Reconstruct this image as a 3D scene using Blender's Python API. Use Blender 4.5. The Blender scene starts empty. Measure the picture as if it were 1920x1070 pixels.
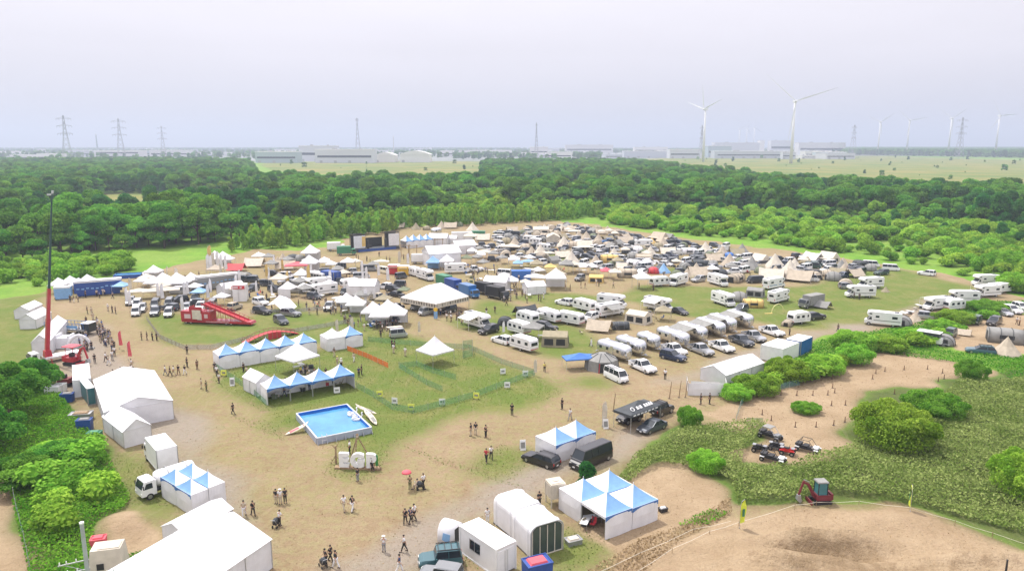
import bpy, bmesh, math, random
import numpy as np
from mathutils import Vector, Matrix
random.seed(7); rng = np.random.default_rng(7)
S = bpy.context.scene
COL = S.collection
R = math.radians
# ---------------------------------------------------------------- camera
CAMH = 37.0; FPX = 1360.0; HY = 272.0
PITCH = math.atan((535 - HY) / FPX)
cam = bpy.data.cameras.new('camera'); camo = bpy.data.objects.new('camera', cam); COL.objects.link(camo)
camo.location = (0, 0, CAMH); camo.rotation_euler = (math.pi / 2 - PITCH, 0, 0)
cam.sensor_width = 36; cam.lens = FPX / 1920 * 36; cam.clip_start = .5; cam.clip_end = 60000
S.camera = camo
# ---------------------------------------------------------------- sky and sun
SUN_EL, SUN_AZ = 60, -42          # azimuth from straight ahead (+y), minus = to the left
w = bpy.data.worlds.new('World'); S.world = w; w.use_nodes = True
nt = w.node_tree; nt.nodes.clear()
def N(nt, t, **k):
    n = nt.nodes.new(t)
    for a, b in k.items(): setattr(n, a, b)
    return n
out = N(nt, 'ShaderNodeOutputWorld'); bg = N(nt, 'ShaderNodeBackground'); sky = N(nt, 'ShaderNodeTexSky', sky_type='NISHITA')
sky.sun_disc = False; sky.sun_elevation = R(SUN_EL); sky.sun_rotation = R(SUN_AZ)
sky.dust_density = 4; sky.air_density = 1.0; sky.ozone_density = 1
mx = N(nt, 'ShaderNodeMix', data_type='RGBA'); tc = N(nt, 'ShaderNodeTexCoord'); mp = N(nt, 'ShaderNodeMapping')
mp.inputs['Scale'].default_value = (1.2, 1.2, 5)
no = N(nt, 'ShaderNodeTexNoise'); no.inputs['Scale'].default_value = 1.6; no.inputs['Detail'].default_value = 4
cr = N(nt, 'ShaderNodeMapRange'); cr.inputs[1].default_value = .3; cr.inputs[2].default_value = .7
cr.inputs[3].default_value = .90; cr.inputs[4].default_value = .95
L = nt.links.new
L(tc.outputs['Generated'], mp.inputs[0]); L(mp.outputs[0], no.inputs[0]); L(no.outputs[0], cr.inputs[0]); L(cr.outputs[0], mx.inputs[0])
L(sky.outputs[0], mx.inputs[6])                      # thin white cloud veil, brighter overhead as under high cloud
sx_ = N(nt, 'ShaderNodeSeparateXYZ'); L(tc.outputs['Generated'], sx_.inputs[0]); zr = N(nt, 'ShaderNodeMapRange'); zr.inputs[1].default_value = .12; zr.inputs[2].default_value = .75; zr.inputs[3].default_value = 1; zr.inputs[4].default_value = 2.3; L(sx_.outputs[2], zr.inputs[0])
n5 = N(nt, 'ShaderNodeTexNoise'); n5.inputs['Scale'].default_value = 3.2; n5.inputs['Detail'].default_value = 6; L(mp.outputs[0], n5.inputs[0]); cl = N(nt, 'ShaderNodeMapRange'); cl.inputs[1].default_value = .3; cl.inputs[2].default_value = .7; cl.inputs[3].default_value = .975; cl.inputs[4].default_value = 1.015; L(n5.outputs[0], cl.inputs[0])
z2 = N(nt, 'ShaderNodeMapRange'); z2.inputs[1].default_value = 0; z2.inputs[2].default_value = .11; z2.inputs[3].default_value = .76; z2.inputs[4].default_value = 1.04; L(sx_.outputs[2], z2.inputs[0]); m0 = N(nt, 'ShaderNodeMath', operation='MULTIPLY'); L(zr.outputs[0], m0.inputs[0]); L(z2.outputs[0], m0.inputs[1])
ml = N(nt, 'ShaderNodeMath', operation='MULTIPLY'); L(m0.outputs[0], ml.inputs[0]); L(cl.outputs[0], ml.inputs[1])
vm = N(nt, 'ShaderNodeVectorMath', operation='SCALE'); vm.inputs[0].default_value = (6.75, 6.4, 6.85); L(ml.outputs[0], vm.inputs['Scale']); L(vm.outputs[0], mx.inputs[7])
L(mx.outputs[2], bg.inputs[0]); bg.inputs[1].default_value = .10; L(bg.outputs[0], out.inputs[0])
sl = bpy.data.lights.new('sun', 'SUN'); sl.energy = 3.4; sl.angle = R(.6); sl.color = (1, .95, .88)
so = bpy.data.objects.new('sun', sl); COL.objects.link(so)
sd = Vector((math.sin(R(SUN_AZ)) * math.cos(R(SUN_EL)), math.cos(R(SUN_AZ)) * math.cos(R(SUN_EL)), math.sin(R(SUN_EL))))
so.rotation_euler = sd.to_track_quat('Z', 'Y').to_euler(); so.location = (0, 0, 400)
S.view_settings.view_transform = 'Standard'; S.view_settings.look = 'None'; S.view_settings.exposure = .42; S.view_settings.gamma = 1
S.render.engine = 'CYCLES'; S.cycles.max_bounces = 6; S.cycles.volume_bounces = 0
S.render.resolution_x = 1024; S.render.resolution_y = 570
# ---------------------------------------------------------------- photo pixel (1920 wide) -> point on the ground
def G(px, py, z=0):
    u = px - 960; v = py - 535
    k = (CAMH - z) / (FPX * math.sin(PITCH) + v * math.cos(PITCH))
    return Vector((u * k, (FPX * math.cos(PITCH) - v * math.sin(PITCH)) * k, z))
def P(x, y, z=0):
    x = np.asarray(x, float); y = np.asarray(y, float); d = CAMH - z
    dep = y * math.cos(PITCH) + d * math.sin(PITCH); dep = np.where(dep < 1, 1, dep)
    up = y * math.sin(PITCH) - d * math.cos(PITCH)
    return 960 + FPX * x / dep, 535 - FPX * up / dep
def inpoly(px, py, poly):
    c = np.zeros(px.shape, bool); j = len(poly) - 1
    for i in range(len(poly)):
        xi, yi = poly[i]; xj, yj = poly[j]
        if yi != yj:
            c ^= ((yi > py) != (yj > py)) & (px < (xj - xi) * (py - yi) / (yj - yi) + xi)
        j = i
    return c
# ---------------------------------------------------------------- materials
MATS = {}
def srgb(h):
    h = h.lstrip('#'); c = [int(h[i:i + 2], 16) / 255 for i in (0, 2, 4)]
    return [x / 12.92 if x < .04045 else ((x + .055) / 1.055) ** 2.4 for x in c]
def mat(name, col, rough=.6, metal=0, var=.10, scale=1.5, trans=0, coat=0, bump=0, bscale=8):
    """weathered procedural surface: base colour broken up by two noises"""
    if name in MATS: return MATS[name]
    m = bpy.data.materials.new(name); m.use_nodes = True; nt = m.node_tree; b = nt.nodes['Principled BSDF']; L = nt.links.new
    if isinstance(col, str): col = srgb(col)
    tc = N(nt, 'ShaderNodeTexCoord'); n1 = N(nt, 'ShaderNodeTexNoise'); n1.inputs['Scale'].default_value = scale; n1.inputs['Detail'].default_value = 5
    oi = N(nt, 'ShaderNodeObjectInfo'); ad = N(nt, 'ShaderNodeVectorMath', operation='ADD')
    L(tc.outputs['Object'], ad.inputs[0]); L(oi.outputs['Random'], ad.inputs[1]); L(ad.outputs[0], n1.inputs[0])
    mr = N(nt, 'ShaderNodeMapRange'); mr.inputs[1].default_value = .3; mr.inputs[2].default_value = .7
    mr.inputs[3].default_value = 1 - var * 1.6; mr.inputs[4].default_value = 1 + var * .4; L(n1.outputs[0], mr.inputs[0])
    mm = N(nt, 'ShaderNodeMix', data_type='RGBA', blend_type='MULTIPLY'); mm.inputs[0].default_value = 1
    mm.inputs[6].default_value = (*col, 1); L(mr.outputs[0], mm.inputs[7]); L(mm.outputs[2], b.inputs['Base Color'])
    b.inputs['Roughness'].default_value = rough; b.inputs['Metallic'].default_value = metal
    if coat: b.inputs['Coat Weight'].default_value = coat
    if bump:
        bn = N(nt, 'ShaderNodeBump'); bn.inputs['Strength'].default_value = bump; n2 = N(nt, 'ShaderNodeTexNoise'); n2.inputs['Scale'].default_value = bscale
        L(tc.outputs['Object'], n2.inputs[0]); L(n2.outputs[0], bn.inputs['Height']); L(bn.outputs[0], b.inputs['Normal'])
    if trans:
        tr = N(nt, 'ShaderNodeBsdfTranslucent'); ms = N(nt, 'ShaderNodeMixShader'); ms.inputs[0].default_value = trans
        L(mm.outputs[2], tr.inputs[0]); o = nt.nodes['Material Output']; L(b.outputs[0], ms.inputs[1]); L(tr.outputs[0], ms.inputs[2]); L(ms.outputs[0], o.inputs[0])
    MATS[name] = m; return m
def leafmat(name, dark, light, tint=.25):
    m = bpy.data.materials.new(name); m.use_nodes = True; nt = m.node_tree; nt.nodes.clear(); L = nt.links.new
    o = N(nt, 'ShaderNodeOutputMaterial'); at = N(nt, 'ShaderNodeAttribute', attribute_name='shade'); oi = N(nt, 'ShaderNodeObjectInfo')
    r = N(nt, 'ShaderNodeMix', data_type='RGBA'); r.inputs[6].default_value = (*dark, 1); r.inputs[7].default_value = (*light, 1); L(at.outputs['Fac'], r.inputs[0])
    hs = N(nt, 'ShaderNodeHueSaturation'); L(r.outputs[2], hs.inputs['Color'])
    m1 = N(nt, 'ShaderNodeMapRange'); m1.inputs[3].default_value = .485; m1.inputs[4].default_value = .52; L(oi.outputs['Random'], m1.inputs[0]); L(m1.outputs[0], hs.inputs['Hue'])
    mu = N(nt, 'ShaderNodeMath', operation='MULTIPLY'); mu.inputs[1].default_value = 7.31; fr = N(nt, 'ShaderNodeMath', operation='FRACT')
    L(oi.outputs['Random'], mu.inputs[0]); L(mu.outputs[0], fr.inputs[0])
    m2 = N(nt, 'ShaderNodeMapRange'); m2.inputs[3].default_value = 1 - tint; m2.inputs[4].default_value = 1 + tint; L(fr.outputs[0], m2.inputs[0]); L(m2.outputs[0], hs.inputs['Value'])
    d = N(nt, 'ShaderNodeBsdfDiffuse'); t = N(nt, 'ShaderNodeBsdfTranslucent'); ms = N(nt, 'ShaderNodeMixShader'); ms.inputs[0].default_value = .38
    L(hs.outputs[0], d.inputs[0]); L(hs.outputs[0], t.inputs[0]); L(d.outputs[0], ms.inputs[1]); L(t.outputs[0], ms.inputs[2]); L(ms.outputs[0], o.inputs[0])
    return m
# ---------------------------------------------------------------- object bookkeeping
def link(o): COL.objects.link(o); return o
def meta(o, label=None, cat=None, group=None, kind=None):
    for k, v in (('label', label), ('category', cat), ('group', group), ('kind', kind)):
        if v: o[k] = v
    return o
def npmesh(name, v, f, mat=None, smooth=False):
    me = bpy.data.meshes.new(name); v = np.asarray(v, np.float32); f = np.asarray(f, np.int32); k = f.shape[1]
    me.vertices.add(len(v)); me.vertices.foreach_set('co', v.ravel())
    me.loops.add(f.size); me.loops.foreach_set('vertex_index', f.ravel())
    me.polygons.add(len(f)); me.polygons.foreach_set('loop_start', np.arange(0, f.size, k, dtype=np.int32))
    try: me.polygons.foreach_set('loop_total', np.full(len(f), k, np.int32))
    except Exception: pass
    me.update(calc_edges=True)
    if smooth: me.polygons.foreach_set('use_smooth', np.ones(len(f), bool))
    if mat: me.materials.append(mat)
    return me
def fattr(me, name, vals):
    a = me.attributes.new(name, 'FLOAT', 'POINT'); a.data.foreach_set('value', np.asarray(vals, np.float32))
# ---------------------------------------------------------------- ground: one sheet to the horizon
def axis(lo, hi, step, far, g):
    a = list(np.arange(lo, hi + step * .5, step)); s = step
    while a[-1] < far: s *= g; a.append(a[-1] + s)
    s = step; b = []
    x = lo
    while x > -far: s *= g; x -= s; b.append(x)
    return np.array(b[::-1] + a)
gx = axis(-150, 200, .8, 16000, 1.045); gy = axis(42, 340, .8, 22000, 1.035); gy = gy[gy > -2000]
XX, YY = np.meshgrid(gx, gy); PX, PY = P(XX, YY)
PX = np.where(YY < 8, -1e5, PX)
def vnoise(x, y, s, seed=0):
    """smooth value noise"""
    r = np.random.default_rng(seed); T = r.random((256, 256)); x = x / s; y = y / s
    xi = np.floor(x).astype(int); yi = np.floor(y).astype(int); fx = x - xi; fy = y - yi
    fx = fx * fx * (3 - 2 * fx); fy = fy * fy * (3 - 2 * fy); g = lambda a, b: T[a % 256, b % 256]
    return (g(xi, yi) * (1 - fx) + g(xi + 1, yi) * fx) * (1 - fy) + (g(xi, yi + 1) * (1 - fx) + g(xi + 1, yi + 1) * fx) * fy
wob = lambda s, a, sd: (vnoise(XX, YY, s, sd) - .5) * a
WX, WY = P(XX + wob(6, 5, 1) + wob(2, 1.5, 3), YY + wob(6, 6, 2) + wob(2, 1.5, 4)); WX = np.where(YY < 8, -1e5, WX)
GREEN_M = [(-900, 570), (0, 560), (90, 545), (200, 520), (240, 522), (330, 497), (390, 485), (480, 468), (560, 470), (620, 462), (660, 440), (740, 430), (850, 415), (1000, 412), (1100, 418), (1180, 432),
           (1300, 448), (1390, 460), (1480, 470), (1560, 480), (1650, 495), (1760, 512), (1850, 535), (1920, 560), (3200, 560), (3200, 276), (-900, 276)]
LAWN = [[(395, 712), (412, 690), (600, 655), (660, 640), (715, 618), (800, 642), (880, 660), (990, 700), (1060, 735), (1020, 752), (900, 765), (820, 790), (740, 830), (700, 905), (600, 890), (640, 840), (540, 800), (470, 760)],
        [(1150, 560), (1190, 535), (1340, 540), (1500, 535), (1640, 510), (1740, 520), (1840, 540), (1740, 565), (1640, 590), (1560, 615), (1470, 615), (1370, 600), (1290, 590), (1200, 575)],
        [(-600, 600), (0, 560), (85, 545), (70, 580), (90, 640), (80, 690), (95, 720), (0, 720), (-600, 760)],
        [(250, 585), (330, 590), (470, 595), (600, 590), (660, 600), (600, 640), (440, 655), (330, 645)],
        [(470, 590), (560, 560), (620, 600), (640, 580), (720, 590), (700, 640), (560, 640)],
        [(190, 840), (235, 850), (300, 900), (340, 960), (300, 1000), (240, 940)],
        [(840, 600), (900, 560), (1100, 610), (1130, 640), (1040, 680), (960, 640)], [(430, 780), (520, 790), (540, 830), (470, 800)],
        [(740, 830), (900, 880), (1000, 920), (920, 900), (800, 860)], [(1050, 985), (1150, 1010), (1080, 1070), (990, 1070)], [(780, 1060), (870, 1040), (960, 1070)], [(940, 830), (1000, 860), (960, 900), (880, 880)],
        [(960, 560), (1050, 545), (1180, 560), (1100, 600)], [(1090, 690), (1150, 700), (1130, 735), (1060, 720)], [(1000, 468), (1060, 470), (1090, 490), (1040, 495)], [(1240, 500), (1350, 500), (1350, 520), (1260, 525)],
        [(1560, 490), (1700, 505), (1750, 560), (1600, 560)]]
ROUGH = [[(1480, 660), (1560, 632), (1640, 622), (1710, 612), (1760, 592), (1820, 572), (1900, 566), (2400, 560), (2400, 700), (1860, 690), (1650, 662), (1540, 690), (1350, 750), (1340, 735)],
         [(1860, 690), (2500, 640), (2600, 1300), (1920, 1020), (1720, 955), (1500, 935), (1370, 945), (1150, 905), (1200, 850), (1290, 800), (1440, 800), (1395, 845), (1395, 872), (1490, 875), (1600, 825), (1610, 745), (1720, 720), (1800, 708)],
         [(-900, 690), (90, 690), (125, 760), (190, 840), (245, 935), (235, 960), (180, 985), (160, 1100), (60, 1100), (20, 930), (0, 880), (-900, 880)]]
SAND = [[(1370, 790), (1300, 770), (1340, 752), (1430, 735), (1560, 690), (1650, 662), (1760, 670), (1870, 695), (1800, 708), (1720, 720), (1610, 745), (1600, 825), (1490, 878), (1390, 872), (1395, 845), (1440, 800)],
        [(1100, 1200), (1230, 1060), (1370, 985), (1500, 948), (1720, 962), (1920, 1025), (2600, 1250)],
        [(1180, 900), (1230, 872), (1320, 880), (1370, 905), (1370, 960), (1240, 1040), (1180, 1100), (1080, 1100)],
        [(-900, 900), (0, 880), (20, 930), (55, 1070), (70, 1200), (-900, 1300)], [(200, 985), (260, 960), (330, 985), (240, 1060)],
        [(1740, 600), (1930, 590), (2300, 600), (2300, 680), (1930, 665), (1810, 662)]]
GRAV = [[(690, 1010), (780, 960), (900, 900), (1010, 870), (1100, 850), (1160, 800), (1230, 800), (1270, 800), (1130, 880), (1050, 900), (900, 990), (830, 1030), (700, 1100), (560, 1100)],
        [(90, 640), (180, 590), (260, 700), (330, 770), (400, 850), (470, 960), (520, 1100), (420, 1100), (340, 900), (250, 800), (120, 720)],
        [(1180, 725), (1290, 700), (1440, 640), (1560, 615), (1730, 565), (1800, 560), (1640, 610), (1500, 655), (1300, 720)]]
OLIVE = [[(488, 304), (900, 300), (905, 332), (700, 334), (500, 318)], [(1190, 292), (1590, 291), (1920, 300), (3000, 300), (3000, 352), (1920, 352), (1700, 345), (1480, 330), (1300, 318), (1200, 305)],
         [(90, 400), (190, 362), (480, 360), (480, 392), (250, 414), (90, 425)], [(-900, 399), (90, 396), (90, 405), (-900, 410)]]
URBAN = [[(-3000, 274), (5000, 274), (5000, 300), (1600, 292), (900, 302), (480, 304), (-3000, 301)]]
def fill(polys, x=WX, y=WY):
    a = np.zeros(x.shape, bool)
    for p in polys: a |= inpoly(x, y, p)
    return a.astype(np.float32)
def blur(a, n=2):
    for _ in range(n):
        b = a.copy(); b[1:-1] = (a[:-2] + 2 * a[1:-1] + a[2:]) / 4; a = b.copy(); a[:, 1:-1] = (b[:, :-2] + 2 * b[:, 1:-1] + b[:, 2:]) / 4
    return a
behind = (YY < 30) | (XX < -180 - .2 * YY) | (XX > 230 + .2 * YY)
green = np.maximum(fill([GREEN_M]), 0); rough = fill(ROUGH); lawn = fill(LAWN); sand = fill(SAND); grav = fill(GRAV)
green = np.where(behind & (PY > 280), 1, green)
g1 = np.maximum(green, rough); g1 = np.where(sand > 0, 0, g1)
ZZ = np.zeros_like(XX)
ms = blur(fill([SAND[1]]), 12)      # the dug-up riding track in the lower right
sx, sy = G(1530, 1015)[:2]
ZZ += ms * (.9 * (vnoise(XX, YY, 7, 11) - .5) + .6 * (vnoise(XX, YY, 2.6, 12) - .5) + .28 * (vnoise(XX, YY * 2, 1.7, 13) - .5))
DARKSOIL = np.zeros_like(XX)  # darker soil colour at each mound and pit, strengthening the relief
for (qx, qy, rx, ry, h) in ((1500, 1010, 2.2, 1.0, .9), (1515, 1028, 3.2, 1.0, -1.3), (1585, 1012, 3.0, 1.0, .8), (1600, 1028, 3.5, .9, -.9), (1500, 1060, 4, 1.1, .7), (1640, 1050, 5, 1.4, -.6), (1560, 1052, 3, 1, .6), (1420, 1050, 3, 1, .4), (1750, 1050, 8, .7, .4), (1760, 1062, 8, .7, -.3), (1850, 1045, 6, .6, .35)):
    c = G(qx, qy); DARKSOIL += abs(h) * .8 * np.exp(-((XX - c.x) / rx / 1.1) ** 2 - ((YY - c.y + .6) / ry / 1.2) ** 2); ZZ += 1.5 * h * np.exp(-((XX - c.x) / rx) ** 2 - ((YY - c.y) / ry) ** 2)
c = G(235, 985); ZZ += 1.1 * np.exp(-((XX - c.x) / 3) ** 2 - ((YY - c.y) / 2.5) ** 2)
verts = np.stack([XX, YY, ZZ], -1).reshape(-1, 3)
ny, nx = XX.shape; idx = np.arange(nx * ny).reshape(ny, nx)
faces = np.stack([idx[:-1, :-1], idx[:-1, 1:], idx[1:, 1:], idx[1:, :-1]], -1).reshape(-1, 4)
gm = bpy.data.materials.new('ground_soil_and_grass'); gm.use_nodes = True
me = npmesh('ground', verts, faces, gm, True)
for nme, a in (('green', blur(g1)), ('lawn', blur(lawn, 14)), ('sand', blur(sand)), ('grav', blur(grav, 12)), ('olive', blur(fill(OLIVE, PX, PY), 1)), ('urban', fill(URBAN, PX, PY)), ('rough', blur(fill(ROUGH[1:]) * (1 - sand))), ('dark_soil', np.clip(DARKSOIL, 0, 1))):
    fattr(me, nme, a.reshape(-1))
ground = meta(link(bpy.data.objects.new('ground', me)), 'dusty festival field of soil and grass running out to the plain', 'ground', kind='structure')
nt = gm.node_tree; L = nt.links.new; B = nt.nodes['Principled BSDF']; B.inputs['Roughness'].default_value = .95; B.inputs['Specular IOR Level'].default_value = .15
geo = N(nt, 'ShaderNodeNewGeometry')
def noise(s, d=5, r=.6):
    n = N(nt, 'ShaderNodeTexNoise'); n.inputs['Scale'].default_value = s; n.inputs['Detail'].default_value = d; n.inputs['Roughness'].default_value = r
    L(geo.outputs['Position'], n.inputs[0]); return n.outputs[0]
def rng_(v, a, b, c=0, d=1):
    m = N(nt, 'ShaderNodeMapRange'); L(v, m.inputs[0]); m.inputs[1].default_value = a; m.inputs[2].default_value = b; m.inputs[3].default_value = c; m.inputs[4].default_value = d; return m.outputs[0]
def mixc(f, a, b):
    m = N(nt, 'ShaderNodeMix', data_type='RGBA')
    if isinstance(f, float): m.inputs[0].default_value = f
    else: L(f, m.inputs[0])
    for i, c in ((6, a), (7, b)):
        if isinstance(c, tuple): m.inputs[i].default_value = (*c, 1)
        else: L(c, m.inputs[i])
    return m.outputs[2]
def mth(op, a, b):
    m = N(nt, 'ShaderNodeMath', operation=op)
    for i, c in ((0, a), (1, b)):
        if isinstance(c, (int, float)): m.inputs[i].default_value = c
        else: L(c, m.inputs[i])
    return m.outputs[0]
def attr(n): return N(nt, 'ShaderNodeAttribute', attribute_name=n).outputs['Fac']
nb, nm, ns, nf = noise(.035), noise(.16), noise(.9), noise(5, 3)
def zone(a, amt=.55, soft=.12):
    v = mth('ADD', attr(a), mth('MULTIPLY', mth('SUBTRACT', mth('ADD', mth('MULTIPLY', nm, .5), mth('MULTIPLY', ns, .5)), .5), amt)); return rng_(v, .5 - soft, .5 + soft)
dirt = mixc(rng_(nm, .3, .7), (.235, .168, .095), (.315, .24, .148))
dirt = mixc(rng_(ns, .45, .7), dirt, (.365, .285, .185))
dryg = mixc(rng_(ns, .3, .7), (.17, .175, .05), (.25, .225, .095))
dirt = mixc(rng_(mth('ADD', mth('MULTIPLY', nb, .45), mth('MULTIPLY', ns, .55)), .44, .60, 0, .8), dirt, dryg)
gravel = mixc(rng_(nf, .3, .7), (.24, .205, .17), (.32, .285, .25))
col = mixc(mth('MULTIPLY', zone('grav', .9, .3), .75), dirt, gravel)
lawnc = mixc(rng_(ns, .3, .7), (.12, .155, .028), (.22, .21, .07))
lawnc = mixc(rng_(nm, .42, .62, 0, .8), (.10, .165, .022), lawnc)
col = mixc(mth('MULTIPLY', zone('lawn', 1.25, .3), .9), col, lawnc)
gr = mixc(rng_(nm, .35, .65), (.10, .26, .02), (.20, .36, .04)); gr = mixc(rng_(nb, .4, .6, 0, .5), gr, (.24, .31, .06)); gr = mixc(rng_(ns, .35, .75, 0, .7), gr, (.09, .21, .02))
col = mixc(zone('green', .4), col, gr)
sandc = mixc(rng_(nm, .3, .7), (.29, .21, .125), (.40, .305, .195)); sandc = mixc(rng_(ns, .5, .8, 0, .7), sandc, (.31, .22, .14)); 
col = mixc(zone('sand', .7, .2), col, sandc)
col = mixc(mth('MULTIPLY', rng_(mth('ADD', attr('dark_soil'), mth('MULTIPLY', mth('SUBTRACT', ns, .5), 2.6)), .45, 1.0), .6), col, (.19, .13, .07))  # soil colour darkened around the mounds and pits, broken up by noise
col = mixc(mth('MULTIPLY', attr('rough'), .92), col, mixc(rng_(ns, .3, .7), (.05, .075, .02), (.10, .12, .035)))
ol = mixc(rng_(noise(.012), .35, .65), (.09, .17, .03), (.24, .215, .06)); col = mixc(zone('olive', .2), col, ol)
ur = mixc(rng_(noise(.006), .4, .6), (.16, .19, .17), (.28, .30, .29)); col = mixc(attr('urban'), col, ur)
n3 = noise(2.2, 6, .7); col = mixc(rng_(n3, .5, .72, 0, .5), col, mixc(.55, col, (.13, .10, .045))); col = mixc(rng_(nf, .4, .8, 0, .5), col, mixc(.5, col, (.12, .09, .05)))
wv = N(nt, 'ShaderNodeTexWave'); wv.inputs['Scale'].default_value = .16; wv.inputs['Distortion'].default_value = 14; wv.inputs['Detail'].default_value = 3; wv.inputs['Detail Scale'].default_value = .35; L(geo.outputs['Position'], wv.inputs[0])
tracks = mth('MULTIPLY', rng_(wv.outputs['Fac'], .88, .97), rng_(nb, .42, .6)); col = mixc(mth('MULTIPLY', tracks, .18), col, mixc(.5, col, (.40, .31, .22)))
L(col, B.inputs['Base Color'])
bp = N(nt, 'ShaderNodeBump'); bp.inputs['Strength'].default_value = .9; bp.inputs['Distance'].default_value = .3
L(mth('ADD', mth('ADD', ns, mth('MULTIPLY', nf, .5)), mth('MULTIPLY', n3, .8)), bp.inputs['Height']); L(bp.outputs[0], B.inputs['Normal'])
# ---------------------------------------------------------------- foliage
def leafquads(pos, nor, size, r, up=0.0):
    n = len(pos); nor = nor / np.linalg.norm(nor, axis=1, keepdims=True)
    t = r.normal(size=(n, 3)); t -= nor * (t * nor).sum(1, keepdims=True); t /= np.linalg.norm(t, axis=1, keepdims=True)
    b = np.cross(nor, t); s = size * r.uniform(.55, 1.3, (n, 1)); a = s * r.uniform(.5, .9, (n, 1))
    v = np.stack([pos - t * s - b * a * .3, pos - t * s * .1 - b * a, pos + t * s + b * a * .2, pos + t * s * .1 + b * a], 1)
    return v.reshape(-1, 3), np.arange(4 * n).reshape(n, 4)
def lobes_mesh(name, lobes, nleaf, size, m, r, jit=.55, core=.8):
    V = []; F = []; SH = []; o = 0; tot = sum(l[3] * l[4] + l[3] * l[5] + l[4] * l[5] for l in lobes)
    for (cx, cy, cz, rx, ry, rz) in lobes:
        n = max(8, int(nleaf * (rx * ry + rx * rz + ry * rz) / tot)); d = r.normal(size=(n, 3)); d /= np.linalg.norm(d, axis=1, keepdims=True)
        d[:, 2] = np.where(d[:, 2] < -.35, -d[:, 2], d[:, 2]); rad = r.uniform(.82, 1.06, (n, 1))
        p = np.array([cx, cy, cz]) + d * np.array([rx, ry, rz]) * rad; up = np.array([0, 0, .55])
        v, f = leafquads(p, d / np.array([rx, ry, rz]) * min(rx, ry, rz) + up + r.normal(size=(n, 3)) * jit, size, r)
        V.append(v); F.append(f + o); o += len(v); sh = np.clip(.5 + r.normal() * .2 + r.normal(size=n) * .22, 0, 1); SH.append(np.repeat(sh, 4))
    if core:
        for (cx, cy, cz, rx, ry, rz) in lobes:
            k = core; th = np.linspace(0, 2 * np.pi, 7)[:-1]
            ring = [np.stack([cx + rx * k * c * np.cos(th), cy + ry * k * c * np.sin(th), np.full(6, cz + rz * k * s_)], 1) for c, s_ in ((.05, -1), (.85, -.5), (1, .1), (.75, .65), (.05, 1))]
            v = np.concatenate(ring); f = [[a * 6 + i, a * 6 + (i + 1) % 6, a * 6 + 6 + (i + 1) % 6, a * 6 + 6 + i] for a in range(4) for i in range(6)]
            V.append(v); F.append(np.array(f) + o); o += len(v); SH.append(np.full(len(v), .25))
    me = npmesh(name, np.concatenate(V), np.concatenate(F), m); fattr(me, 'shade', np.concatenate(SH)); return me
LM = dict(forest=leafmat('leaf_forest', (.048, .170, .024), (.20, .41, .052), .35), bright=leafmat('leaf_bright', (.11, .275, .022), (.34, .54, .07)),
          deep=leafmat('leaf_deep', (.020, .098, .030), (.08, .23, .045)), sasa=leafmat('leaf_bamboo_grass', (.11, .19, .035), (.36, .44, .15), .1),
          weed=leafmat('leaf_weed', (.055, .20, .015), (.21, .42, .045), .1), turf=leafmat('leaf_turf', (.10, .145, .03), (.24, .27, .08), .1), dry=leafmat('dry_grass_blade', (.25, .18, .09), (.50, .39, .23), .1))
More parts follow.
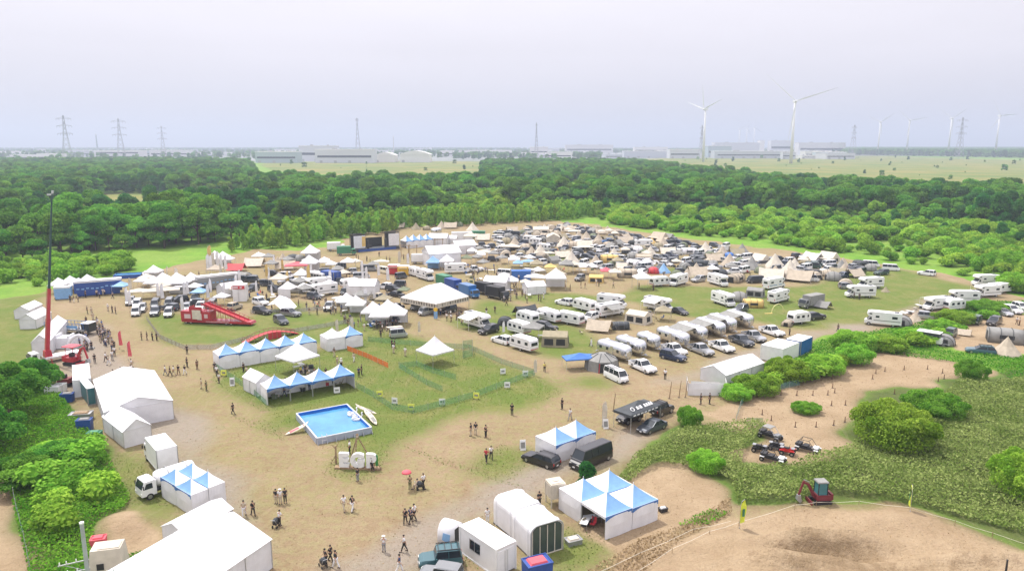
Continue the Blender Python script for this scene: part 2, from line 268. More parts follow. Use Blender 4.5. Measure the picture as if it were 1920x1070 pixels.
def crown(kind, seed):
    r = np.random.default_rng(seed); lob = []
    if kind == 'broad':
        n = r.integers(9, 14); Rr = 4.6
        for i in range(n):
            a = r.uniform(0, 6.28); q = Rr * math.sqrt(r.uniform(0, 1)) * .72; z = 6.4 + 3.4 * (1 - (q / Rr) ** 2) + r.uniform(-1.6, .8); s = r.uniform(1.5, 2.5)
            lob.append((q * math.cos(a), q * math.sin(a), z, s, s, s * r.uniform(.65, .95)))
        for i in range(6):
            a = i * 1.05 + r.uniform(-.3, .3); lob.append((3.2 * math.cos(a), 3.2 * math.sin(a), r.uniform(3.2, 5), 1.7, 1.7, 1.6))
        return lobes_mesh('crown', lob, 3600, .34, LM['forest'], r)
    if kind == 'dark':
        for i in range(12):
            a = r.uniform(0, 6.28); z = r.uniform(2.5, 9.5); q = (1 - (z / 11.5) ** 2) * r.uniform(1.2, 3.2); s = r.uniform(1.3, 2.3)
            lob.append((q * math.cos(a), q * math.sin(a), z, s, s, s))
        return lobes_mesh('crown', lob, 3000, .33, LM['deep'], r)
    if kind == 'pale':
        for i in range(11):
            a = r.uniform(0, 6.28); q = 3.8 * math.sqrt(r.uniform(0, 1)) * .8; z = 3.2 + 2.6 * (1 - (q / 4) ** 2) + r.uniform(-1, .6); s = r.uniform(1.1, 2.0)
            lob.append((q * math.cos(a), q * math.sin(a), z, s, s, s * .85))
        return lobes_mesh('crown', lob, 2000, .33, LM['bright'], r)
    if kind == 'slim':
        for i in range(9):
            z = .9 + i * .58 + r.uniform(-.2, .2); q = .75 * r.uniform(0, 1); a = r.uniform(0, 6.28); s = (math.sin(math.pi * min(1, (z + 1.2) / 7.6)) ** .7) * r.uniform(.75, 1.2) + .15
            lob.append((q * math.cos(a), q * math.sin(a), z, s, s, s * .9))
        return lobes_mesh('crown', lob, 900, .26, LM['bright'], r, core=.6)
    if kind == 'shrub':
        for i in range(8):
            a = r.uniform(0, 6.28); q = r.uniform(0, 1.3); s = r.uniform(.6, 1.15); lob.append((q * math.cos(a), q * math.sin(a), r.uniform(.5, 1.5), s, s, s * .85))
        return lobes_mesh('foliage', lob, 1000, .17, LM['bright'], r)
    if kind == 'bigbush':
        lob.append((0, 0, 1.4, 4.2, 4.2, 2.3))
        for i in range(34):
            a = r.uniform(0, 6.28); q = 4.4 * math.sqrt(r.uniform(0, 1)); z = .9 + 2.8 * math.sqrt(max(0, 1 - (q / 4.8) ** 2)) * r.uniform(.75, 1.02); s = r.uniform(.55, 1.15); lob.append((q * math.cos(a), q * math.sin(a), z, s, s, s * .8))
        return lobes_mesh('foliage', lob, 19000, .13, LM['bright'], r, jit=.9, core=.72)
    if kind == 'neartree':
        for i in range(26):
            a = r.uniform(0, 6.28); q = 4.6 * math.sqrt(r.uniform(0, 1)); z = 2 + 4.6 * (1 - (q / 5.4) ** 2) * r.uniform(.5, 1.05); s = r.uniform(.8, 1.7); lob.append((q * math.cos(a), q * math.sin(a), z, s, s, s * .8))
        return lobes_mesh('crown', lob, 16000, .17, LM['forest'], r, jit=.9, core=.7)
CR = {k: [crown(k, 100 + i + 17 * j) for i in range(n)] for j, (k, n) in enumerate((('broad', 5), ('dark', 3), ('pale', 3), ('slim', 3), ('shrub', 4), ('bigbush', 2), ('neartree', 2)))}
bark = mat('bark', (.12, .09, .06), .9, var=.3)
def trunk_mesh(h, r0, r1, limbs):
    r = random.Random(h * 10); V = []; F = []
    def seg(p, q, a, b, n=6):
        p = Vector(p); q = Vector(q); z = (q - p).normalized(); x = z.orthogonal().normalized(); y = z.cross(x); o = len(V)
        for c, rad in ((p, a), (q, b)):
            for i in range(n): t = 2 * math.pi * i / n; V.append(c + x * math.cos(t) * rad + y * math.sin(t) * rad)
        F.extend([o + i, o + (i + 1) % n, o + n + (i + 1) % n, o + n + i] for i in range(n))
    seg((0, 0, -.1), (.1, .05, h * .5), r0, (r0 + r1) / 2); seg((.1, .05, h * .5), (0, 0, h), (r0 + r1) / 2, r1)
    for i in range(limbs):
        a = i * 6.28 / limbs + r.uniform(-.4, .4); z = h * r.uniform(.35, .7); q = h * .35; seg((.05, .03, z), (math.cos(a) * q, math.sin(a) * q, z + h * .3), r1 * 1.1, r1 * .4, 5)
    return npmesh('trunk', V, F, bark)
TR = dict(broad=trunk_mesh(7.5, .3, .14, 5), dark=trunk_mesh(8.5, .28, .1, 5), pale=trunk_mesh(4.2, .2, .08, 4), slim=trunk_mesh(5.2, .09, .03, 3), neartree=trunk_mesh(5.5, .25, .1, 6))
TR['shrub'] = trunk_mesh(1.3, .05, .02, 4); TR['bigbush'] = trunk_mesh(3, .12, .05, 6)
NM = dict(broad='broadleaf_tree', dark='dark_tree', pale='pale_tree', slim='young_tree', shrub='shrub', bigbush='bush', neartree='broadleaf_tree')
THINGS = []
def plant(kind, x, y, s, sz=None, label='', group=None, cat='tree', var=None):
    e = link(bpy.data.objects.new(NM[kind], None)); e.location = (x, y, 0); e.rotation_euler.z = random.uniform(0, 6.28); e.scale = (s, s, sz or s); e.empty_display_size = .3
    meta(e, label, cat, group)
    ms = CR[kind]; c = link(bpy.data.objects.new('foliage' if 'bush' in kind or kind == 'shrub' else 'crown', ms[var if var is not None else random.randrange(len(ms))])); c.parent = e
    t = link(bpy.data.objects.new('stem' if 'bush' in kind or kind == 'shrub' else 'trunk', TR[kind])); t.parent = e
    return e, c
def scatter(polys, spacing, seed, excl=()):
    """jittered points in world space inside pixel polygons"""
    r = np.random.default_rng(seed); pts = []
    for poly in polys:
        w_ = np.array([G(*p)[:2] for p in poly]); lo = w_.min(0); hi = w_.max(0)
        X, Y = np.meshgrid(np.arange(lo[0], hi[0], spacing), np.arange(lo[1], hi[1], spacing)); X = (X + r.uniform(-.48, .48, X.shape) * spacing).ravel(); Y = (Y + r.uniform(-.48, .48, Y.shape) * spacing).ravel()
        a, b = P(X, Y); k = inpoly(a, b, poly)
        for q in excl: k &= ~inpoly(a, b, q)
        pts.append(np.stack([X[k], Y[k]], 1))
    return np.concatenate(pts)
def stuff_instances(name, pts, scales, choice, sources, label, cat):
    """one object: geometry-node instances of the crowns of trees standing in the scene"""
    me = bpy.data.meshes.new(name); me.vertices.add(len(pts)); me.vertices.foreach_set('co', np.c_[pts, np.zeros(len(pts))].astype(np.float32).ravel())
    fattr(me, 'scl', scales); fattr(me, 'pick', choice); fattr(me, 'rot', rng.uniform(0, 6.28, len(pts)))
    o = meta(link(bpy.data.objects.new(name, me)), label, cat, kind='stuff')
    ng = bpy.data.node_groups.new(name, 'GeometryNodeTree'); ng.interface.new_socket('Geometry', in_out='INPUT', socket_type='NodeSocketGeometry'); ng.interface.new_socket('Geometry', in_out='OUTPUT', socket_type='NodeSocketGeometry')
    gi = ng.nodes.new('NodeGroupInput'); go = ng.nodes.new('NodeGroupOutput'); jn = ng.nodes.new('GeometryNodeJoinGeometry')
    def at(n): a = ng.nodes.new('GeometryNodeInputNamedAttribute'); a.data_type = 'FLOAT'; a.inputs['Name'].default_value = n; return a.outputs['Attribute']
    cb = ng.nodes.new('ShaderNodeCombineXYZ'); ng.links.new(at('rot'), cb.inputs[2]); cs = ng.nodes.new('ShaderNodeCombineXYZ'); sc_ = at('scl')
    for i in range(3): ng.links.new(sc_, cs.inputs[i])
    pk = at('pick'); e2r = ng.nodes.new('FunctionNodeEulerToRotation'); ng.links.new(cb.outputs[0], e2r.inputs[0])
    for k, src in enumerate(sources):
        oi = ng.nodes.new('GeometryNodeObjectInfo'); oi.inputs['Object'].default_value = src; oi.inputs['As Instance'].default_value = True; oi.transform_space = 'ORIGINAL'
        cp = ng.nodes.new('FunctionNodeCompare'); cp.data_type = 'FLOAT'; cp.operation = 'EQUAL'; cp.inputs['B'].default_value = k; cp.inputs['Epsilon'].default_value = .1
        ng.links.new(pk, cp.inputs['A']); ip = ng.nodes.new('GeometryNodeInstanceOnPoints')
        ng.links.new(gi.outputs[0], ip.inputs['Points']); ng.links.new(cp.outputs[0], ip.inputs['Selection']); ng.links.new(oi.outputs['Geometry'], ip.inputs['Instance'])
        ng.links.new(e2r.outputs[0], ip.inputs['Rotation']); ng.links.new(cs.outputs[0], ip.inputs['Scale']); ng.links.new(ip.outputs[0], jn.inputs[0])
    ng.links.new(jn.outputs[0], go.inputs[0]); md = o.modifiers.new('instances', 'NODES'); md.node_group = ng
    return o
# --- woods
CLEAR = [(90, 402), (190, 364), (480, 362), (480, 392), (380, 404), (250, 414), (100, 425)]
FOREST = [[(-700, 312), (100, 310), (300, 308), (470, 312), (486, 350), (900, 354), (905, 312), (1190, 312), (1300, 330), (1500, 356), (1700, 372), (1820, 377), (2600, 384), (2600, 440), (1920, 440), (1750, 424), (1500, 404), (1330, 398),
           (1100, 392), (900, 404), (720, 420), (560, 440), (490, 446), (400, 458), (250, 471), (100, 478), (60, 490), (-700, 520)]]
pts = scatter(FOREST, 7.6, 5, [CLEAR, ])
d = np.hypot(pts[:, 0], pts[:, 1]); a, b = P(pts[:, 0], pts[:, 1])
vis = (a > -250) & (a < 2170); pts, d, a, b = pts[vis], d[vis], a[vis], b[vis]
nn = vnoise(pts[:, 0] + 900, pts[:, 1], 45, 21); n2 = rng.random(len(pts))
kind = np.where(nn + .5 * (n2 - .5) < .27, 1, np.where(nn + .5 * (n2 - .5) > .66, 2, 0))
kind = np.where((b > 400) & (a < 520) & (a > 90) & (kind == 2), 0, kind)
order = np.argsort(d); names = ['broad', 'dark', 'pale']; cnt = [0, 0, 0]; taken = np.zeros(len(pts), bool); srcs = {0: [], 1: [], 2: []}
LAB = ['rounded green broadleaf tree standing in the wood beyond the campsite', 'dark green dense tree standing in the wood beyond the campsite', 'pale yellow green low tree among the darker woodland trees']
for i in order:
    k = int(kind[i])
    if cnt[k] < (300, 300, 300)[k]:
        v = cnt[k] % len(CR[names[k]]); s = random.choice((random.uniform(.6, .95), random.uniform(.9, 1.45)))
        e, c = plant(names[k], *pts[i], s, s * random.uniform(.85, 1.15), LAB[k], names[k] + ' trees of the wood', var=v); c_src = c
        if len(srcs[k]) < len(CR[names[k]]): srcs[k].append(c)
        cnt[k] += 1; taken[i] = True
rest = pts[~taken]; kr = kind[~taken]
srcl = srcs[0] + srcs[1] + srcs[2]; off = [0, len(srcs[0]), len(srcs[0]) + len(srcs[1])]
pick = np.array([off[k] + rng.integers(0, len(srcs[k])) for k in kr])
far = scatter([[(-300, 281), (300, 279), (900, 279), (1000, 281), (1000, 290), (900, 298), (480, 302), (-300, 304)]], 62, 8); far2 = scatter([[(1550, 280), (2600, 280), (2600, 301), (1920, 297), (1700, 293), (1560, 291)]], 19, 9)
fld = scatter([[(1240, 300), (1590, 294), (2100, 306), (2100, 345), (1700, 342), (1300, 318)], [(490, 308), (900, 306), (900, 330), (500, 322)]], 125, 12)
far3 = scatter([[(1050, 281), (1500, 281), (1500, 288), (1050, 288)], [(850, 292), (1130, 290), (1130, 300), (850, 300)]], 40, 10)
ps = np.concatenate([rest, far, far2, far3, fld]); nfar = len(far) + len(far2) + len(far3) + len(fld)
sc = np.concatenate([rng.uniform(.6, 1.45, len(rest)), rng.uniform(1.0, 1.7, len(far)), rng.uniform(1.6, 2.1, len(far2)), rng.uniform(1, 1.5, len(far3)), rng.uniform(.3, 1.0, len(fld)) ** 1.6])
pk = np.concatenate([pick, rng.integers(0, off[2], nfar)])
stuff_instances('woodland', ps, sc, pk, srcl, 'green woodland canopy stretching back to the hazy industrial horizon', 'woodland')
# --- young trees and scrub
YOUNG = [[(420, 474), (500, 446), (620, 430), (760, 412), (900, 402), (1100, 392), (1130, 404), (1080, 412), (960, 420), (880, 424), (760, 428), (720, 440), (640, 446), (560, 462)]]
yp = scatter(YOUNG, 3.6, 31); dd = np.argsort(np.hypot(*yp.T)); ys = []
for j, i in enumerate(dd[:300]):
    s = random.uniform(.65, 1.35); e, c = plant('slim', *yp[i], s, s * random.uniform(.9, 1.2), 'slender young bright green tree in the thicket behind the stage', 'young trees behind the stage', var=j % 3)
    if j < 3: ys.append(c)
scr = [[(1100, 392), (1330, 398), (1500, 404), (1750, 424), (1930, 440), (2400, 450), (2400, 560), (1920, 555), (1850, 530), (1760, 505), (1650, 488), (1560, 472), (1480, 462), (1390, 452), (1300, 442), (1180, 425), (1120, 415)],
       [(-300, 500), (60, 492), (230, 485), (260, 500), (240, 515), (100, 535), (-300, 560)]]
sp = scatter(scr, 4.0, 33); a_, b_ = P(sp[:, 0], sp[:, 1]); nz = vnoise(sp[:, 0], sp[:, 1] + 500, 22, 5); keep = (rng.random(len(sp)) < np.clip((nz - .15) * 1.6, .2, .95)) & (a_ > -100) & (a_ < 2050); sp = sp[keep]
od = np.argsort(np.hypot(*sp.T)); ss = []
for j, i in enumerate(od[:300]):
    s = random.uniform(.7, 1.9); e, c = plant('shrub', *sp[i], s, s * random.uniform(.8, 1.3), 'light green shrub in the rough meadow around the campsite', 'shrubs of the rough meadow', 'shrub', var=j % 4)
    if j < 4: ss.append(c)
r1 = yp[dd[300:]]; r2 = sp[od[300:]]
pk = np.concatenate([rng.integers(0, 3, len(r1)), 3 + rng.integers(0, 4, len(r2))]); sc = np.concatenate([rng.uniform(.65, 1.35, len(r1)), rng.uniform(.6, 2.3, len(r2)) ** 1.15])
mx_ = rng.random(len(pk)); mx_[:len(r1)] = 1; sel = mx_ < .13; pk = np.where(sel, 7 + rng.integers(0, len(srcs[1]) + len(srcs[2]), len(pk)), pk); sc = np.where(sel, rng.uniform(.35, .75, len(pk)), sc)
stuff_instances('scrub', np.concatenate([r1, r2]), sc, pk, ys + ss + srcs[1] + srcs[2], 'mass of young trees and scrub along the edge of the wood', 'scrub')
def at_plant(kind, px, py, wpx, label, hs=1.0, group=None, cat='bush', var=None):
    g = G(px, py); k = math.hypot(g.y, CAMH) / FPX * wpx; base = {'bigbush': 9.6, 'shrub': 3.2, 'neartree': 10, 'broad': 9, 'pale': 8, 'slim': 2.4, 'dark': 8}[kind]
    g = G(px, py); s = k / base; return plant(kind, g.x, g.y, s, s * hs, label, group, cat, var)
for a in (('bigbush', 1672, 834, 146, 'huge round bright green bush right of the dirt riding course', 1.25), ('bigbush', 1752, 780, 110, 'wide green bush behind the huge round bush by the riding course', 1.0),
          ('bigbush', 1925, 930, 130, 'large dark green bush cut by the right edge beside the bamboo grass', 1.5), ('bigbush', 1292, 797, 48, 'small upright green bush behind the parked grey sedan', 1.7),
          ('bigbush', 1322, 882, 66, 'bright green bush between the bare sandy hollow and the bamboo grass', 1.3), ('bigbush', 1380, 748, 62, 'low green bush at the near end of the long white tent', 1.0),
          ('bigbush', 1420, 736, 90, 'green bush against the side of the long white tent', .9), ('bigbush', 1475, 712, 90, 'green bush in front of the white container', 1.1), ('bigbush', 1545, 700, 80, 'green bush below the blue container', 1.0),
          ('bigbush', 1600, 680, 70, 'dark green bush at the tip of the hedge above the riding course', 1.2), ('bigbush', 1600, 655, 90, 'wide hedge bush between the track and the riding course', .9), ('bigbush', 1510, 772, 56, 'low lone green bush in the middle of the dirt riding course', .75),
          ('bigbush', 1790, 603, 80, 'green bush in front of the row of motorhomes on the right', .6), ('bigbush', 1765, 617, 55, 'bright bush behind the grey camper trailer', .8), ('bigbush', 1845, 582, 75, 'green bush left of the white cars at the right edge', .6),
          ('bigbush', 1720, 640, 80, 'low green bush left of the camper trailer', .7), ('bigbush', 1660, 655, 80, 'low green bush in the strip above the riding course', .8), ('bigbush', 1820, 712, 60, 'thin grey green bush at the far corner of the riding course', 1.5),
          ('bigbush', 1908, 545, 80, 'green bush right of the motorhome beside the scrub', 1.0), ('bigbush', 1880, 510, 80, 'rounded bush in the scrub above the right motorhomes', 1.2), ('bigbush', 1825, 445, 80, 'dark rounded bush alone in the far right meadow', 1.0)):
    at_plant(a[0], a[1], a[2], a[3], a[4], a[5])
e, c = at_plant('dark', 1099, 914, 44, 'small dark green tree behind the four bay blue and white tent', .82, cat='tree')
at_plant('neartree', 20, 790, 150, 'big dark green tree at the left edge above the weeds', 1.0, cat='tree'); at_plant('neartree', 60, 738, 95, 'rounded green tree behind the big tree at the left edge', 1.0, cat='tree')
at_plant('neartree', -30, 850, 130, 'green tree half outside the frame at the left edge', 1.0, cat='tree'); at_plant('neartree', 110, 880, 120, 'broad leafy tree in the weeds left of the box truck', .6, cat='tree')
at_plant('neartree', 45, 905, 130, 'low spreading tree in the weeds beside the left boundary fence', .55, cat='tree', var=1)
for j, p_ in enumerate(scatter([[(25, 900), (120, 800), (190, 850), (236, 935), (150, 975), (120, 1060), (70, 1060)]], 4.2, 71)): s = random.uniform(.5, 1.1); plant('shrub', *p_, s * 1.5, s * 1.3, 'leafy shrub rising out of the dense weeds on the left slope', 'shrubs in the left weeds', 'shrub', var=j % 4)
for j, p_ in enumerate(scatter([[(1345, 745), (1440, 715), (1520, 690), (1640, 655), (1760, 630), (1900, 575), (1930, 590), (1850, 600), (1740, 650), (1620, 672), (1540, 700), (1440, 745)]], 4.4, 72)): s = random.uniform(.6, 1.25); plant('shrub', *p_, s * 1.35, s, 'low green shrub in the hedge strip above the riding course', 'shrubs of the hedge strip', 'shrub', var=j % 4)
# --- leafy ground cover (nobody could count it)
def cover(name, polys, dens, size, hmax, m, label, cat, seed, excl=(), nscale=4, flat=.9):
    r = np.random.default_rng(seed); p = scatter(polys, 1 / math.sqrt(dens), seed, excl); a, b = P(p[:, 0], p[:, 1]); k = (a > -120) & (a < 2040) & (b < 1140); p = p[k]
    h = hmax * (.35 + .65 * vnoise(p[:, 0], p[:, 1], nscale, seed)) * (.7 + .3 * vnoise(p[:, 0], p[:, 1], 1.1, seed + 1)); z = h * r.uniform(.25, 1, len(p)) ** .5
    nr = r.normal(size=(len(p), 3)) * flat; nr[:, 2] += 1.0; v, f = leafquads(np.c_[p, z], nr, size, r)
    me = npmesh(name, v, f, m); sh = np.clip(.15 + .55 * vnoise(p[:, 0], p[:, 1], 3, seed + 2) + r.normal(size=len(p)) * .25, 0, 1); fattr(me, 'shade', np.repeat(sh, 4))
    return meta(link(bpy.data.objects.new(name, me)), label, cat, kind='stuff')
SASA = [[(1150, 908), (1200, 852), (1290, 806), (1420, 798), (1440, 802), (1395, 845), (1390, 875), (1485, 878), (1600, 835), (1620, 800), (1740, 770), (1800, 715), (1860, 720), (2000, 700), (2300, 780), (2300, 1140), (1920, 1005), (1850, 985), (1720, 950), (1560, 925), (1500, 940), (1380, 945), (1370, 905), (1320, 882), (1230, 872), (1180, 905)]]
cover('bamboo_grass', SASA, 42, .15, 1.5, LM['sasa'], 'pale green waist high bamboo grass around the riding course', 'bamboo grass', 41)
cover('weeds', [ROUGH[2][1:-1] + [(-60, 880), (-60, 690)]], 45, .15, 1.3, LM['weed'], 'dense bright green weeds on the slope at the left edge', 'weeds', 43)
cover('tall_grass', [ROUGH[0], [(1860, 690), (1930, 664), (2300, 670), (2300, 700), (1900, 715)]], 13, .18, .8, LM['weed'], 'tall green grass strip between the camp road and the riding course', 'grass', 45, [[(1740, 602), (1800, 590), (1960, 585), (2300, 600), (2300, 680), (1930, 668), (1810, 664), (1760, 655)]])
cover('dry_grass', [[(1060, 1100), (1200, 1010), (1290, 985), (1370, 930), (1372, 965), (1290, 1010), (1220, 1060), (1180, 1110)]], 26, .13, .4, LM['dry'], 'dry straw coloured grass on the bank beside the rope line', 'dry grass', 47)
cover('grass_tufts', [[(1270, 985), (1330, 955), (1370, 962), (1330, 985)], [(240, 1040), (270, 1030), (300, 1040), (270, 1075), (235, 1075)]], 25, .15, .5, LM['weed'], 'green tufts of grass growing through the dry ground', 'grass', 49)
cover('lawn_grass', LAWN[:1] + [LAWN[5], LAWN[7], LAWN[8], LAWN[9], LAWN[10], LAWN[11]], 7, .09, .14, LM['turf'], 'short uneven tufts of lawn grass on the play lawn and field edges', 'grass', 51, nscale=2)
cover('dry_tufts', [[(330, 800), (560, 800), (800, 830), (1000, 760), (1250, 720), (1150, 850), (950, 1010), (830, 1100), (520, 1100), (400, 900)], SAND[0], SAND[1], SAND[2]], 2.2, .07, .10, LM['dry'], 'sparse straw coloured tufts and clods on the trampled soil', 'grass', 53, nscale=2)
# ---------------------------------------------------------------- haze
def haze(dens):
    m = bpy.data.materials.new('haze_air'); m.use_nodes = True; nt = m.node_tree; nt.nodes.clear()
    o = N(nt, 'ShaderNodeOutputMaterial'); v = N(nt, 'ShaderNodeVolumePrincipled'); v.inputs['Color'].default_value = (.66, .75, .90, 1); v.inputs['Density'].default_value = dens; v.inputs['Anisotropy'].default_value = .2
    nt.links.new(v.outputs[0], o.inputs['Volume'])
    x0, x1, y0, y1, z0, z1 = -16800, 16900, -2100, 22900, -3.5, 260
    V = [(x, y, z) for z in (z0, z1) for y in (y0, y1) for x in (x0, x1)]
    me = npmesh('haze', V, [(0, 2, 3, 1), (4, 5, 7, 6), (0, 1, 5, 4), (2, 6, 7, 3), (0, 4, 6, 2), (1, 3, 7, 5)], m)
    meta(link(bpy.data.objects.new('haze', me)), 'thin pale blue summer haze hanging over the whole plain', 'haze', kind='stuff')
haze(.00026)
# ================================================================ mesh kit
class MB:
    def __init__(s): s.v = []; s.f = []; s.sm = False
    def add(s, v, f):
        o = len(s.v); s.v += [tuple(x) for x in v]; s.f += [[o + i for i in q] for q in f]; return s
    def box(s, x, y, z, lx, ly, lz, rz=0, tx=1, ty=1):
        """box centred on x,y with its bottom at z; tx,ty taper the top"""
        c, n = math.cos(rz), math.sin(rz); V = []
        for dz, kx, ky in ((0, 1, 1), (lz, tx, ty)):
            for a, b in ((-1, -1), (1, -1), (1, 1), (-1, 1)):
                p, q = a * lx / 2 * kx, b * ly / 2 * ky; V.append((x + p * c - q * n, y + p * n + q * c, z + dz))
        return s.add(V, [(3, 2, 1, 0), (4, 5, 6, 7), (0, 1, 5, 4), (1, 2, 6, 5), (2, 3, 7, 6), (3, 0, 4, 7)])
    def tube(s, p, q, r0, r1=None, n=6):
        r1 = r0 if r1 is None else r1; p = Vector(p); q = Vector(q); z = (q - p).normalized(); x = z.orthogonal().normalized(); y = z.cross(x)
        V = [c + (x * math.cos(6.28318 * i / n) + y * math.sin(6.28318 * i / n)) * r for c, r in ((p, r0), (q, r1)) for i in range(n)]
        return s.add(V, [(i, (i + 1) % n, n + (i + 1) % n, n + i) for i in range(n)] + [tuple(range(n))[::-1], tuple(range(n, 2 * n))])
    def path(s, pts, r, n=5):
        for a, b in zip(pts, pts[1:]): s.tube(a, b, r, n=n)
        return s
    def prism(s, prof, y0, y1, ch=0, k=.96):
        """x,z profile extruded along y; ch rounds the two ends"""
        cx = sum(p[0] for p in prof) / len(prof); cz = sum(p[1] for p in prof) / len(prof); n = len(prof)
        rings = [(y0, 1), (y1, 1)] if not ch else [(y0, k), (y0 + ch, 1), (y1 - ch, 1), (y1, k)]
        V = [(cx + (x - cx) * q, y, cz + (z - cz) * q) for y, q in rings for x, z in prof]; F = []
        for j in range(len(rings) - 1): F += [(j * n + i, j * n + (i + 1) % n, (j + 1) * n + (i + 1) % n, (j + 1) * n + i) for i in range(n)]
        return s.add(V, F + [tuple(range(n))[::-1], tuple(range((len(rings) - 1) * n, len(rings) * n))])
    def loft(s, rings, cap=True):
        n = len(rings[0]); F = []
        for j in range(len(rings) - 1): F += [(j * n + i, j * n + (i + 1) % n, (j + 1) * n + (i + 1) % n, (j + 1) * n + i) for i in range(n)]
        if cap: F += [tuple(range(n))[::-1], tuple(range((len(rings) - 1) * n, len(rings) * n))]
        return s.add([p for r in rings for p in r], F)
    def slab(s, quad, t=.03):
        """thin closed sheet from 3 or 4 points"""
        q = [Vector(p) for p in quad]; nn = (q[1] - q[0]).cross(q[2] - q[0]).normalized() * t; n = len(q)
        return s.add(q + [p - nn for p in q], [tuple(range(n)), tuple(range(n, 2 * n))[::-1]] + [(i, (i + 1) % n, n + (i + 1) % n, n + i) for i in range(n)])
    def ell(s, x, y, z, rx, ry, rz, nu=10, nv=6, half=False):
        rings = []
        for j in range(nv + 1):
            a = (0 if half else -math.pi / 2) + (math.pi / 2 if half else math.pi) * j / nv; c = max(math.cos(a), .02)
            rings.append([(x + rx * c * math.cos(6.28318 * i / nu), y + ry * c * math.sin(6.28318 * i / nu), z + rz * math.sin(a)) for i in range(nu)])
        s.sm = True; return s.loft(rings)
    def torus(s, x, y, z, R_, r, nu=16, nv=8):
        V = [(x + (R_ + r * math.cos(b)) * math.cos(a), y + (R_ + r * math.cos(b)) * math.sin(a), z + r * math.sin(b)) for a in [6.28318 * i / nu for i in range(nu)] for b in [6.28318 * j / nv for j in range(nv)]]
        s.sm = True; return s.add(V, [(i * nv + j, ((i + 1) % nu) * nv + j, ((i + 1) % nu) * nv + (j + 1) % nv, i * nv + (j + 1) % nv) for i in range(nu) for j in range(nv)])
    def mesh(s, name, m):
        me = bpy.data.meshes.new(name); me.from_pydata(s.v, [], s.f); me.materials.append(m)
        b = bmesh.new(); b.from_mesh(me); bmesh.ops.recalc_face_normals(b, faces=b.faces); b.to_mesh(me); b.free()
        if s.sm: me.polygons.foreach_set('use_smooth', [True] * len(me.polygons))
        return me
# materials used over and over
GLASS = mat('dark_glass', (.02, .028, .035), .08, var=.05); TYRE = mat('tyre_rubber', (.022, .022, .022), .85); RIM = mat('wheel_rim', (.45, .46, .47), .35, .8); LAMP = mat('lamp_lens', (.75, .75, .7), .15)
TAIL = mat('tail_lens', (.4, .02, .02), .2); BLK = mat('black_plastic', (.025, .025, .027), .6); STEEL = mat('grey_steel', (.38, .39, .40), .45, .6); WHITEP = mat('white_panel', (.74, .745, .74), .35, var=.05)
PVC = mat('white_tent_pvc', (.80, .80, .815), .5, var=.07, scale=.9, trans=.2, bump=.5, bscale=1.1); BLUEPVC = mat('sky_blue_tent_pvc', (.24, .46, .74), .5, var=.08, trans=.3, bump=.4, bscale=1.2); EDGEBLUE = mat('deep_blue_edging', (.05, .16, .42), .5)
CANVAS = mat('beige_canvas', (.50, .43, .33), .85, var=.12, trans=.12, bump=.2, bscale=3); CREAM = mat('cream_canvas', (.63, .58, .48), .85, var=.1, trans=.12, bump=.2, bscale=3); GREYC = mat('grey_canvas', (.26, .26, .245), .8, var=.12, trans=.08); DARKC = mat('charcoal_fabric', (.05, .058, .065), .75, var=.15)
KHAKI = mat('khaki_canvas', (.33, .29, .19), .85, var=.14, trans=.08); OLIVEC = mat('olive_fabric', (.17, .20, .12), .85, var=.12); YELC = mat('yellow_canvas', (.62, .44, .15), .8); PINKC = mat('pink_red_fabric', (.72, .12, .15), .7, trans=.15); REDC = mat('red_fabric', (.5, .03, .04), .6)
BLUEC = mat('blue_fabric', (.04, .15, .45), .6); SKYC = mat('pale_blue_fabric', (.22, .42, .68), .6, trans=.1); WOOD = mat('weathered_wood', (.30, .21, .12), .85, var=.25, scale=5); MESHD = mat('dark_mesh', (.03, .032, .03), .9); POLE = mat('pole_metal', (.55, .56, .57), .4, .7)
SKIN = mat('skin', (.46, .27, .18), .6); HAIR = mat('dark_hair', (.02, .015, .012), .6); REDM = mat('red_machine_paint', (.40, .02, .035), .4, coat=.4); GRN = mat('green_paint', (.04, .20, .10), .5); NAVY = mat('navy_blue_paint', (.02, .07, .28), .4); TEAL = mat('teal_paint', (.04, .16, .18), .4)
PAINT = {k: mat(k.replace(' ', '_') + '_car_paint', c, .28, m_, var=.04, coat=.6) for k, c, m_ in (('white', (.74, .75, .75), 0), ('black', (.012, .012, .014), 0), ('silver', (.42, .43, .44), .6), ('dark grey', (.075, .085, .10), .4), ('navy', (.02, .035, .08), .3),
         ('green', (.03, .07, .05), .2), ('grey', (.22, .23, .235), .4), ('beige', (.50, .44, .33), 0), ('blue', (.03, .16, .42), .2), ('teal', (.05, .13, .15), .3), ('cream', (.72, .66, .48), 0), ('red', (.45, .02, .02), .1), ('sand', (.40, .35, .25), 0))}
ALU = mat('polished_aluminium', (.66, .67, .69), .22, .85, var=.05)
CACHE = {}
def part(P_, name, mb, m, par=-1, label=None): P_.append((name, mb.mesh(name, m), par, label)); return len(P_) - 1
THINGS = []
def inst(key, builder, name, x, y, rz=0, z=0, label=None, cat=None, group=None, desc=None, scale=1, px=None):
    if key not in CACHE:
        L_ = []; builder(L_); CACHE[key] = L_
    spec = CACHE[key]
    e = link(bpy.data.objects.new(name, None)); e.location = (x, y, z); e.rotation_euler.z = rz; e.empty_display_size = .3
    if scale != 1: e.scale = scale if isinstance(scale, tuple) else (scale,) * 3
    made = []
    for nm_, me, par, lb in spec:
        o = link(bpy.data.objects.new(nm_, me)); o.parent = e if par < 0 else made[par]; made.append(o)
        if lb: o['label'] = lb
    meta(e, label, cat, group); THINGS.append([e, label, desc or cat, px or tuple(float(q) for q in P(x, y)), cat]); return e
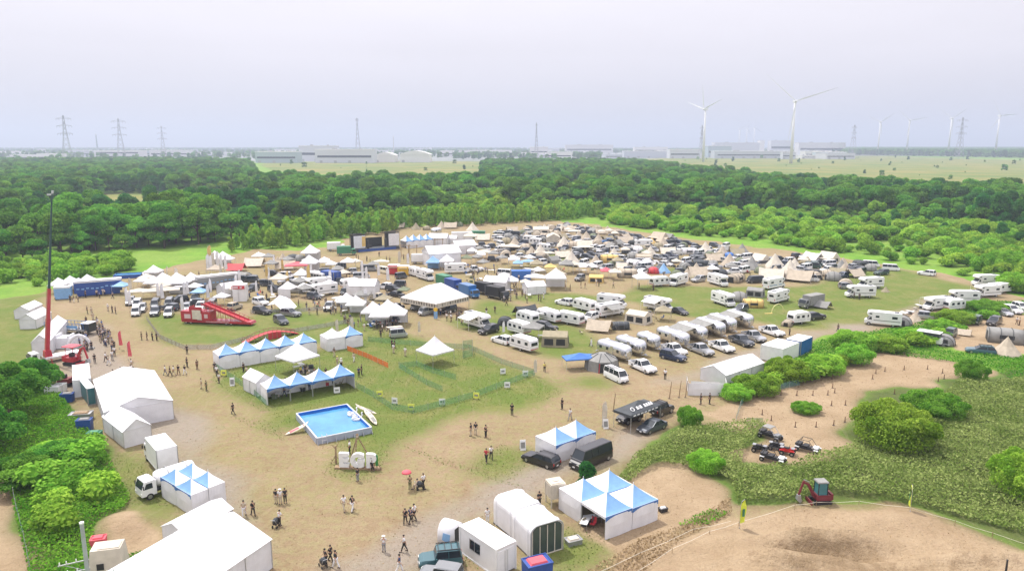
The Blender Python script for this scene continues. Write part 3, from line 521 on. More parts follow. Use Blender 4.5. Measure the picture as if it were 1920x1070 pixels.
def head(px, py, ix, iy):
    a = G(px, py); b = G(px + ix, py + iy); return math.atan2(b.y - a.y, b.x - a.x)
# ---------------------------------------------------------------- vehicles (front towards +x)
def wheels(P_, xs, w, r, wd=.22, inset=.02):
    for x in xs:
        for sd_ in (-1, 1):
            y = sd_ * (w / 2 - wd / 2 - inset); i = part(P_, 'wheel', MB().tube((x, y - wd / 2, r), (x, y + wd / 2, r), r, n=14), TYRE)
            part(P_, 'rim', MB().tube((x, y + sd_ * wd * .5, r), (x, y + sd_ * (wd * .5 + .015), r), r * .6, n=10), RIM, i)
CARS = {'suv': (4.7, 1.86, 1.72, 1.02, .72, .98, -.15, -2.0, -2.28, .37), 'sedan': (4.6, 1.78, 1.45, .90, .95, .78, .05, -1.05, -1.75, .32), 'wagon': (4.75, 1.8, 1.5, .92, .9, .80, .05, -1.9, -2.3, .32), 'minivan': (4.7, 1.74, 1.85, 1.02, 1.35, .92, .75, -2.1, -2.3, .32),
        'van': (4.75, 1.72, 2.0, 1.15, 2.02, 1.0, 1.45, -2.25, -2.33, .32), 'keivan': (3.4, 1.48, 1.85, 1.05, 1.35, .95, 1.0, -1.58, -1.68, .27), 'jeep': (3.9, 1.7, 1.82, 1.12, .55, 1.06, .3, -1.7, -1.85, .40), 'longvan': (5.9, 1.88, 2.3, 1.25, 2.45, 1.05, 1.85, -2.72, -2.88, .34), 'pickup': (5.7, 1.98, 1.86, 1.12, .95, 1.1, .35, -.85, -1.2, .42)}
def build_car(kind, paint, extra=None):
    Ln, W, H, belt, hx, hood, rf, rr, rb, wr = CARS[kind]; m = PAINT[paint]
    def f(P_):
        h = W / 2; e = Ln / 2
        def sec(x, w0, w1, z0, z1): return [(x, -w0, z0), (x, -w0 * 1.0, (z0 + z1) / 2), (x, -w1, z1), (x, w1, z1), (x, w0, (z0 + z1) / 2), (x, w0, z0)]
        b = MB(); bz = belt if kind != 'pickup' else .78; rz0 = .32 if wr < .38 else .45
        b.loft([sec(-e, h * .9, h * .82, rz0 + .12, bz - .12), sec(-e + .12, h, h * .93, rz0 - .05, bz), sec((-e + hx) / 2, h, h * .94, rz0 - .1, bz), sec(hx, h, h * .93, rz0 - .1, belt), sec(hx + .05, h, h * .93, rz0 - .1, belt - .02), sec(e - .35, h * .98, h * .86, rz0 - .05, hood), sec(e - .08, h * .93, h * .76, rz0, hood - .12), sec(e, h * .84, h * .7, rz0 + .12, hood - .3)])
        body = part(P_, 'body', b, m)
        g = MB(); gx = lambda x, w0, w1, z1: [(x, -w0, belt - .03), (x, -w1, z1), (x, w1, z1), (x, w0, belt - .03)]
        top = H - .07; g.loft([gx(rb, h * .90, h * .88, belt), gx(rr, h * .92, h * .76, top), gx(rf, h * .92, h * .76, top), gx(hx, h * .9, h * .86, belt)]); part(P_, 'windows', g, GLASS)
        r = MB(); r.loft([[(x, -w_, top - .02), (x, -w_ * .9, z_), (x, w_ * .9, z_), (x, w_, top - .02)] for x, w_, z_ in ((rr - .06, h * .76, top + .01), (rr + .25, h * .79, H), (rf - .3, h * .79, H), (rf + .06, h * .76, top + .01))])
        for sd_ in (-1, 1):
            xs = [(rb + .02, rr), (hx - .02, rf)] + [((rr + rf) / 2 - (.5 if kind in ('van', 'minivan') else 0) + q, (rr + rf) / 2 - (.5 if kind in ('van', 'minivan') else 0) + q) for q in ((-.0, 1.15) if rf - rr > 2.0 else (0,))]
            for a_, c_ in xs: r.tube((a_, sd_ * h * .925, belt - .03), (c_, sd_ * h * .79, top), .045, n=4)
        part(P_, 'roof', r, m)
        if kind == 'pickup':
            w_ = MB(); w_.box(-e / 2 - .62, h * .93, bz, e - 1.25, .08, .36).box(-e / 2 - .62, -h * .93, bz, e - 1.25, .08, .36).box(-e + .05, 0, bz, .08, h * 1.8, .36); part(P_, 'bed_wall', w_, m)
            part(P_, 'bed_liner', MB().box(-e / 2 - .6, 0, bz - .02, e - 1.3, h * 1.75, .06), BLK)
        wheels(P_, (-e + (.85 if kind != 'pickup' else 1.15), e - (.85 if kind != 'pickup' else .95)), W + .02, wr)
        for sd_ in (-1, 1):
            part(P_, 'headlight', MB().box(e - .07, sd_ * h * .62, hood - .34, .12, .34, .15), LAMP); part(P_, 'tail_light', MB().box(-e + .02, sd_ * h * .78, bz - .42, .08, .16, .32), TAIL)
            part(P_, 'mirror', MB().box(hx - .15, sd_ * (h + .09), belt, .12, .18, .14), m if paint != 'white' else BLK)
        for sd_ in (-1, 1): i = part(P_, 'bumper', MB().box(sd_ * (e - .02), 0, rz0 - .03, .12, W * .84, .2), BLK); part(P_, 'number_plate', MB().box(sd_ * (e + .045), 0, rz0 + .04, .02, .33, .16), WHITEP, i)
        if extra == 'box': part(P_, 'roof_box', MB().box(-.6, 0, H + .12, 1.6, .8, .3, tx=.85, ty=.8).box(-.1, 0, H, .05, 1.1, .12).box(-1.1, 0, H, .05, 1.1, .12), BLK)
        if extra == 'rack':
            q = MB()
            for x in (-1.6, -1, -.4, .2): q.box(x, 0, H + .04, .06, W * .75, .05)
            for sd_ in (-1, 1): q.box(-.7, sd_ * W * .38, H + .02, 2.1, .05, .08)
            part(P_, 'roof_rack', q, BLK)
        if extra == 'rooftent': part(P_, 'roof_tent', MB().box(-.4, 0, H + .06, 2.0, 1.25, .28, tx=.95, ty=.95), GREYC)
        if extra == 'awning':
            part(P_, 'awning', MB().slab([(-1.8, h, H + .05), (1.2, h, H + .05), (1.2, h + 2.2, H - .25), (-1.8, h + 2.2, H - .25)]).tube((1.2, h + 2.15, 0), (1.2, h + 2.15, H - .25), .03).tube((-1.8, h + 2.15, 0), (-1.8, h + 2.15, H - .25), .03), CREAM)
    return f
def win(P_, name, x, y, z, lx, lz, side, frame=True, parent=-1):
    """window on a side wall (side = +-1: y normal) with a raised rim"""
    i = part(P_, 'window', MB().box(x, y + side * .012, z, lx, .03, lz), GLASS, parent); return i
def build_motorhome(awn=False, stripe='grey', L_=6.6):
    def f(P_):
        W = 2.2; e = L_ / 2
        part(P_, 'body', MB().prism([(-e, .55), (-e, 2.75), (-e + .15, 2.95), (e - .9, 3.0), (e - .25, 2.85), (e - .1, 2.45), (e - .35, 2.1), (e - 1.0, 1.95), (e - 1.15, .55)], -W / 2, W / 2, .08, .985), WHITEP)
        part(P_, 'cab', MB().prism([(e - 1.2, .4), (e - 1.2, 1.98), (e - .85, 1.98), (e - .15, 1.25), (e + .25, 1.05), (e + .3, .45)], -W * .43, W * .43, .08, .97), WHITEP)
        part(P_, 'windscreen', MB().slab([(e - .80, -.85, 1.96), (e - .80, .85, 1.96), (e - .12, .88, 1.26), (e - .12, -.88, 1.26)], -.02), GLASS)
        for sd_ in (-1, 1):
            part(P_, 'cab_window', MB().prism([(e - 1.1, 1.25), (e - 1.1, 1.8), (e - .8, 1.8), (e - .3, 1.28)], sd_ * W * .43 - .02, sd_ * W * .43 + .02), GLASS)
            win(P_, 'window', -e + 1.3, sd_ * W / 2, 1.75, 1.0, .5, sd_); win(P_, 'window', e - 2.1, sd_ * W / 2, 1.8, .7, .4, sd_)
            win(P_, 'window', e - .8, sd_ * W / 2, 2.4, .5, .25, sd_)
            part(P_, 'stripe', MB().box(-.6, sd_ * (W / 2 + .004), 1.15, L_ * .75, .012, .16), PAINT[stripe])
            part(P_, 'headlight', MB().box(e + .27, sd_ * .75, .75, .1, .3, .2), LAMP); part(P_, 'tail_light', MB().box(-e - .02, sd_ * .9, .85, .05, .15, .4), TAIL)
        part(P_, 'door', MB().box(.3, -W / 2 - .015, .6, .65, .03, 1.9), WHITEP); part(P_, 'rear_window', MB().box(-e - .01, 0, 1.7, .03, 1.1, .5), GLASS)
        part(P_, 'roof_vent', MB().box(-1.2, 0, 2.96, .6, .6, .14).box(.8, .1, 2.98, .45, .45, .12), WHITEP); part(P_, 'solar_panel', MB().box(-2.3, 0, 2.97, .9, 1.2, .04), GLASS)
        wheels(P_, (-e + 1.5, e - .55), W - .1, .36)
        if awn: part(P_, 'awning', MB().slab([(-2.2, -W / 2, 2.7), (1.6, -W / 2, 2.7), (1.6, -W / 2 - 2.4, 2.2), (-2.2, -W / 2 - 2.4, 2.2)]).tube((1.55, -W / 2 - 2.35, 0), (1.55, -W / 2 - 2.35, 2.2), .03).tube((-2.15, -W / 2 - 2.35, 0), (-2.15, -W / 2 - 2.35, 2.2), .03), WHITEP if awn != 'grey' else GREYC)
    return f
def build_caravan(L_=5.6, awn=None, H=2.6):
    def f(P_):
        W = 2.2; e = L_ / 2
        part(P_, 'body', MB().prism([(-e, .6), (-e - .05, 1.5), (-e + .15, H - .25), (-e + .5, H), (e - .7, H), (e - .2, H - .35), (e, 1.5), (e - .1, .5)], -W / 2, W / 2, .1, .98), WHITEP)
        for sd_ in (-1, 1):
            for x in (-e + 1.0, .1, e - 1.0): win(P_, 'window', x, sd_ * W / 2, 1.45, .75, .55, sd_)
            part(P_, 'stripe', MB().box(0, sd_ * (W / 2 + .004), 1.0, L_ * .9, .012, .07), PAINT['grey'])
        part(P_, 'door', MB().box(.95, -W / 2 - .015, .6, .6, .03, 1.75), WHITEP)
        part(P_, 'end_window', MB().box(-e - .06, 0, 1.4, .04, 1.5, .6), GLASS); part(P_, 'front_window', MB().box(e - .02, 0, 1.4, .05, 1.5, .6), GLASS)
        part(P_, 'roof_vent', MB().box(-.8, 0, H - .01, .6, .6, .14).box(.9, .1, H - .01, .45, .45, .12), WHITEP)
        part(P_, 'drawbar', MB().tube((e - .1, -.5, .5), (e + 1.1, 0, .5), .05).tube((e - .1, .5, .5), (e + 1.1, 0, .5), .05).tube((e + 1, 0, 0), (e + 1, 0, .5), .04), STEEL); part(P_, 'tail_light', MB().box(-e - .03, 0, .7, .05, 1.9, .12), TAIL)
        wheels(P_, (-.15,), W - .05, .33)
        if awn: part(P_, 'awning', MB().slab([(-1.9, -W / 2, H - .25), (1.7, -W / 2, H - .25), (1.6, -W / 2 - 2.3, H - .75), (-1.8, -W / 2 - 2.3, H - .75)]).tube((1.55, -W / 2 - 2.25, 0), (1.55, -W / 2 - 2.25, H - .75), .03).tube((-1.75, -W / 2 - 2.25, 0), (-1.75, -W / 2 - 2.25, H - .75), .03), {'grey': GREYC, 'cream': CREAM, 'white': PVC}[awn])
    return f
def build_silver(L_=7.2, awn=False):
    def f(P_):
        e = L_ / 2; rings = []
        for x, k, zt in ((-e, .25, 1.9), (-e + .06, .62, 2.35), (-e + .3, .86, 2.7), (-e + .8, .98, 2.88), (-e + 1.4, 1, 2.92), (e - 1.4, 1, 2.92), (e - .8, .98, 2.88), (e - .3, .86, 2.68), (e - .06, .62, 2.3), (e, .25, 1.8)):
            ring = []
            for i in range(18):
                a = 6.28318 * i / 18; c, n = math.cos(a), math.sin(a); q = .62; zb = .5 + (1 - k) * .35; zm = (zt + zb) / 2
                ring.append((x, 1.22 * k * math.copysign(abs(c) ** q, c), zm + (zt - zb) / 2 * math.copysign(abs(n) ** q, n)))
            rings.append(ring)
        b = MB().loft(rings); b.sm = True; part(P_, 'shell', b, ALU)
        for sd_ in (-1, 1):
            for x in ([-e + 1.5, -e + 3.2, e - 1.6] if L_ > 6 else [-e + 1.4, e - 1.5]): win(P_, 'window', x, sd_ * 1.215, 1.55, .55, .5, sd_)
            part(P_, 'front_window', MB().box(e - .17, sd_ * .48, 1.5, .14, .8, .5), GLASS); part(P_, 'rear_window', MB().box(-e + .14, sd_ * .42, 1.5, .12, .7, .5), GLASS)
        part(P_, 'door', MB().box(.6, -1.235, .6, .65, .04, 1.8), ALU); part(P_, 'roof_vent', MB().box(-e + 2, 0, 2.88, .7, .7, .22, tx=.8, ty=.8).box(e - 2, 0, 2.88, .5, .5, .14), WHITEP)
        part(P_, 'drawbar', MB().tube((e - .2, -.5, .5), (e + 1.0, 0, .5), .06).tube((e - .2, .5, .5), (e + 1.0, 0, .5), .06).tube((e + .45, -.2, .55), (e + .45, .2, .55), .17), STEEL)
        part(P_, 'bumper', MB().box(-e + .02, 0, .5, .25, 2.0, .12), STEEL)
        wheels(P_, (-.45, .35) if L_ > 6 else (0,), 2.35, .34)
        if awn:
            part(P_, 'awning', MB().slab([(-2.6, -1.1, 2.7), (2.2, -1.1, 2.7), (2.2, -3.6, 2.15), (-2.6, -3.6, 2.15)]).tube((2.15, -3.55, 0), (2.15, -3.55, 2.15), .03).tube((-2.55, -3.55, 0), (-2.55, -3.55, 2.15), .03), GREYC)
    return f
def build_truck(L_=6.2, cargo=None, cab=None, h=3.1, kind='box', cw=2.25):
    cargo = cargo or WHITEP; cab = cab or WHITEP
    def f(P_):
        e = L_ / 2; W = 2.0
        part(P_, 'cab', MB().prism([(e - 1.55, .5), (e - 1.55, 2.05), (e - 1.3, 2.2), (e - .35, 2.15), (e - .05, 1.3), (e, .5)], -W / 2, W / 2, .07, .97), cab)
        part(P_, 'windscreen', MB().slab([(e - .30, -.85, 2.05), (e - .30, .85, 2.05), (e - .035, .88, 1.32), (e - .035, -.88, 1.32)], -.02), GLASS)
        for sd_ in (-1, 1):
            part(P_, 'cab_window', MB().prism([(e - 1.15, 1.3), (e - 1.1, 1.9), (e - .5, 1.9), (e - .25, 1.3)], sd_ * W / 2 - .015, sd_ * W / 2 + .02), GLASS); part(P_, 'headlight', MB().box(e, sd_ * .78, .65, .06, .3, .2), LAMP)
            part(P_, 'mirror', MB().box(e - .15, sd_ * 1.15, 1.4, .08, .14, .4), BLK); part(P_, 'tail_light', MB().box(-e - .02, sd_ * .8, .62, .05, .25, .14), TAIL)
        part(P_, 'chassis', MB().box(-.5, 0, .5, L_ - 1.2, .9, .22).box(-e + .05, 0, .45, .1, 1.9, .12), BLK)
        if kind == 'box':
            i = part(P_, 'cargo_box', MB().box(-.85, 0, .78, L_ - 1.75, cw, h - .8), cargo); part(P_, 'rear_door', MB().box(-e - .02, 0, .85, .04, cw - .15, h - 1.0), cargo, i)
            part(P_, 'corner_rail', MB().box(-e - .01, cw / 2, .78, .08, .05, h - .78).box(-e - .01, -cw / 2, .78, .08, .05, h - .78).box(-.85, cw / 2, .72, L_ - 1.75, .06, .08).box(-.85, -cw / 2, .72, L_ - 1.75, .06, .08), STEEL, i)
        elif kind == 'tank':
            t = MB(); t.sm = True; rr = [(x, [(x, .95 * k * math.cos(6.28318 * i / 16), 1.75 + .85 * k * math.sin(6.28318 * i / 16)) for i in range(16)]) for x, k in ((-e, .5), (-e + .15, .9), (-e + .4, 1), (e - 2.1, 1), (e - 1.85, .9), (e - 1.7, .5))]
            t.loft([q[1] for q in rr]); part(P_, 'tank', t, cargo); part(P_, 'tank_hoop', MB().tube((-e + 1, 0, 1.75), (-e + 1.08, 0, 1.75), .99, n=16).tube((e - 3, 0, 1.75), (e - 2.92, 0, 1.75), .99, n=16), STEEL); part(P_, 'side_locker', MB().box(-.4, -.85, .55, 1.6, .4, .45).box(-.4, .85, .55, 1.6, .4, .45), STEEL)
        elif kind == 'flat':
            part(P_, 'deck', MB().box(-.85, 0, .8, L_ - 1.75, cw, .12).box(-.85, cw / 2, .9, L_ - 1.8, .06, .4).box(-.85, -cw / 2, .9, L_ - 1.8, .06, .4), cargo); part(P_, 'load', MB().box(-.8, 0, .92, L_ - 2.6, cw * .7, .9, tx=.8, ty=.7), GREYC)
        wheels(P_, (-e + 1.1, e - .8), W + .05, .38, .26)
    return f
def build_bus(m, L_=8, H=2.8, stripe=None):
    def f(P_):
        e = L_ / 2; W = 2.3
        part(P_, 'body', MB().prism([(-e, .4), (-e - .02, H - .3), (-e + .25, H), (e - .35, H), (e - .05, H - .5), (e, 1.1), (e, .4)], -W / 2, W / 2, .1, .985), m)
        for sd_ in (-1, 1):
            for k in range(int(L_ // 1.35)): part(P_, 'window', MB().box(-e + .9 + k * 1.3, sd_ * W / 2, 1.4, 1.1, .03, .75), GLASS)
            part(P_, 'headlight', MB().box(e, sd_ * .85, .65, .06, .3, .2), LAMP)
            if stripe: part(P_, 'stripe', MB().box(0, sd_ * (W / 2 + .005), .95, L_ * .95, .012, .25), stripe)
        part(P_, 'windscreen', MB().box(e - .02, 0, 1.25, .06, 2.0, .95, tx=.3), GLASS); part(P_, 'roof_unit', MB().box(0, 0, H, 1.6, 1.2, .18), WHITEP)
        wheels(P_, (-e + 1.6, e - 1.5), W, .42, .26)
    return f
# ---------------------------------------------------------------- tents
def concave(mb, cx, cy, w, l, z0, h, sides=(0, 1, 2, 3), n=6, p=1.3, ex=0.0):
    """faces of a swept pyramid roof; side 0=-y 1=+x 2=+y 3=-x"""
    cor = [(-w / 2 - ex, -l / 2 - ex), (w / 2 + ex, -l / 2 - ex), (w / 2 + ex, l / 2 + ex), (-w / 2 - ex, l / 2 + ex)]
    for s_ in sides:
        a, b = cor[s_], cor[(s_ + 1) % 4]; r = []
        for j in range(n + 1):
            t = j / n; k = 1 - t; z = z0 + h * (t ** p); k = max(k, .012); r.append(((cx + a[0] * k, cy + a[1] * k, z), (cx + b[0] * k, cy + b[1] * k, z)))
        for j in range(n): mb.slab([r[j][0], r[j][1], r[j + 1][1], r[j + 1][0]], .02)
    return mb
def sag_wall(mb, a, b, h, out=.12, t=.03):
    """tent side wall between two posts, bellied a little"""
    a = Vector((a[0], a[1], 0)); b = Vector((b[0], b[1], 0)); d = (b - a); n = Vector((d.y, -d.x, 0)).normalized(); N_ = 6; rows = []
    for z, k in ((h, 0), (h * .55, 1), (.02, .7)): rows.append([a + d * (i / N_) + n * out * k * math.sin(math.pi * i / N_) + Vector((0, 0, z)) for i in range(N_ + 1)])
    for r0, r1 in zip(rows, rows[1:]):
        for i in range(N_): mb.slab([r0[i], r0[i + 1], r1[i + 1], r1[i]], t)
    return mb
def build_bay(w, l, eave, peak, blue, walls, legs=True, swag=True, stuff_in=False, bl=None):
    bl = bl or BLUEPVC
    def f(P_):
        part(P_, 'roof', concave(MB(), 0, 0, w, l, eave, peak, [s_ for s_ in range(4) if s_ not in blue]), PVC)
        if blue: part(P_, 'blue_panel', concave(MB(), 0, 0, w, l, eave, peak, blue), bl)
        c = [(-w / 2, -l / 2), (w / 2, -l / 2), (w / 2, l / 2), (-w / 2, l / 2)]
        for s_ in range(4):
            a, b = c[s_], c[(s_ + 1) % 4]
            if s_ in blue:
                A, B_ = Vector((*a, 0)), Vector((*b, 0)); v = MB(); n_ = 8      # scalloped blue valance
                for i in range(n_):
                    p, q = A.lerp(B_, i / n_), A.lerp(B_, (i + 1) / n_); dp, dq = [.12 + .38 * abs(2 * t - 1) ** 2 for t in (i / n_, (i + 1) / n_)]
                    off_ = Vector((B_.y - A.y, A.x - B_.x, 0)).normalized() * .03
                    v.slab([p + off_ + Vector((0, 0, eave)), q + off_ + Vector((0, 0, eave)), q + off_ + Vector((0, 0, eave - dq)), p + off_ + Vector((0, 0, eave - dp))], .015)
                part(P_, 'valance', v, EDGEBLUE if bl is BLUEPVC else bl)
            elif s_ not in walls: part(P_, 'valance', MB().slab([(*a, eave), (*b, eave), (*b, eave - .25), (*a, eave - .25)], .02), PVC)
            if s_ in walls: part(P_, 'wall', sag_wall(MB(), a, b, eave), PVC)
        for a in c: part(P_, 'leg', MB().tube((a[0] * .985, a[1] * .985, 0), (a[0] * .985, a[1] * .985, eave), .04), POLE)
        part(P_, 'peak_pole', MB().tube((0, 0, eave + peak - .15), (0, 0, eave + peak + .22), .05, .03), PVC)
    return f
def build_gable(w, l, eave, ridge, m=None, open_=(), over=.12):
    """ridge runs along y; gable ends at +-y"""
    m = m or PVC
    def f(P_):
        a, b = w / 2, l / 2; o = over; zo = eave - o * (ridge - eave) / a; n = max(2, int(l / 3)); r = MB()
        for i in range(n):
            y0, y1 = -b - o + (2 * b + 2 * o) * i / n, -b - o + (2 * b + 2 * o) * (i + 1) / n
            r.slab([(-a - o, y0, zo), (0, y0, ridge), (0, y1, ridge), (-a - o, y1, zo)], -.03).slab([(0, y0, ridge), (a + o, y0, zo), (a + o, y1, zo), (0, y1, ridge)], -.03)
        part(P_, 'roof', r, m); q = MB()
        for i in range(1, n): y = -b - o + (2 * b + 2 * o) * i / n; q.tube((-a - o, y, zo + .04), (0, y, ridge + .04), .03, n=4).tube((0, y, ridge + .04), (a + o, y, zo + .04), .03, n=4)
        part(P_, 'roof_seam', q, POLE)
        for s_, y in ((0, -b), (2, b)):
            if s_ not in open_: part(P_, 'gable_end', MB().slab([(-a, y, 0), (a, y, 0), (a, y, eave), (0, y, ridge - .02), (-a, y, eave)], .03), m)
        for s_, x in ((3, -a), (1, a)):
            if s_ not in open_:
                q = MB()
                for i in range(n): sag_wall(q, (x, -b + l * i / n), (x, -b + l * (i + 1) / n), eave, .08 if x > 0 else -.08)
                part(P_, 'wall', q, m)
        for x in (-a, a):
            for i in range(n + 1): part(P_, 'post', MB().box(x + math.copysign(.03, x), -b + l * i / n, 0, .07, .05, eave), POLE)
        part(P_, 'frame_rail', MB().tube((-a - .03, -b - .04, eave), (a + .03, -b - .04, eave), .035).tube((-a - .04, -b, eave - .05), (-a - .04, b, eave - .05), .03).tube((a + .04, -b, eave - .05), (a + .04, b, eave - .05), .03), m)
    return f
def build_canopy(w, l, eave=2.1, peak=.9, m=None, inside=1, wall=None, seed=0):
    m = m or PVC
    def f(P_):
        r = random.Random(seed + 3); part(P_, 'canopy_roof', concave(MB(), 0, 0, w, l, eave, peak, n=3, p=1.15), m)
        v = MB(); c = [(-w / 2, -l / 2), (w / 2, -l / 2), (w / 2, l / 2), (-w / 2, l / 2)]
        for i in range(4): v.slab([(*c[i], eave), (*c[(i + 1) % 4], eave), (*c[(i + 1) % 4], eave - .22), (*c[i], eave - .22)], .02)
        part(P_, 'valance', v, m)
        for a in c: part(P_, 'leg', MB().tube((a[0] * .98, a[1] * .98, 0), (a[0] * .98, a[1] * .98, eave), .03), POLE)
        if wall is not None: part(P_, 'wall', MB().slab([(*c[wall], .02), (*c[(wall + 1) % 4], .02), (*c[(wall + 1) % 4], eave), (*c[wall], eave)], .02), m)
    return f
def build_table(m=None, seed=0):
    def f(P_):
        r = random.Random(seed); part(P_, 'table_top', MB().box(0, 0, .7, 1.8, .75, .04), m or WOOD)
        for x in (-.8, .8):
            for y in (-.3, .3): part(P_, 'leg', MB().tube((x, y, 0), (x, y, .7), .02), STEEL)
    return f
def build_tepee(r=2.1, h=2.9, m=None, n=8, door=0):
    m = m or CREAM
    def f(P_):
        b = MB(); rings = [[(r * k * math.cos(6.28318 * i / n), r * k * math.sin(6.28318 * i / n), h * t) for i in range(n)] for t, k in ((0, 1), (.1, .93), (.5, .46), (.97, .03))]; b.loft(rings); part(P_, 'canvas', b, m)
        a = 6.28318 * (door + .5) / n; c, s_ = math.cos(a), math.sin(a); q = r * math.cos(math.pi / n) * 1.0
        pt = lambda k, z, w_: [(c * (q * k + .04) - s_ * w_, s_ * (q * k + .04) + c * w_, z)]
        part(P_, 'door_flap', MB().slab(pt(.96, .05, -.4) + pt(.96, .05, .4) + pt(.48, h * .48, 0), .02), MESHD); part(P_, 'pole_tip', MB().tube((0, 0, h * .95), (0, 0, h + .15), .04), WOOD)
        g = MB()
        for i in range(n): t = 6.28318 * i / n; g.tube((math.cos(t) * r * .75, math.sin(t) * r * .75, h * .28), (math.cos(t) * r * 1.25, math.sin(t) * r * 1.25, 0), .012, n=3)
        part(P_, 'guy_rope', g, CREAM)
    return f
def build_dome(w, l, h, m=None, ribs=3, n=10):
    m = m or GREYC
    def f(P_):
        b = MB(); rings = []
        for j in range(9):
            t = -1 + 2 * j / 8; k = math.sqrt(max(0, 1 - t * t)) ** .7 * .98 + .02; rings.append([(w / 2 * k * math.cos(math.pi * i / n) * 1.0, l / 2 * t, h * k * math.sin(math.pi * i / n) ** .85) for i in range(n + 1)])
        b.sm = True; b.loft(rings); part(P_, 'shell', b, m)
        for q in range(ribs):
            t = -.6 + 1.2 * q / max(1, ribs - 1); k = math.sqrt(1 - t * t) ** .7 * .98 + .035; g = MB(); part(P_, 'rib', g.path([(w / 2 * k * math.cos(math.pi * i / n), l / 2 * t, h * k * math.sin(math.pi * i / n) ** .85) for i in range(n + 1)], .035, 4), BLK)
        t = -.93; k = math.sqrt(1 - t * t) ** .7 * .98 + .02
        part(P_, 'doorway', MB().slab([(-w * .2, -l * .455, .05), (w * .2, -l * .455, .05), (w * .17, -l * .40, h * .6), (-w * .17, -l * .40, h * .6)], -.1), MESHD)
    return f
def build_tunnel(w, l, h, m=None, ribs=4, sq=.6):
    m = m or CANVAS
    def f(P_):
        n = 10; arc = lambda y, k: [(w / 2 * k * math.copysign(abs(math.cos(math.pi * i / n)) ** sq, math.cos(math.pi * i / n)), y, h * k * math.sin(math.pi * i / n) ** sq) for i in range(n + 1)]
        b = MB(); b.sm = True; b.loft([arc(-l / 2, .97), arc(-l / 4, .98), arc(0, 1), arc(l / 4, .98), arc(l / 2, .93)]); part(P_, 'shell', b, m)
        for q in range(ribs): part(P_, 'rib', MB().path(arc(-l / 2 + .08 + (l - .16) * q / (ribs - 1), 1.012), .04, 4), DARKC if m is not DARKC else GREYC)
        part(P_, 'doorway', MB().slab([(-w * .24, -l / 2 - .01, .05), (w * .24, -l / 2 - .01, .05), (w * .22, -l / 2 - .01, h * .74), (-w * .22, -l / 2 - .01, h * .74)], .03), MESHD)
        part(P_, 'side_window', MB().slab([(w * .488, -l * .2, h * .35), (w * .488, l * .2, h * .35), (w * .47, l * .2, h * .62), (w * .47, -l * .2, h * .62)], -.03).slab([(-w * .488, -l * .2, h * .35), (-w * .488, l * .2, h * .35), (-w * .47, l * .2, h * .62), (-w * .47, -l * .2, h * .62)], .03), MESHD)
    return f
def build_lodge(w, l, eave, ridge, m=None, porch=False):
    """cabin tent with leaning walls, ridge along x"""
    m = m or KHAKI
    def f(P_):
        a, b = w / 2, l / 2; k = .93; P0 = lambda x, y, z: (x * (k if z > .1 else 1), y * (k if z > .1 else 1), z); c = MB()
        c.loft([[(-a, -b, 0), (-a * k, -b * k, eave), (-a * k, 0, ridge), (-a * k, b * k, eave), (-a, b, 0)], [(a, -b, 0), (a * k, -b * k, eave), (a * k, 0, ridge), (a * k, b * k, eave), (a, b, 0)]]); part(P_, 'canvas', c, m)
        for x in (-.22, .22): part(P_, 'mesh_window', MB().slab([(w * (x - .17), -b * .985 - .03, eave * .2), (w * (x + .17), -b * .985 - .03, eave * .2), (w * (x + .16), -b * .945 - .03, eave * .8), (w * (x - .16), -b * .945 - .03, eave * .8)], .02), MESHD)
        for s_ in (-1, 1): part(P_, 'side_mesh', MB().slab([(s_ * (a * .985 + .03), -l * .2, eave * .25), (s_ * (a * .985 + .03), l * .2, eave * .25), (s_ * (a * .945 + .03), l * .2, eave * .8), (s_ * (a * .945 + .03), -l * .2, eave * .8)], .02 * -s_), MESHD)
        if porch: part(P_, 'porch', MB().slab([(-a * k, -b * k, eave), (a * k, -b * k, eave), (a * k, -b - 1.6, eave - .1), (-a * k, -b - 1.6, eave - .1)], .02).tube((a * k, -b - 1.55, 0), (a * k, -b - 1.55, eave - .1), .025).tube((-a * k, -b - 1.55, 0), (-a * k, -b - 1.55, eave - .1), .025), m)
    return f
def build_tarp(w, l, h, m=None, low=.5):
    m = m or CANVAS
    def f(P_):
        a, b = w / 2, l / 2; r = MB()
        for s_ in (-1, 1):
            for i in range(3):
                x0, x1 = -a + w * i / 3, -a + w * (i + 1) / 3; sg = lambda x: -.22 * (1 - (x / a) ** 2); q = [(x0, 0, h + sg(x0)), (x1, 0, h + sg(x1)), (x1 * .93, s_ * b, low + sg(x1) * .3), (x0 * .93, s_ * b, low + sg(x0) * .3)]
                r.slab(q if s_ < 0 else q[::-1], .02)
        part(P_, 'fly_sheet', r, m)
        for x in (-a, a): part(P_, 'pole', MB().tube((x * .99, 0, 0), (x * .99, 0, h + .1), .03), WOOD)
        g = MB()
        for x in (-a, a):
            g.tube((x, 0, h), (x * 1.6, 0, 0), .012, n=3)
            for y in (-b, b): g.tube((x * .93, y, low), (x * 1.1, y * 1.25, 0), .012, n=3)
        part(P_, 'guy_rope', g, CREAM)
    return f
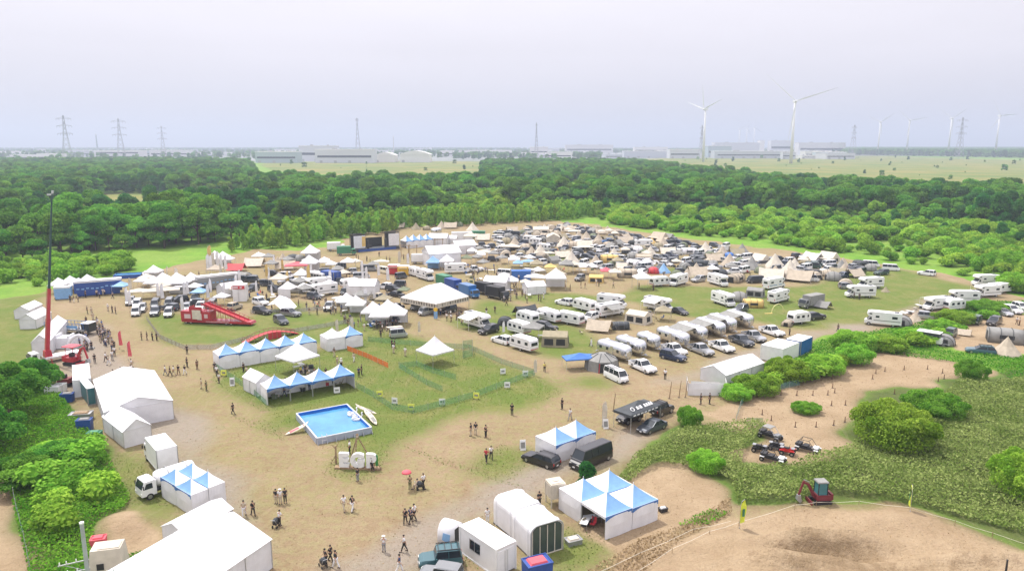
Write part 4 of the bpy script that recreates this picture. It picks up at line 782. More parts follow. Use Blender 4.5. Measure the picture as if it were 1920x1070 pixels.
# ================================================================ people
def skinned(joints, edges, add=0, sub=1):
    names = list(joints); bm = bmesh.new(); sl_ = bm.verts.layers.skin.verify(); vs = {}
    for n_ in names:
        x, y, z, r = joints[n_]; v = bm.verts.new((x, y, z)); v[sl_].radius = (r + add, r + add); vs[n_] = v
    vs[names[0]][sl_].use_root = True
    for a, b in edges:
        if a in vs and b in vs: bm.edges.new((vs[a], vs[b]))
    me = bpy.data.meshes.new('body'); bm.to_mesh(me); bm.free(); o = link(bpy.data.objects.new('t', me)); o.modifiers.new('s', 'SKIN').use_smooth_shade = True
    q = o.modifiers.new('u', 'SUBSURF'); q.levels = q.render_levels = sub; dg = bpy.context.evaluated_depsgraph_get(); r = bpy.data.meshes.new_from_object(o.evaluated_get(dg)); bpy.data.objects.remove(o); bpy.data.meshes.remove(me); return r
def pose(kind):
    lean = .06 if kind == 'push' else 0; J = {}; dz = -.46 if kind == 'sit' else 0
    J['pelvis'] = (-.0, 0, .95 + dz, .125); J['waist'] = (.01 + lean * .4, 0, 1.12 + dz, .12); J['chest'] = (.02 + lean, 0, 1.32 + dz, .14); J['neck'] = (.02 + lean * 1.3, 0, 1.475 + dz, .052); J['chin'] = (.045 + lean * 1.4, 0, 1.55 + dz, .07); J['head'] = (.03 + lean * 1.5, 0, 1.63 + dz, .088); J['nose'] = (.125 + lean * 1.5, 0, 1.59 + dz, .016)
    for s_, t in ((-1, 'r'), (1, 'l')):
        sw = {'walk': s_, 'stride': -s_}.get(kind, 0)
        J['sh' + t] = (.01 + lean, s_ * .185, 1.40 + dz, .058)
        if kind == 'push': el, wr, d = (.12, s_ * .22, 1.16), (.34, s_ * .2, 1.08), (1, 0, -.1)
        elif kind == 'hold': el, wr, d = (.05, s_ * .25, 1.14), (.24, s_ * .12, 1.24), (.8, -s_ * .4, .4)
        elif kind == 'sit': el, wr, d = (.06, s_ * .23, 1.14 + dz), (.28, s_ * .16, 1.04 + dz), (1, 0, -.2)
        else: el, wr, d = (-.03 + .12 * sw, s_ * .245, 1.13), (.05 + .24 * sw, s_ * .25, .90), (.3 + .3 * sw, 0, -1)
        J['el' + t] = (*el, .041); J['wr' + t] = (*wr, .027); dd = Vector(d).normalized(); W_ = Vector(wr); J['palm' + t] = (*(W_ + dd * .075), .034)
        sd_ = dd.cross(Vector((0, 1, 0))) if abs(dd.y) < .5 else dd.cross(Vector((0, 0, 1))); sd_ = dd.cross(Vector((0, s_, 0))).normalized() if abs(dd.x) > .5 else Vector((1, 0, 0)); lat = Vector((0, 1, 0)) if abs(dd.x) > .5 else Vector((1, 0, 0)); cur = Vector((0, 0, -1)) if abs(dd.x) > .5 else Vector((0, -s_, 0))
        for i, (k, ln) in enumerate(((-.033, .062), (-.011, .078), (.011, .08), (.033, .07))):
            b_ = W_ + dd * .095 + lat * k; J[f'f{i}{t}'] = (*b_, .0115); J[f'g{i}{t}'] = (*(b_ + dd * ln * .6 + cur * .008), .0095); J[f'h{i}{t}'] = (*(b_ + dd * ln + cur * .03), .008)
        J['th' + t] = (*(W_ + dd * .04 + lat * -.045), .012); J['ti' + t] = (*(W_ + dd * .08 + lat * -.06 + cur * .02), .009)
        if kind == 'sit': hp, kn, an, to = (.02, s_ * .095, .47), (.44, s_ * .12, .5), (.42, s_ * .12, .08), (.58, s_ * .13, .045)
        else: hp, kn, an, to = (0, s_ * .095, .88), (.03 - .14 * sw, s_ * .1, .49), (-.02 - .30 * sw, s_ * .1, .085), (.14 - .30 * sw, s_ * .115, .045)
        J['hip' + t] = (*hp, .088); J['kn' + t] = (*kn, .06); J['an' + t] = (*an, .042); J['to' + t] = (*to, .035)
    return J
EDG = [('pelvis', 'waist'), ('waist', 'chest'), ('chest', 'neck'), ('neck', 'chin'), ('chin', 'head'), ('head', 'nose')]
for t in 'rl':
    EDG += [('chest', 'sh' + t), ('sh' + t, 'el' + t), ('el' + t, 'wr' + t), ('wr' + t, 'palm' + t), ('pelvis', 'hip' + t), ('hip' + t, 'kn' + t), ('kn' + t, 'an' + t), ('an' + t, 'to' + t), ('wr' + t, 'th' + t), ('th' + t, 'ti' + t)]
    for i in range(4): EDG += [('palm' + t, f'f{i}{t}'), (f'f{i}{t}', f'g{i}{t}'), (f'g{i}{t}', f'h{i}{t}')]
POSES = {}
def person_meshes(k):
    if k not in POSES:
        J = pose(k); body = skinned(J, EDG); sh = {n: J[n] for n in ('pelvis', 'waist', 'chest')}
        for t in 'rl':
            a, b = Vector(J['sh' + t][:3]), Vector(J['el' + t][:3]); sh['sh' + t] = J['sh' + t]; sh['el' + t] = (*(a.lerp(b, .75)), .05)
        c = J['neck']; sh['neck'] = (c[0], c[1], c[2] - .05, .06); shirt = skinned(sh, EDG, .022)
        tr = {'pelvis': J['pelvis']}; tr.update({n: J[n] for t in 'rl' for n in ('hip' + t, 'kn' + t, 'an' + t)}); trousers = skinned(tr, EDG, .018)
        shoes = MB()
        for t in 'rl': x, y, z, _ = J['to' + t]; shoes.box(x - .07, y, 0, .27, .095, .085, tx=.8, ty=.8)
        h = J['head']; hair = MB().ell(h[0] - .015, 0, h[2] + .03, .105, .1, .1); hat = MB().ell(h[0], 0, h[2] + .06, .10, .1, .09, half=True).tube((h[0], 0, h[2] + .05), (h[0], 0, h[2] + .065), .18, n=14)
        POSES[k] = (body, shirt, trousers, shoes, hair, hat)
    return POSES[k]
CLOTH = {k: mat(k + '_cloth', c, .85, var=.1) for k, c in dict(black=(.02, .02, .022), white=(.72, .72, .72), grey=(.25, .25, .26), navy=(.03, .05, .12), beige=(.5, .43, .32), red=(.45, .04, .05), olive=(.12, .13, .06), blue=(.10, .20, .42), yellow=(.6, .55, .12), pink=(.65, .2, .25), brown=(.16, .10, .06)).items()}
def build_person(k, top, bot, hat):
    def f(P_):
        b, s_, t, sh, hair, ht = person_meshes(k)
        def cp(m, mm): m = m.copy(); m.materials.clear(); m.materials.append(mm); return m
        P_ += [('body', cp(b, SKIN), -1, None), ('shirt', cp(s_, CLOTH[top]), -1, None), ('trousers', cp(t, CLOTH[bot]), -1, None)]; part(P_, 'shoes', sh, BLK)
        if hat: part(P_, 'hat', ht, CLOTH[hat])
        else: part(P_, 'hair', hair, HAIR)
    return f
def person(px, py, top='black', bot='grey', k='stand', hat=None, face=None, label=None, group=None, sc=1, extra=''):
    g = G(px, py); hd = random.uniform(0, 6.28) if face is None else R(face); what = {'stand': 'standing', 'walk': 'walking', 'stride': 'walking', 'push': 'pushing with both arms', 'hold': 'standing with hands raised', 'sit': 'sitting'}[k]
    d = f'person in {top} shirt and {bot} trousers' + (f' with {hat} hat' if hat else '') + (' ' + what if k != 'stand' else '')
    return inst(('person', k, top, bot, hat), build_person(k, top, bot, hat), 'person', g.x, g.y, hd, label=label, cat='person', group=group, desc=d, scale=sc * random.uniform(.95, 1.05), px=(px, py))
# ================================================================ special things
def b_turbine(blades, H=98, rad=60, yaw=0):
    def f(P_):
        t = MB(); t.sm = True; rr = [[(r * math.cos(6.28318 * i / 16), r * math.sin(6.28318 * i / 16), z) for i in range(16)] for z, r in ((0, 2.6), (H * .5, 2.1), (H - 1.5, 1.5))]; t.loft(rr); part(P_, 'tower', t, WHITEP)
        part(P_, 'nacelle', MB().box(-1.5, 0, H - 1.8, 9, 3.4, 3.6, tx=.95, ty=.85), WHITEP); part(P_, 'hub', MB().ell(4.6, 0, H, 2.2, 1.9, 1.9), WHITEP)
        for a in blades:
            c, s_ = math.cos(R(a)), math.sin(R(a)); m = MB(); rings = []
            for q, ch, th in ((.03, 1.2, 1.2), (.2, 2.3, .6), (.6, 1.3, .3), (1, .3, .12)):
                o = Vector((4.8 + q * .3, c * rad * q, H + s_ * rad * q)); w_ = Vector((.35, -s_, c)).normalized(); u = Vector((1, 0, 0)); rings.append([o + w_ * ch * .6, o + u * th * .5, o - w_ * ch * .4, o - u * th * .5])
            m.loft(rings); part(P_, 'blade', m, WHITEP)
    return f
LATT = mat('lattice_steel', (.36, .37, .40), .6, .3)
def b_pylon(H=80, base=14, arms=(.62, .78, .93), aw=13, slim=False):
    def f(P_):
        m = MB(); n = 9; prof = lambda t: base / 2 * ((1 - t) ** 1.4 * .9 + .1)
        lv = [(H * j / n, prof(j / n)) for j in range(n + 1)]; th = .3
        for (z0, w0), (z1, w1) in zip(lv, lv[1:]):
            c0 = [(-w0, -w0), (w0, -w0), (w0, w0), (-w0, w0)]; c1 = [(-w1, -w1), (w1, -w1), (w1, w1), (-w1, w1)]
            for i in range(4):
                m.tube((*c0[i], z0), (*c1[i], z1), th, n=4).tube((*c0[i], z0), (*c1[(i + 1) % 4], z1), th * .6, n=3).tube((*c0[(i + 1) % 4], z0), (*c1[i], z1), th * .6, n=3)
        part(P_, 'lattice_mast', m, LATT)
        for a in arms:
            z = H * a; q = MB(); q.tube((-aw, 0, z), (aw, 0, z), .35, n=4).tube((-aw, 0, z), (0, 0, z + 3), .25, n=3).tube((aw, 0, z), (0, 0, z + 3), .25, n=3)
            for s_ in (-1, 1): q.tube((s_ * aw, 0, z), (s_ * aw, 0, z - 3), .3, n=4).tube((s_ * aw * .6, 0, z), (s_ * aw * .6, 0, z - 3), .3, n=4)
            part(P_, 'cross_arm', q, LATT)
    return f
def b_factory(L_, D, H, m, roof='flat', strips=1, rm=None):
    def f(P_):
        part(P_, 'wall', MB().box(0, 0, 0, L_, D, H), m); r = MB()
        if roof == 'dome':
            pr = [(-L_ / 2 - 1, H), (-L_ / 2 - 1, H + .8)] + [(-L_ / 2 + L_ * i / 12, H + 1 + H * .45 * math.sin(math.pi * i / 12)) for i in range(13)] + [(L_ / 2 + 1, H + .8), (L_ / 2 + 1, H)]; r.prism(pr, -D / 2 - 1, D / 2 + 1)
        else: r.box(0, 0, H, L_ + 1, D + 1, 1.0)
        part(P_, 'roof', r, rm or WHITEP)
        for k in range(strips): part(P_, 'window', MB().box(0, -D / 2 - .1, H * (k + .45) / (strips + .1), L_ * .92, .3, H * .16 / max(1, strips * .6)), GLASS)
        for k in range(max(1, int(L_ / 35))): part(P_, 'door', MB().box(-L_ * .4 + k * 30, -D / 2 - .12, 0, 6, .3, min(5, H * .6)), STEEL)
        if roof == 'flat': part(P_, 'roof_plant', MB().box(-L_ * .2, 0, H + 1, L_ * .08, 6, 2.5).box(L_ * .25, 2, H + 1, L_ * .05, 5, 2), STEEL)
    return f
def b_container(L_, W, H, m, corr=True, win_=False, roofm=None):
    def f(P_):
        part(P_, 'shell', MB().box(0, 0, .12, L_, W, H - .12), m); part(P_, 'roof', MB().box(0, 0, H, L_ + .05, W + .05, .06), roofm or m)
        if corr:
            for y in (-W / 2, W / 2):
                q = MB()
                for i in range(int(L_ / .4)): q.box(-L_ / 2 + .2 + i * .4, y, .25, .16, .07, H - .45)
                part(P_, 'corrugated_side', q, m)
        part(P_, 'frame', MB().box(-L_ / 2, -W / 2, 0, .14, .14, H + .08).box(L_ / 2, -W / 2, 0, .14, .14, H + .08).box(L_ / 2, W / 2, 0, .14, .14, H + .08).box(-L_ / 2, W / 2, 0, .14, .14, H + .08).box(0, -W / 2 - .01, 0, L_, .1, .14).box(0, W / 2 + .01, 0, L_, .1, .14), STEEL if m is not WHITEP else WHITEP)
        part(P_, 'door', MB().box(L_ / 2 + .02, -W * .23, .2, .05, W * .44, H - .4).box(L_ / 2 + .02, W * .23, .2, .05, W * .44, H - .4), m)
        part(P_, 'lock_bar', MB().tube((L_ / 2 + .06, -.15, .3), (L_ / 2 + .06, -.15, H - .3), .025).tube((L_ / 2 + .06, .15, .3), (L_ / 2 + .06, .15, H - .3), .025), POLE)
        if win_:
            i = part(P_, 'window', MB().box(-.4, -W / 2 - .02, 1.1, 1.5, .05, 1.0), GLASS); part(P_, 'window_frame', MB().box(-.4, -W / 2 - .04, 1.06, 1.6, .05, .06).box(-.4, -W / 2 - .04, 2.08, 1.6, .05, .06).box(-.4, -W / 2 - .05, 1.1, .06, .05, 1.0), POLE, i)
            part(P_, 'roof_edge', MB().box(0, W / 2, H + .06, L_, .12, .1).box(0, -W / 2, H + .06, L_, .12, .1).box(-L_ / 2, 0, H + .061, .12, W, .1).box(L_ / 2, 0, H + .061, .12, W, .1), WHITEP)
    return f
def b_arch(w, l, h, glass):
    def f(P_):
        n = 5; pr = lambda k: [(-w / 2 * k, 0)] + [(-w / 2 * k + .75 - .75 * math.cos(math.pi / 2 * i / n), h * k - .75 + .75 * math.sin(math.pi / 2 * i / n)) for i in range(n + 1)] + [(w / 2 * k - .75 + .75 * math.sin(math.pi / 2 * i / n), h * k - .75 + .75 * math.cos(math.pi / 2 * i / n)) for i in range(n + 1)] + [(w / 2 * k, 0)]
        part(P_, 'shell', MB().loft([[(x, y, z) for x, z in pr(k)] for y, k in ((-l / 2, 1), (-l / 2 + .35, 1), (-l / 2 + .55, 1.03), (-l / 2 + .75, 1), (l / 2 - .7, 1), (l / 2 - .5, 1.03), (l / 2 - .3, 1), (l / 2, .98))]), PVC)
        if glass:
            part(P_, 'glass_front', MB().slab([(x * .93, -l / 2 - .02, z * .96 + .03) for x, z in pr(1)], .03), mat('clear_glass', (.05, .07, .065), .1)); q = MB()
            for i in range(5): q.box(-w * .46 + w * .92 * i / 4, -l / 2 - .06, .05, .07, .07, h * .82 if i in (0, 4) else h * .93)
            q.box(0, -l / 2 - .061, .02, w * .95, .07, .1); part(P_, 'mullion', q, CREAM); part(P_, 'arch_frame', MB().path([(x, -l / 2 - .03, z) for x, z in pr(1)], .07, 6), POLE)
        part(P_, 'base_rail', MB().box(w / 2 + .01, 0, 0, .06, l, .1).box(-w / 2 - .01, 0, 0, .06, l, .1), BLK)
    return f
def b_flag(m, h=3.4, style='feather', sym=None):
    def f(P_):
        part(P_, 'pole', MB().path([(0, 0, 0), (0, 0, h * .8), (.12, 0, h * .94), (.42, 0, h)], .022, 5), POLE); b = MB(); n = 7; L_, R_ = [], []
        for i in range(n + 1):
            t = i / n; z = h * (.22 + .77 * t); x0 = 0 if t < .78 else .42 * ((t - .78) / .22) ** 1.6; wd = .62 * (1 - max(0, (t - .72) / .28) ** 1.8 * .85); L_.append((x0, .05 * math.sin(t * 5), z)); R_.append((x0 + wd, .12 * math.sin(t * 6 + 1), z - (.1 if t > .8 else 0)))
        for i in range(n): b.slab([L_[i], R_[i], R_[i + 1], L_[i + 1]], .012)
        part(P_, 'banner', b, m)
        if sym: part(P_, 'banner_print', MB().box(.3, .13, h * .45, .26, .015, .8).box(.3, -.12, h * .45, .26, .015, .8), sym)
        part(P_, 'ground_stake', MB().tube((0, 0, 0), (0, 0, .3), .05), STEEL)
    return f
def b_post(m, h=.8, r=.045):
    def f(P_): part(P_, 'shaft', MB().tube((0, 0, 0), (0, 0, h), r * 1.6, r, 8), m); part(P_, 'cap', MB().tube((0, 0, h), (0, 0, h + .08), r * 1.5, r * .8, 8), m); part(P_, 'foot', MB().box(0, 0, 0, .28, .28, .04), BLK)
    return f
def b_aframe(m):
    def f(P_): part(P_, 'front_panel', MB().slab([(-.32, -.3, 0), (.32, -.3, 0), (.32, -.02, 1.15), (-.32, -.02, 1.15)], .03), m); part(P_, 'back_panel', MB().slab([(-.32, .3, 0), (-.32, .02, 1.15), (.32, .02, 1.15), (.32, .3, 0)], .03), m); part(P_, 'print', MB().slab([(-.24, -.262, .25), (.24, -.262, .25), (.24, -.1, .9), (-.24, -.1, .9)], .008), GREYC)
    return f
def b_atv(m, buggy=False, roof=False):
    def f(P_):
        a = 1.25 if buggy else .62; W = 1.3 if buggy else 1.05
        for x in (-a * .95, a * .95):
            for y in (-W / 2, W / 2): i = part(P_, 'wheel', MB().tube((x, y - .12, .3), (x, y + .12, .3), .3, n=12), TYRE); part(P_, 'rim', MB().tube((x, y - .13, .3), (x, y + .13, .3), .13, n=8), RIM, i)
        part(P_, 'body', MB().loft([[(x, -w_, z0), (x, -w_ * .8, z1), (x, w_ * .8, z1), (x, w_, z0)] for x, w_, z0, z1 in ((-a * 1.2, .3, .5, .72), (-a * .6, .38, .4, .8), (0, .3, .4, .72), (a * .6, .38, .4, .85), (a * 1.2, .22, .45, .7))]), BLK if buggy else m)
        for x in (-a * .95, a * .95): part(P_, 'mudguard', MB().box(x, -W / 2, .62, .6, .3, .05, tx=.7).box(x, W / 2, .62, .6, .3, .05, tx=.7), m)
        part(P_, 'seat', MB().box(-a * .2, 0, .74, .75, .42 if not buggy else 1.0, .16, tx=.85), BLK); part(P_, 'chassis', MB().box(0, 0, .28, a * 1.9, .3, .16).tube((a * .95, -W / 2, .3), (a * .95, W / 2, .3), .04).tube((-a * .95, -W / 2, .3), (-a * .95, W / 2, .3), .04), BLK)
        if buggy:
            q = MB()
            for y in (-.6, .6): q.path([(a * .75, y, .8), (a * .2, y, 1.65), (-a * .7, y, 1.65), (-a, y, .8)], .035)
            q.tube((a * .2, -.6, 1.65), (a * .2, .6, 1.65), .035).tube((-a * .7, -.6, 1.65), (-a * .7, .6, 1.65), .035); part(P_, 'roll_cage', q, BLK if not roof else POLE); part(P_, 'bonnet', MB().box(a * .8, 0, .75, .8, .95, .16, tx=.8), m); part(P_, 'cargo_bed', MB().box(-a * .9, 0, .8, .7, 1.1, .22), BLK)
            if roof: part(P_, 'roof_panel', MB().box(-a * .25, 0, 1.67, 1.2, 1.3, .05), GREYC)
        else: part(P_, 'handlebar', MB().tube((a * .45, 0, .75), (a * .3, 0, 1.05), .03).tube((a * .3, -.38, 1.08), (a * .3, .38, 1.08), .025), BLK); part(P_, 'rack', MB().box(a * 1.0, 0, .86, .4, .6, .04).box(-a * 1.05, 0, .86, .4, .6, .04), STEEL)
    return f
def b_excavator(m=None, cabin=True, canopy=None):
    m = m or REDM
    def f(P_):
        for y in (-.6, .6):
            part(P_, 'track', MB().prism([(-.95, .12), (-.8, 0), (.8, 0), (.95, .12), (1.0, .28), (.85, .42), (-.85, .42), (-1.0, .28)], y - .16, y + .16, .03), TYRE)
        part(P_, 'undercarriage', MB().box(0, 0, .2, 1.2, 1.0, .25), BLK); part(P_, 'blade', MB().box(1.2, 0, .05, .1, 1.5, .4), m); part(P_, 'body', MB().box(-.15, 0, .5, 1.6, 1.35, .55, tx=.95, ty=.95), m); part(P_, 'counterweight', MB().box(-.95, 0, .55, .3, 1.3, .65, tx=.8), m)
        if cabin:
            q = MB()
            for x in (-.5, .5):
                for y in (-.5, .5): q.tube((x, y, 1.05), (x * .95, y * .95, 2.4), .05)
            part(P_, 'cab_frame', q, BLK); part(P_, 'cab_glass', MB().box(0, 0, 1.05, .96, .96, 1.3, tx=.95, ty=.95), TEAL); part(P_, 'cab_roof', MB().box(0, 0, 2.38, 1.2, 1.15, .12, tx=.9, ty=.9), GREYC)
        else: part(P_, 'seat', MB().box(-.1, 0, 1.05, .45, .5, .5), BLK)
        if canopy:
            q = MB()
            for y in (-.55, .55): q.tube((-.6, y, 1.0), (-.4, y, 2.4), .04)
            part(P_, 'canopy', q.box(0, 0, 2.4, 1.7, 1.5, .08), canopy)
        part(P_, 'boom', MB().prism([(.6, .9), (1.3, 2.2), (1.9, 2.45), (2.0, 2.25), (1.5, 2.0), (.9, .75)], -.1, .1), m); part(P_, 'arm', MB().prism([(1.8, 2.5), (2.0, 2.5), (2.45, 1.0), (2.3, .9)], -.08, .08), m); part(P_, 'bucket', MB().prism([(2.2, .95), (2.5, .95), (2.6, .45), (2.25, .1), (2.0, .35), (2.15, .6)], -.22, .22), STEEL); part(P_, 'ram', MB().tube((.9, 0, 1.1), (1.35, 0, 1.9), .05).tube((1.3, 0, 2.35), (1.95, 0, 2.65), .04), STEEL)
    return f
def b_fence(pts, h, m, postm, sp=2.2, rope=False, lean=0):
    """pts local; posts every sp metres and one mesh panel"""
    def f(P_):
        q = MB()
        for a, b in zip(pts, pts[1:]):
            a, b = Vector((*a, 0)), Vector((*b, 0)); n = max(1, int((b - a).length / sp))
            for i in range(n):
                p = a.lerp(b, i / n); c = a.lerp(b, (i + 1) / n)
                if P_ is not None and len(P_) < 90: part(P_, 'post', MB().tube(p, p + Vector((0, 0, h + .1)), .03, n=5), postm)
                if rope:
                    for z in ([h] if rope == 1 else [h, h * .5]): mid = p.lerp(c, .5) + Vector((0, 0, z - .08)); q.tube(p + Vector((0, 0, z)), mid, .018, n=3).tube(mid, c + Vector((0, 0, z)), .018, n=3)
                else: q.slab([p + Vector((0, 0, .05)), c + Vector((0, 0, .05)), c + Vector((0, 0, h)), p + Vector((0, 0, h))], .01)
        part(P_, 'rope' if rope else 'mesh_panel', q, m)
    return f
def netmat(name, col, a=.5):
    m = mat(name, col, .8); nt = m.node_tree; L = nt.links.new; o = nt.nodes['Material Output']; b = nt.nodes['Principled BSDF']; t = N(nt, 'ShaderNodeBsdfTransparent'); x = N(nt, 'ShaderNodeMixShader'); x.inputs[0].default_value = a; L(t.outputs[0], x.inputs[1]); L(b.outputs[0], x.inputs[2]); L(x.outputs[0], o.inputs[0]); return m
GREEN_NET = netmat('green_net', (.10, .34, .16), .26); TEAL_NET = netmat('teal_net', (.16, .36, .33), .25); ORANGE_NET = netmat('orange_net', (.75, .22, .05), .8); WIRE = netmat('wire_net', (.4, .4, .38), .4)
def fence(pxs, h, m, label, postm=None, sp=2.2, rope=False, name='fence', cat='fence'):
    w_ = [G(*p) for p in pxs]; o = w_[0]; return inst(('fence', label), b_fence([((p - o).x, (p - o).y) for p in w_], h, m, postm or POLE, sp, rope), name, o.x, o.y, label=label, cat=cat, px=pxs[0])
def text_mesh(s_, size, ext, m, name):
    c = bpy.data.curves.new('t', 'FONT'); c.body = s_; c.size = size; c.extrude = ext; c.offset = .06 * size; c.bevel_depth = .02; c.align_x = 'CENTER'; c.space_character = 1.25; o = link(bpy.data.objects.new('t', c)); dg = bpy.context.evaluated_depsgraph_get(); me = bpy.data.meshes.new_from_object(o.evaluated_get(dg)); me.name = name; me.materials.clear(); me.materials.append(m); bpy.data.objects.remove(o)
    for v in me.vertices: x, y, z = v.co; v.co = (x, z, y)
    return me
def ZX(px, py, y):
    v = py - 535; k = y / (FPX * math.cos(PITCH) - v * math.sin(PITCH)); return (px - 960) * k, CAMH - k * (FPX * math.sin(PITCH) + v * math.cos(PITCH))
# frames from photo corners
def rect(o, p, q, z=0, qp=None):
    """o front corner, p along its right side, q along its left side (ground pixels) -> centre, width, depth, angle"""
    O, A, B_ = G(*o, z), G(*p, z), G(*q, z); ux = (A - O); w_ = ux.length; ux.normalize(); uy = Vector((-ux.y, ux.x, 0)); l_ = (B_ - O).length if not qp else (G(*qp, z) - A).length; c = O + ux * w_ / 2 + uy * l_ / 2; return c, w_, l_, math.atan2(ux.y, ux.x), O, ux, uy
def bays(o, p, q, nx, ny, eave, peak, spec, labels, group, desc):
    c, w_, l_, a, O, ux, uy = rect(o, p, q); bw, bl = w_ / nx, l_ / ny; k = 0
    for j in range(ny):
        for i in range(nx):
            cc = O + ux * bw * (i + .5) + uy * bl * (j + .5); blue, walls = spec(i, j)
            inst(('bay', round(bw, 1), round(bl, 1), eave, peak, tuple(blue), tuple(walls)), build_bay(bw - .06, bl - .06, eave, peak, blue, walls), 'peaked_tent', cc.x, cc.y, a, scale=(1, 1, random.uniform(.96, 1.05)), label=labels[k], cat='tent', group=group, desc=desc); k += 1
def gable(o, p, q, eave, ridge, label, open_=(), m=None, along='y', desc='white gabled tent', qp=None):
    c, w_, l_, a, *_ = rect(o, p, q, 0, qp)
    if along == 'x': w_, l_ = l_, w_; a += math.pi / 2; open_ = [{0: 3, 1: 0, 2: 1, 3: 2}[s_] for s_ in open_]
    inst(('gable', label), build_gable(w_, l_, eave, ridge, m, open_), 'gable_tent', c.x, c.y, a, label=label, cat='tent', desc=desc)
# ================================================================ placement tables: kind px py (image direction of the front) colour/option | label
CM = dict(cream=CREAM, beige=CANVAS, grey=GREYC, dark=DARKC, khaki=KHAKI, olive=OLIVEC, yellow=YELC, pink=PINKC, red=REDC, blue=BLUEC, sky=SKYC, white=PVC)
CN = dict(cream='cream', beige='beige', grey='grey', dark='charcoal', khaki='khaki', olive='olive', yellow='yellow', pink='pink red', red='dark red', blue='blue', sky='pale blue', white='white')
PN = {'suv': 'SUV', 'sedan': 'sedan', 'wagon': 'estate car', 'minivan': 'minivan', 'van': 'van', 'keivan': 'small van', 'jeep': 'jeep', 'pickup': 'pickup truck'}
def put(line, group=None):
    line, _, lab = line.partition('|'); t = line.split(); k, px, py, ix, iy = t[0], float(t[1]), float(t[2]), float(t[3]), float(t[4]); c = t[5].replace('_', ' ') if len(t) > 5 else 'white'; x = t[6] if len(t) > 6 else None; lab = lab.strip() or None
    g = G(px, py); rz = head(px, py, ix, iy); a = dict(x=g.x, y=g.y, rz=rz, label=lab, group=group, px=(px, py))
    if k in CARS: return inst((k, c, x), build_car(k, c, x), 'pickup_truck' if k == 'pickup' else 'parked_van' if k in ('van', 'minivan', 'keivan') else 'parked_car', cat='pickup truck' if k == 'pickup' else 'van' if k in ('van', 'minivan', 'keivan') else 'car', desc=f'{c} {PN[k]}' + ({'box': ' with roof box', 'rack': ' with roof rack', 'awning': ' with cream side awning', 'rooftent': ' with roof tent'}.get(x, '')), **a)
    if k == 'mh': return inst((k, c, x), build_motorhome(x, c), 'motorhome', cat='motorhome', desc=f'white motorhome with {c} stripe' + (' and side awning' if x else ''), **a)
    if k == 'cv': return inst((k, c, x), build_caravan(float(x or 5.6), None if c == 'none' else c), 'caravan', cat='caravan', desc='white caravan' + ('' if c == 'none' else f' with {c} awning'), **a)
    if k == 'sv': return inst((k, c, x), build_silver(float(x or 7.2), c == 'awning'), 'silver_caravan', cat='caravan', desc='rounded silver caravan', **a)
    s = float(x or 1); m = CM.get(c)
    if k == 'tepee': return inst((k, c), build_tepee(2.2, 2.9, m), 'tepee_tent', cat='tent', scale=s, desc=f'{CN[c]} tepee tent', **a)
    if k == 'dome': return inst((k, c), build_dome(3.4, 3.6, 1.9, m), 'dome_tent', cat='tent', scale=s, desc=f'{CN[c]} dome tent', **a)
    if k == 'tunnel': return inst((k, c), build_tunnel(3.2, 4.6, 2.0, m), 'tunnel_tent', cat='tent', scale=s, desc=f'{CN[c]} tunnel tent', **a)
    if k == 'lodge': return inst((k, c), build_lodge(4.6, 3.4, 1.8, 2.5, m), 'cabin_tent', cat='tent', scale=s, desc=f'{CN[c]} cabin tent', **a)
    if k == 'ridge': return inst((k, c), build_lodge(4.0, 3.2, 1.1, 2.3, m, True), 'ridge_tent', cat='tent', scale=s, desc=f'{CN[c]} ridge tent', **a)
    if k == 'tarp': return inst((k, c), build_tarp(4.6, 3.8, 2.2, m), 'tarp', cat='tarp', scale=s, desc=f'{CN[c]} tarp shelter', **a)
    if k == 'canopy': return inst((k, c), build_canopy(3, 3, 2.1, .9, m), 'canopy', cat='canopy', scale=s, desc=f'{CN[c]} pop up canopy', **a)
    if k == 'longcanopy': return inst((k, c), build_canopy(6, 3, 2.2, .8, m), 'canopy', cat='canopy', scale=s, desc=f'long {CN[c]} canopy', **a)
    if k == 'gazebo': return inst((k, c), build_canopy(3.2, 3.2, 2.0, 1.5, m, wall=2), 'peaked_tent', cat='tent', scale=s, desc=f'{CN[c]} peaked tent', **a)
    if k == 'gabled': return inst((k, c), build_gable(3.4, 4.6, 1.9, 2.8, m), 'gable_tent', cat='tent', scale=s, desc=f'small {CN[c]} gabled tent', **a)
    if k == 'flag': return inst((k, c), b_flag(m, 3.6), 'feather_flag', cat='flag', scale=s, desc=f'{CN[c]} feather flag', **a)
    if k == 'table': return inst((k,), build_table(), 'folding_table', cat='table', desc='folding table', **a)
    raise ValueError(k)
def table(txt, group=None):
    for l in txt.strip().split('\n'):
        if l.strip(): put(l, group)
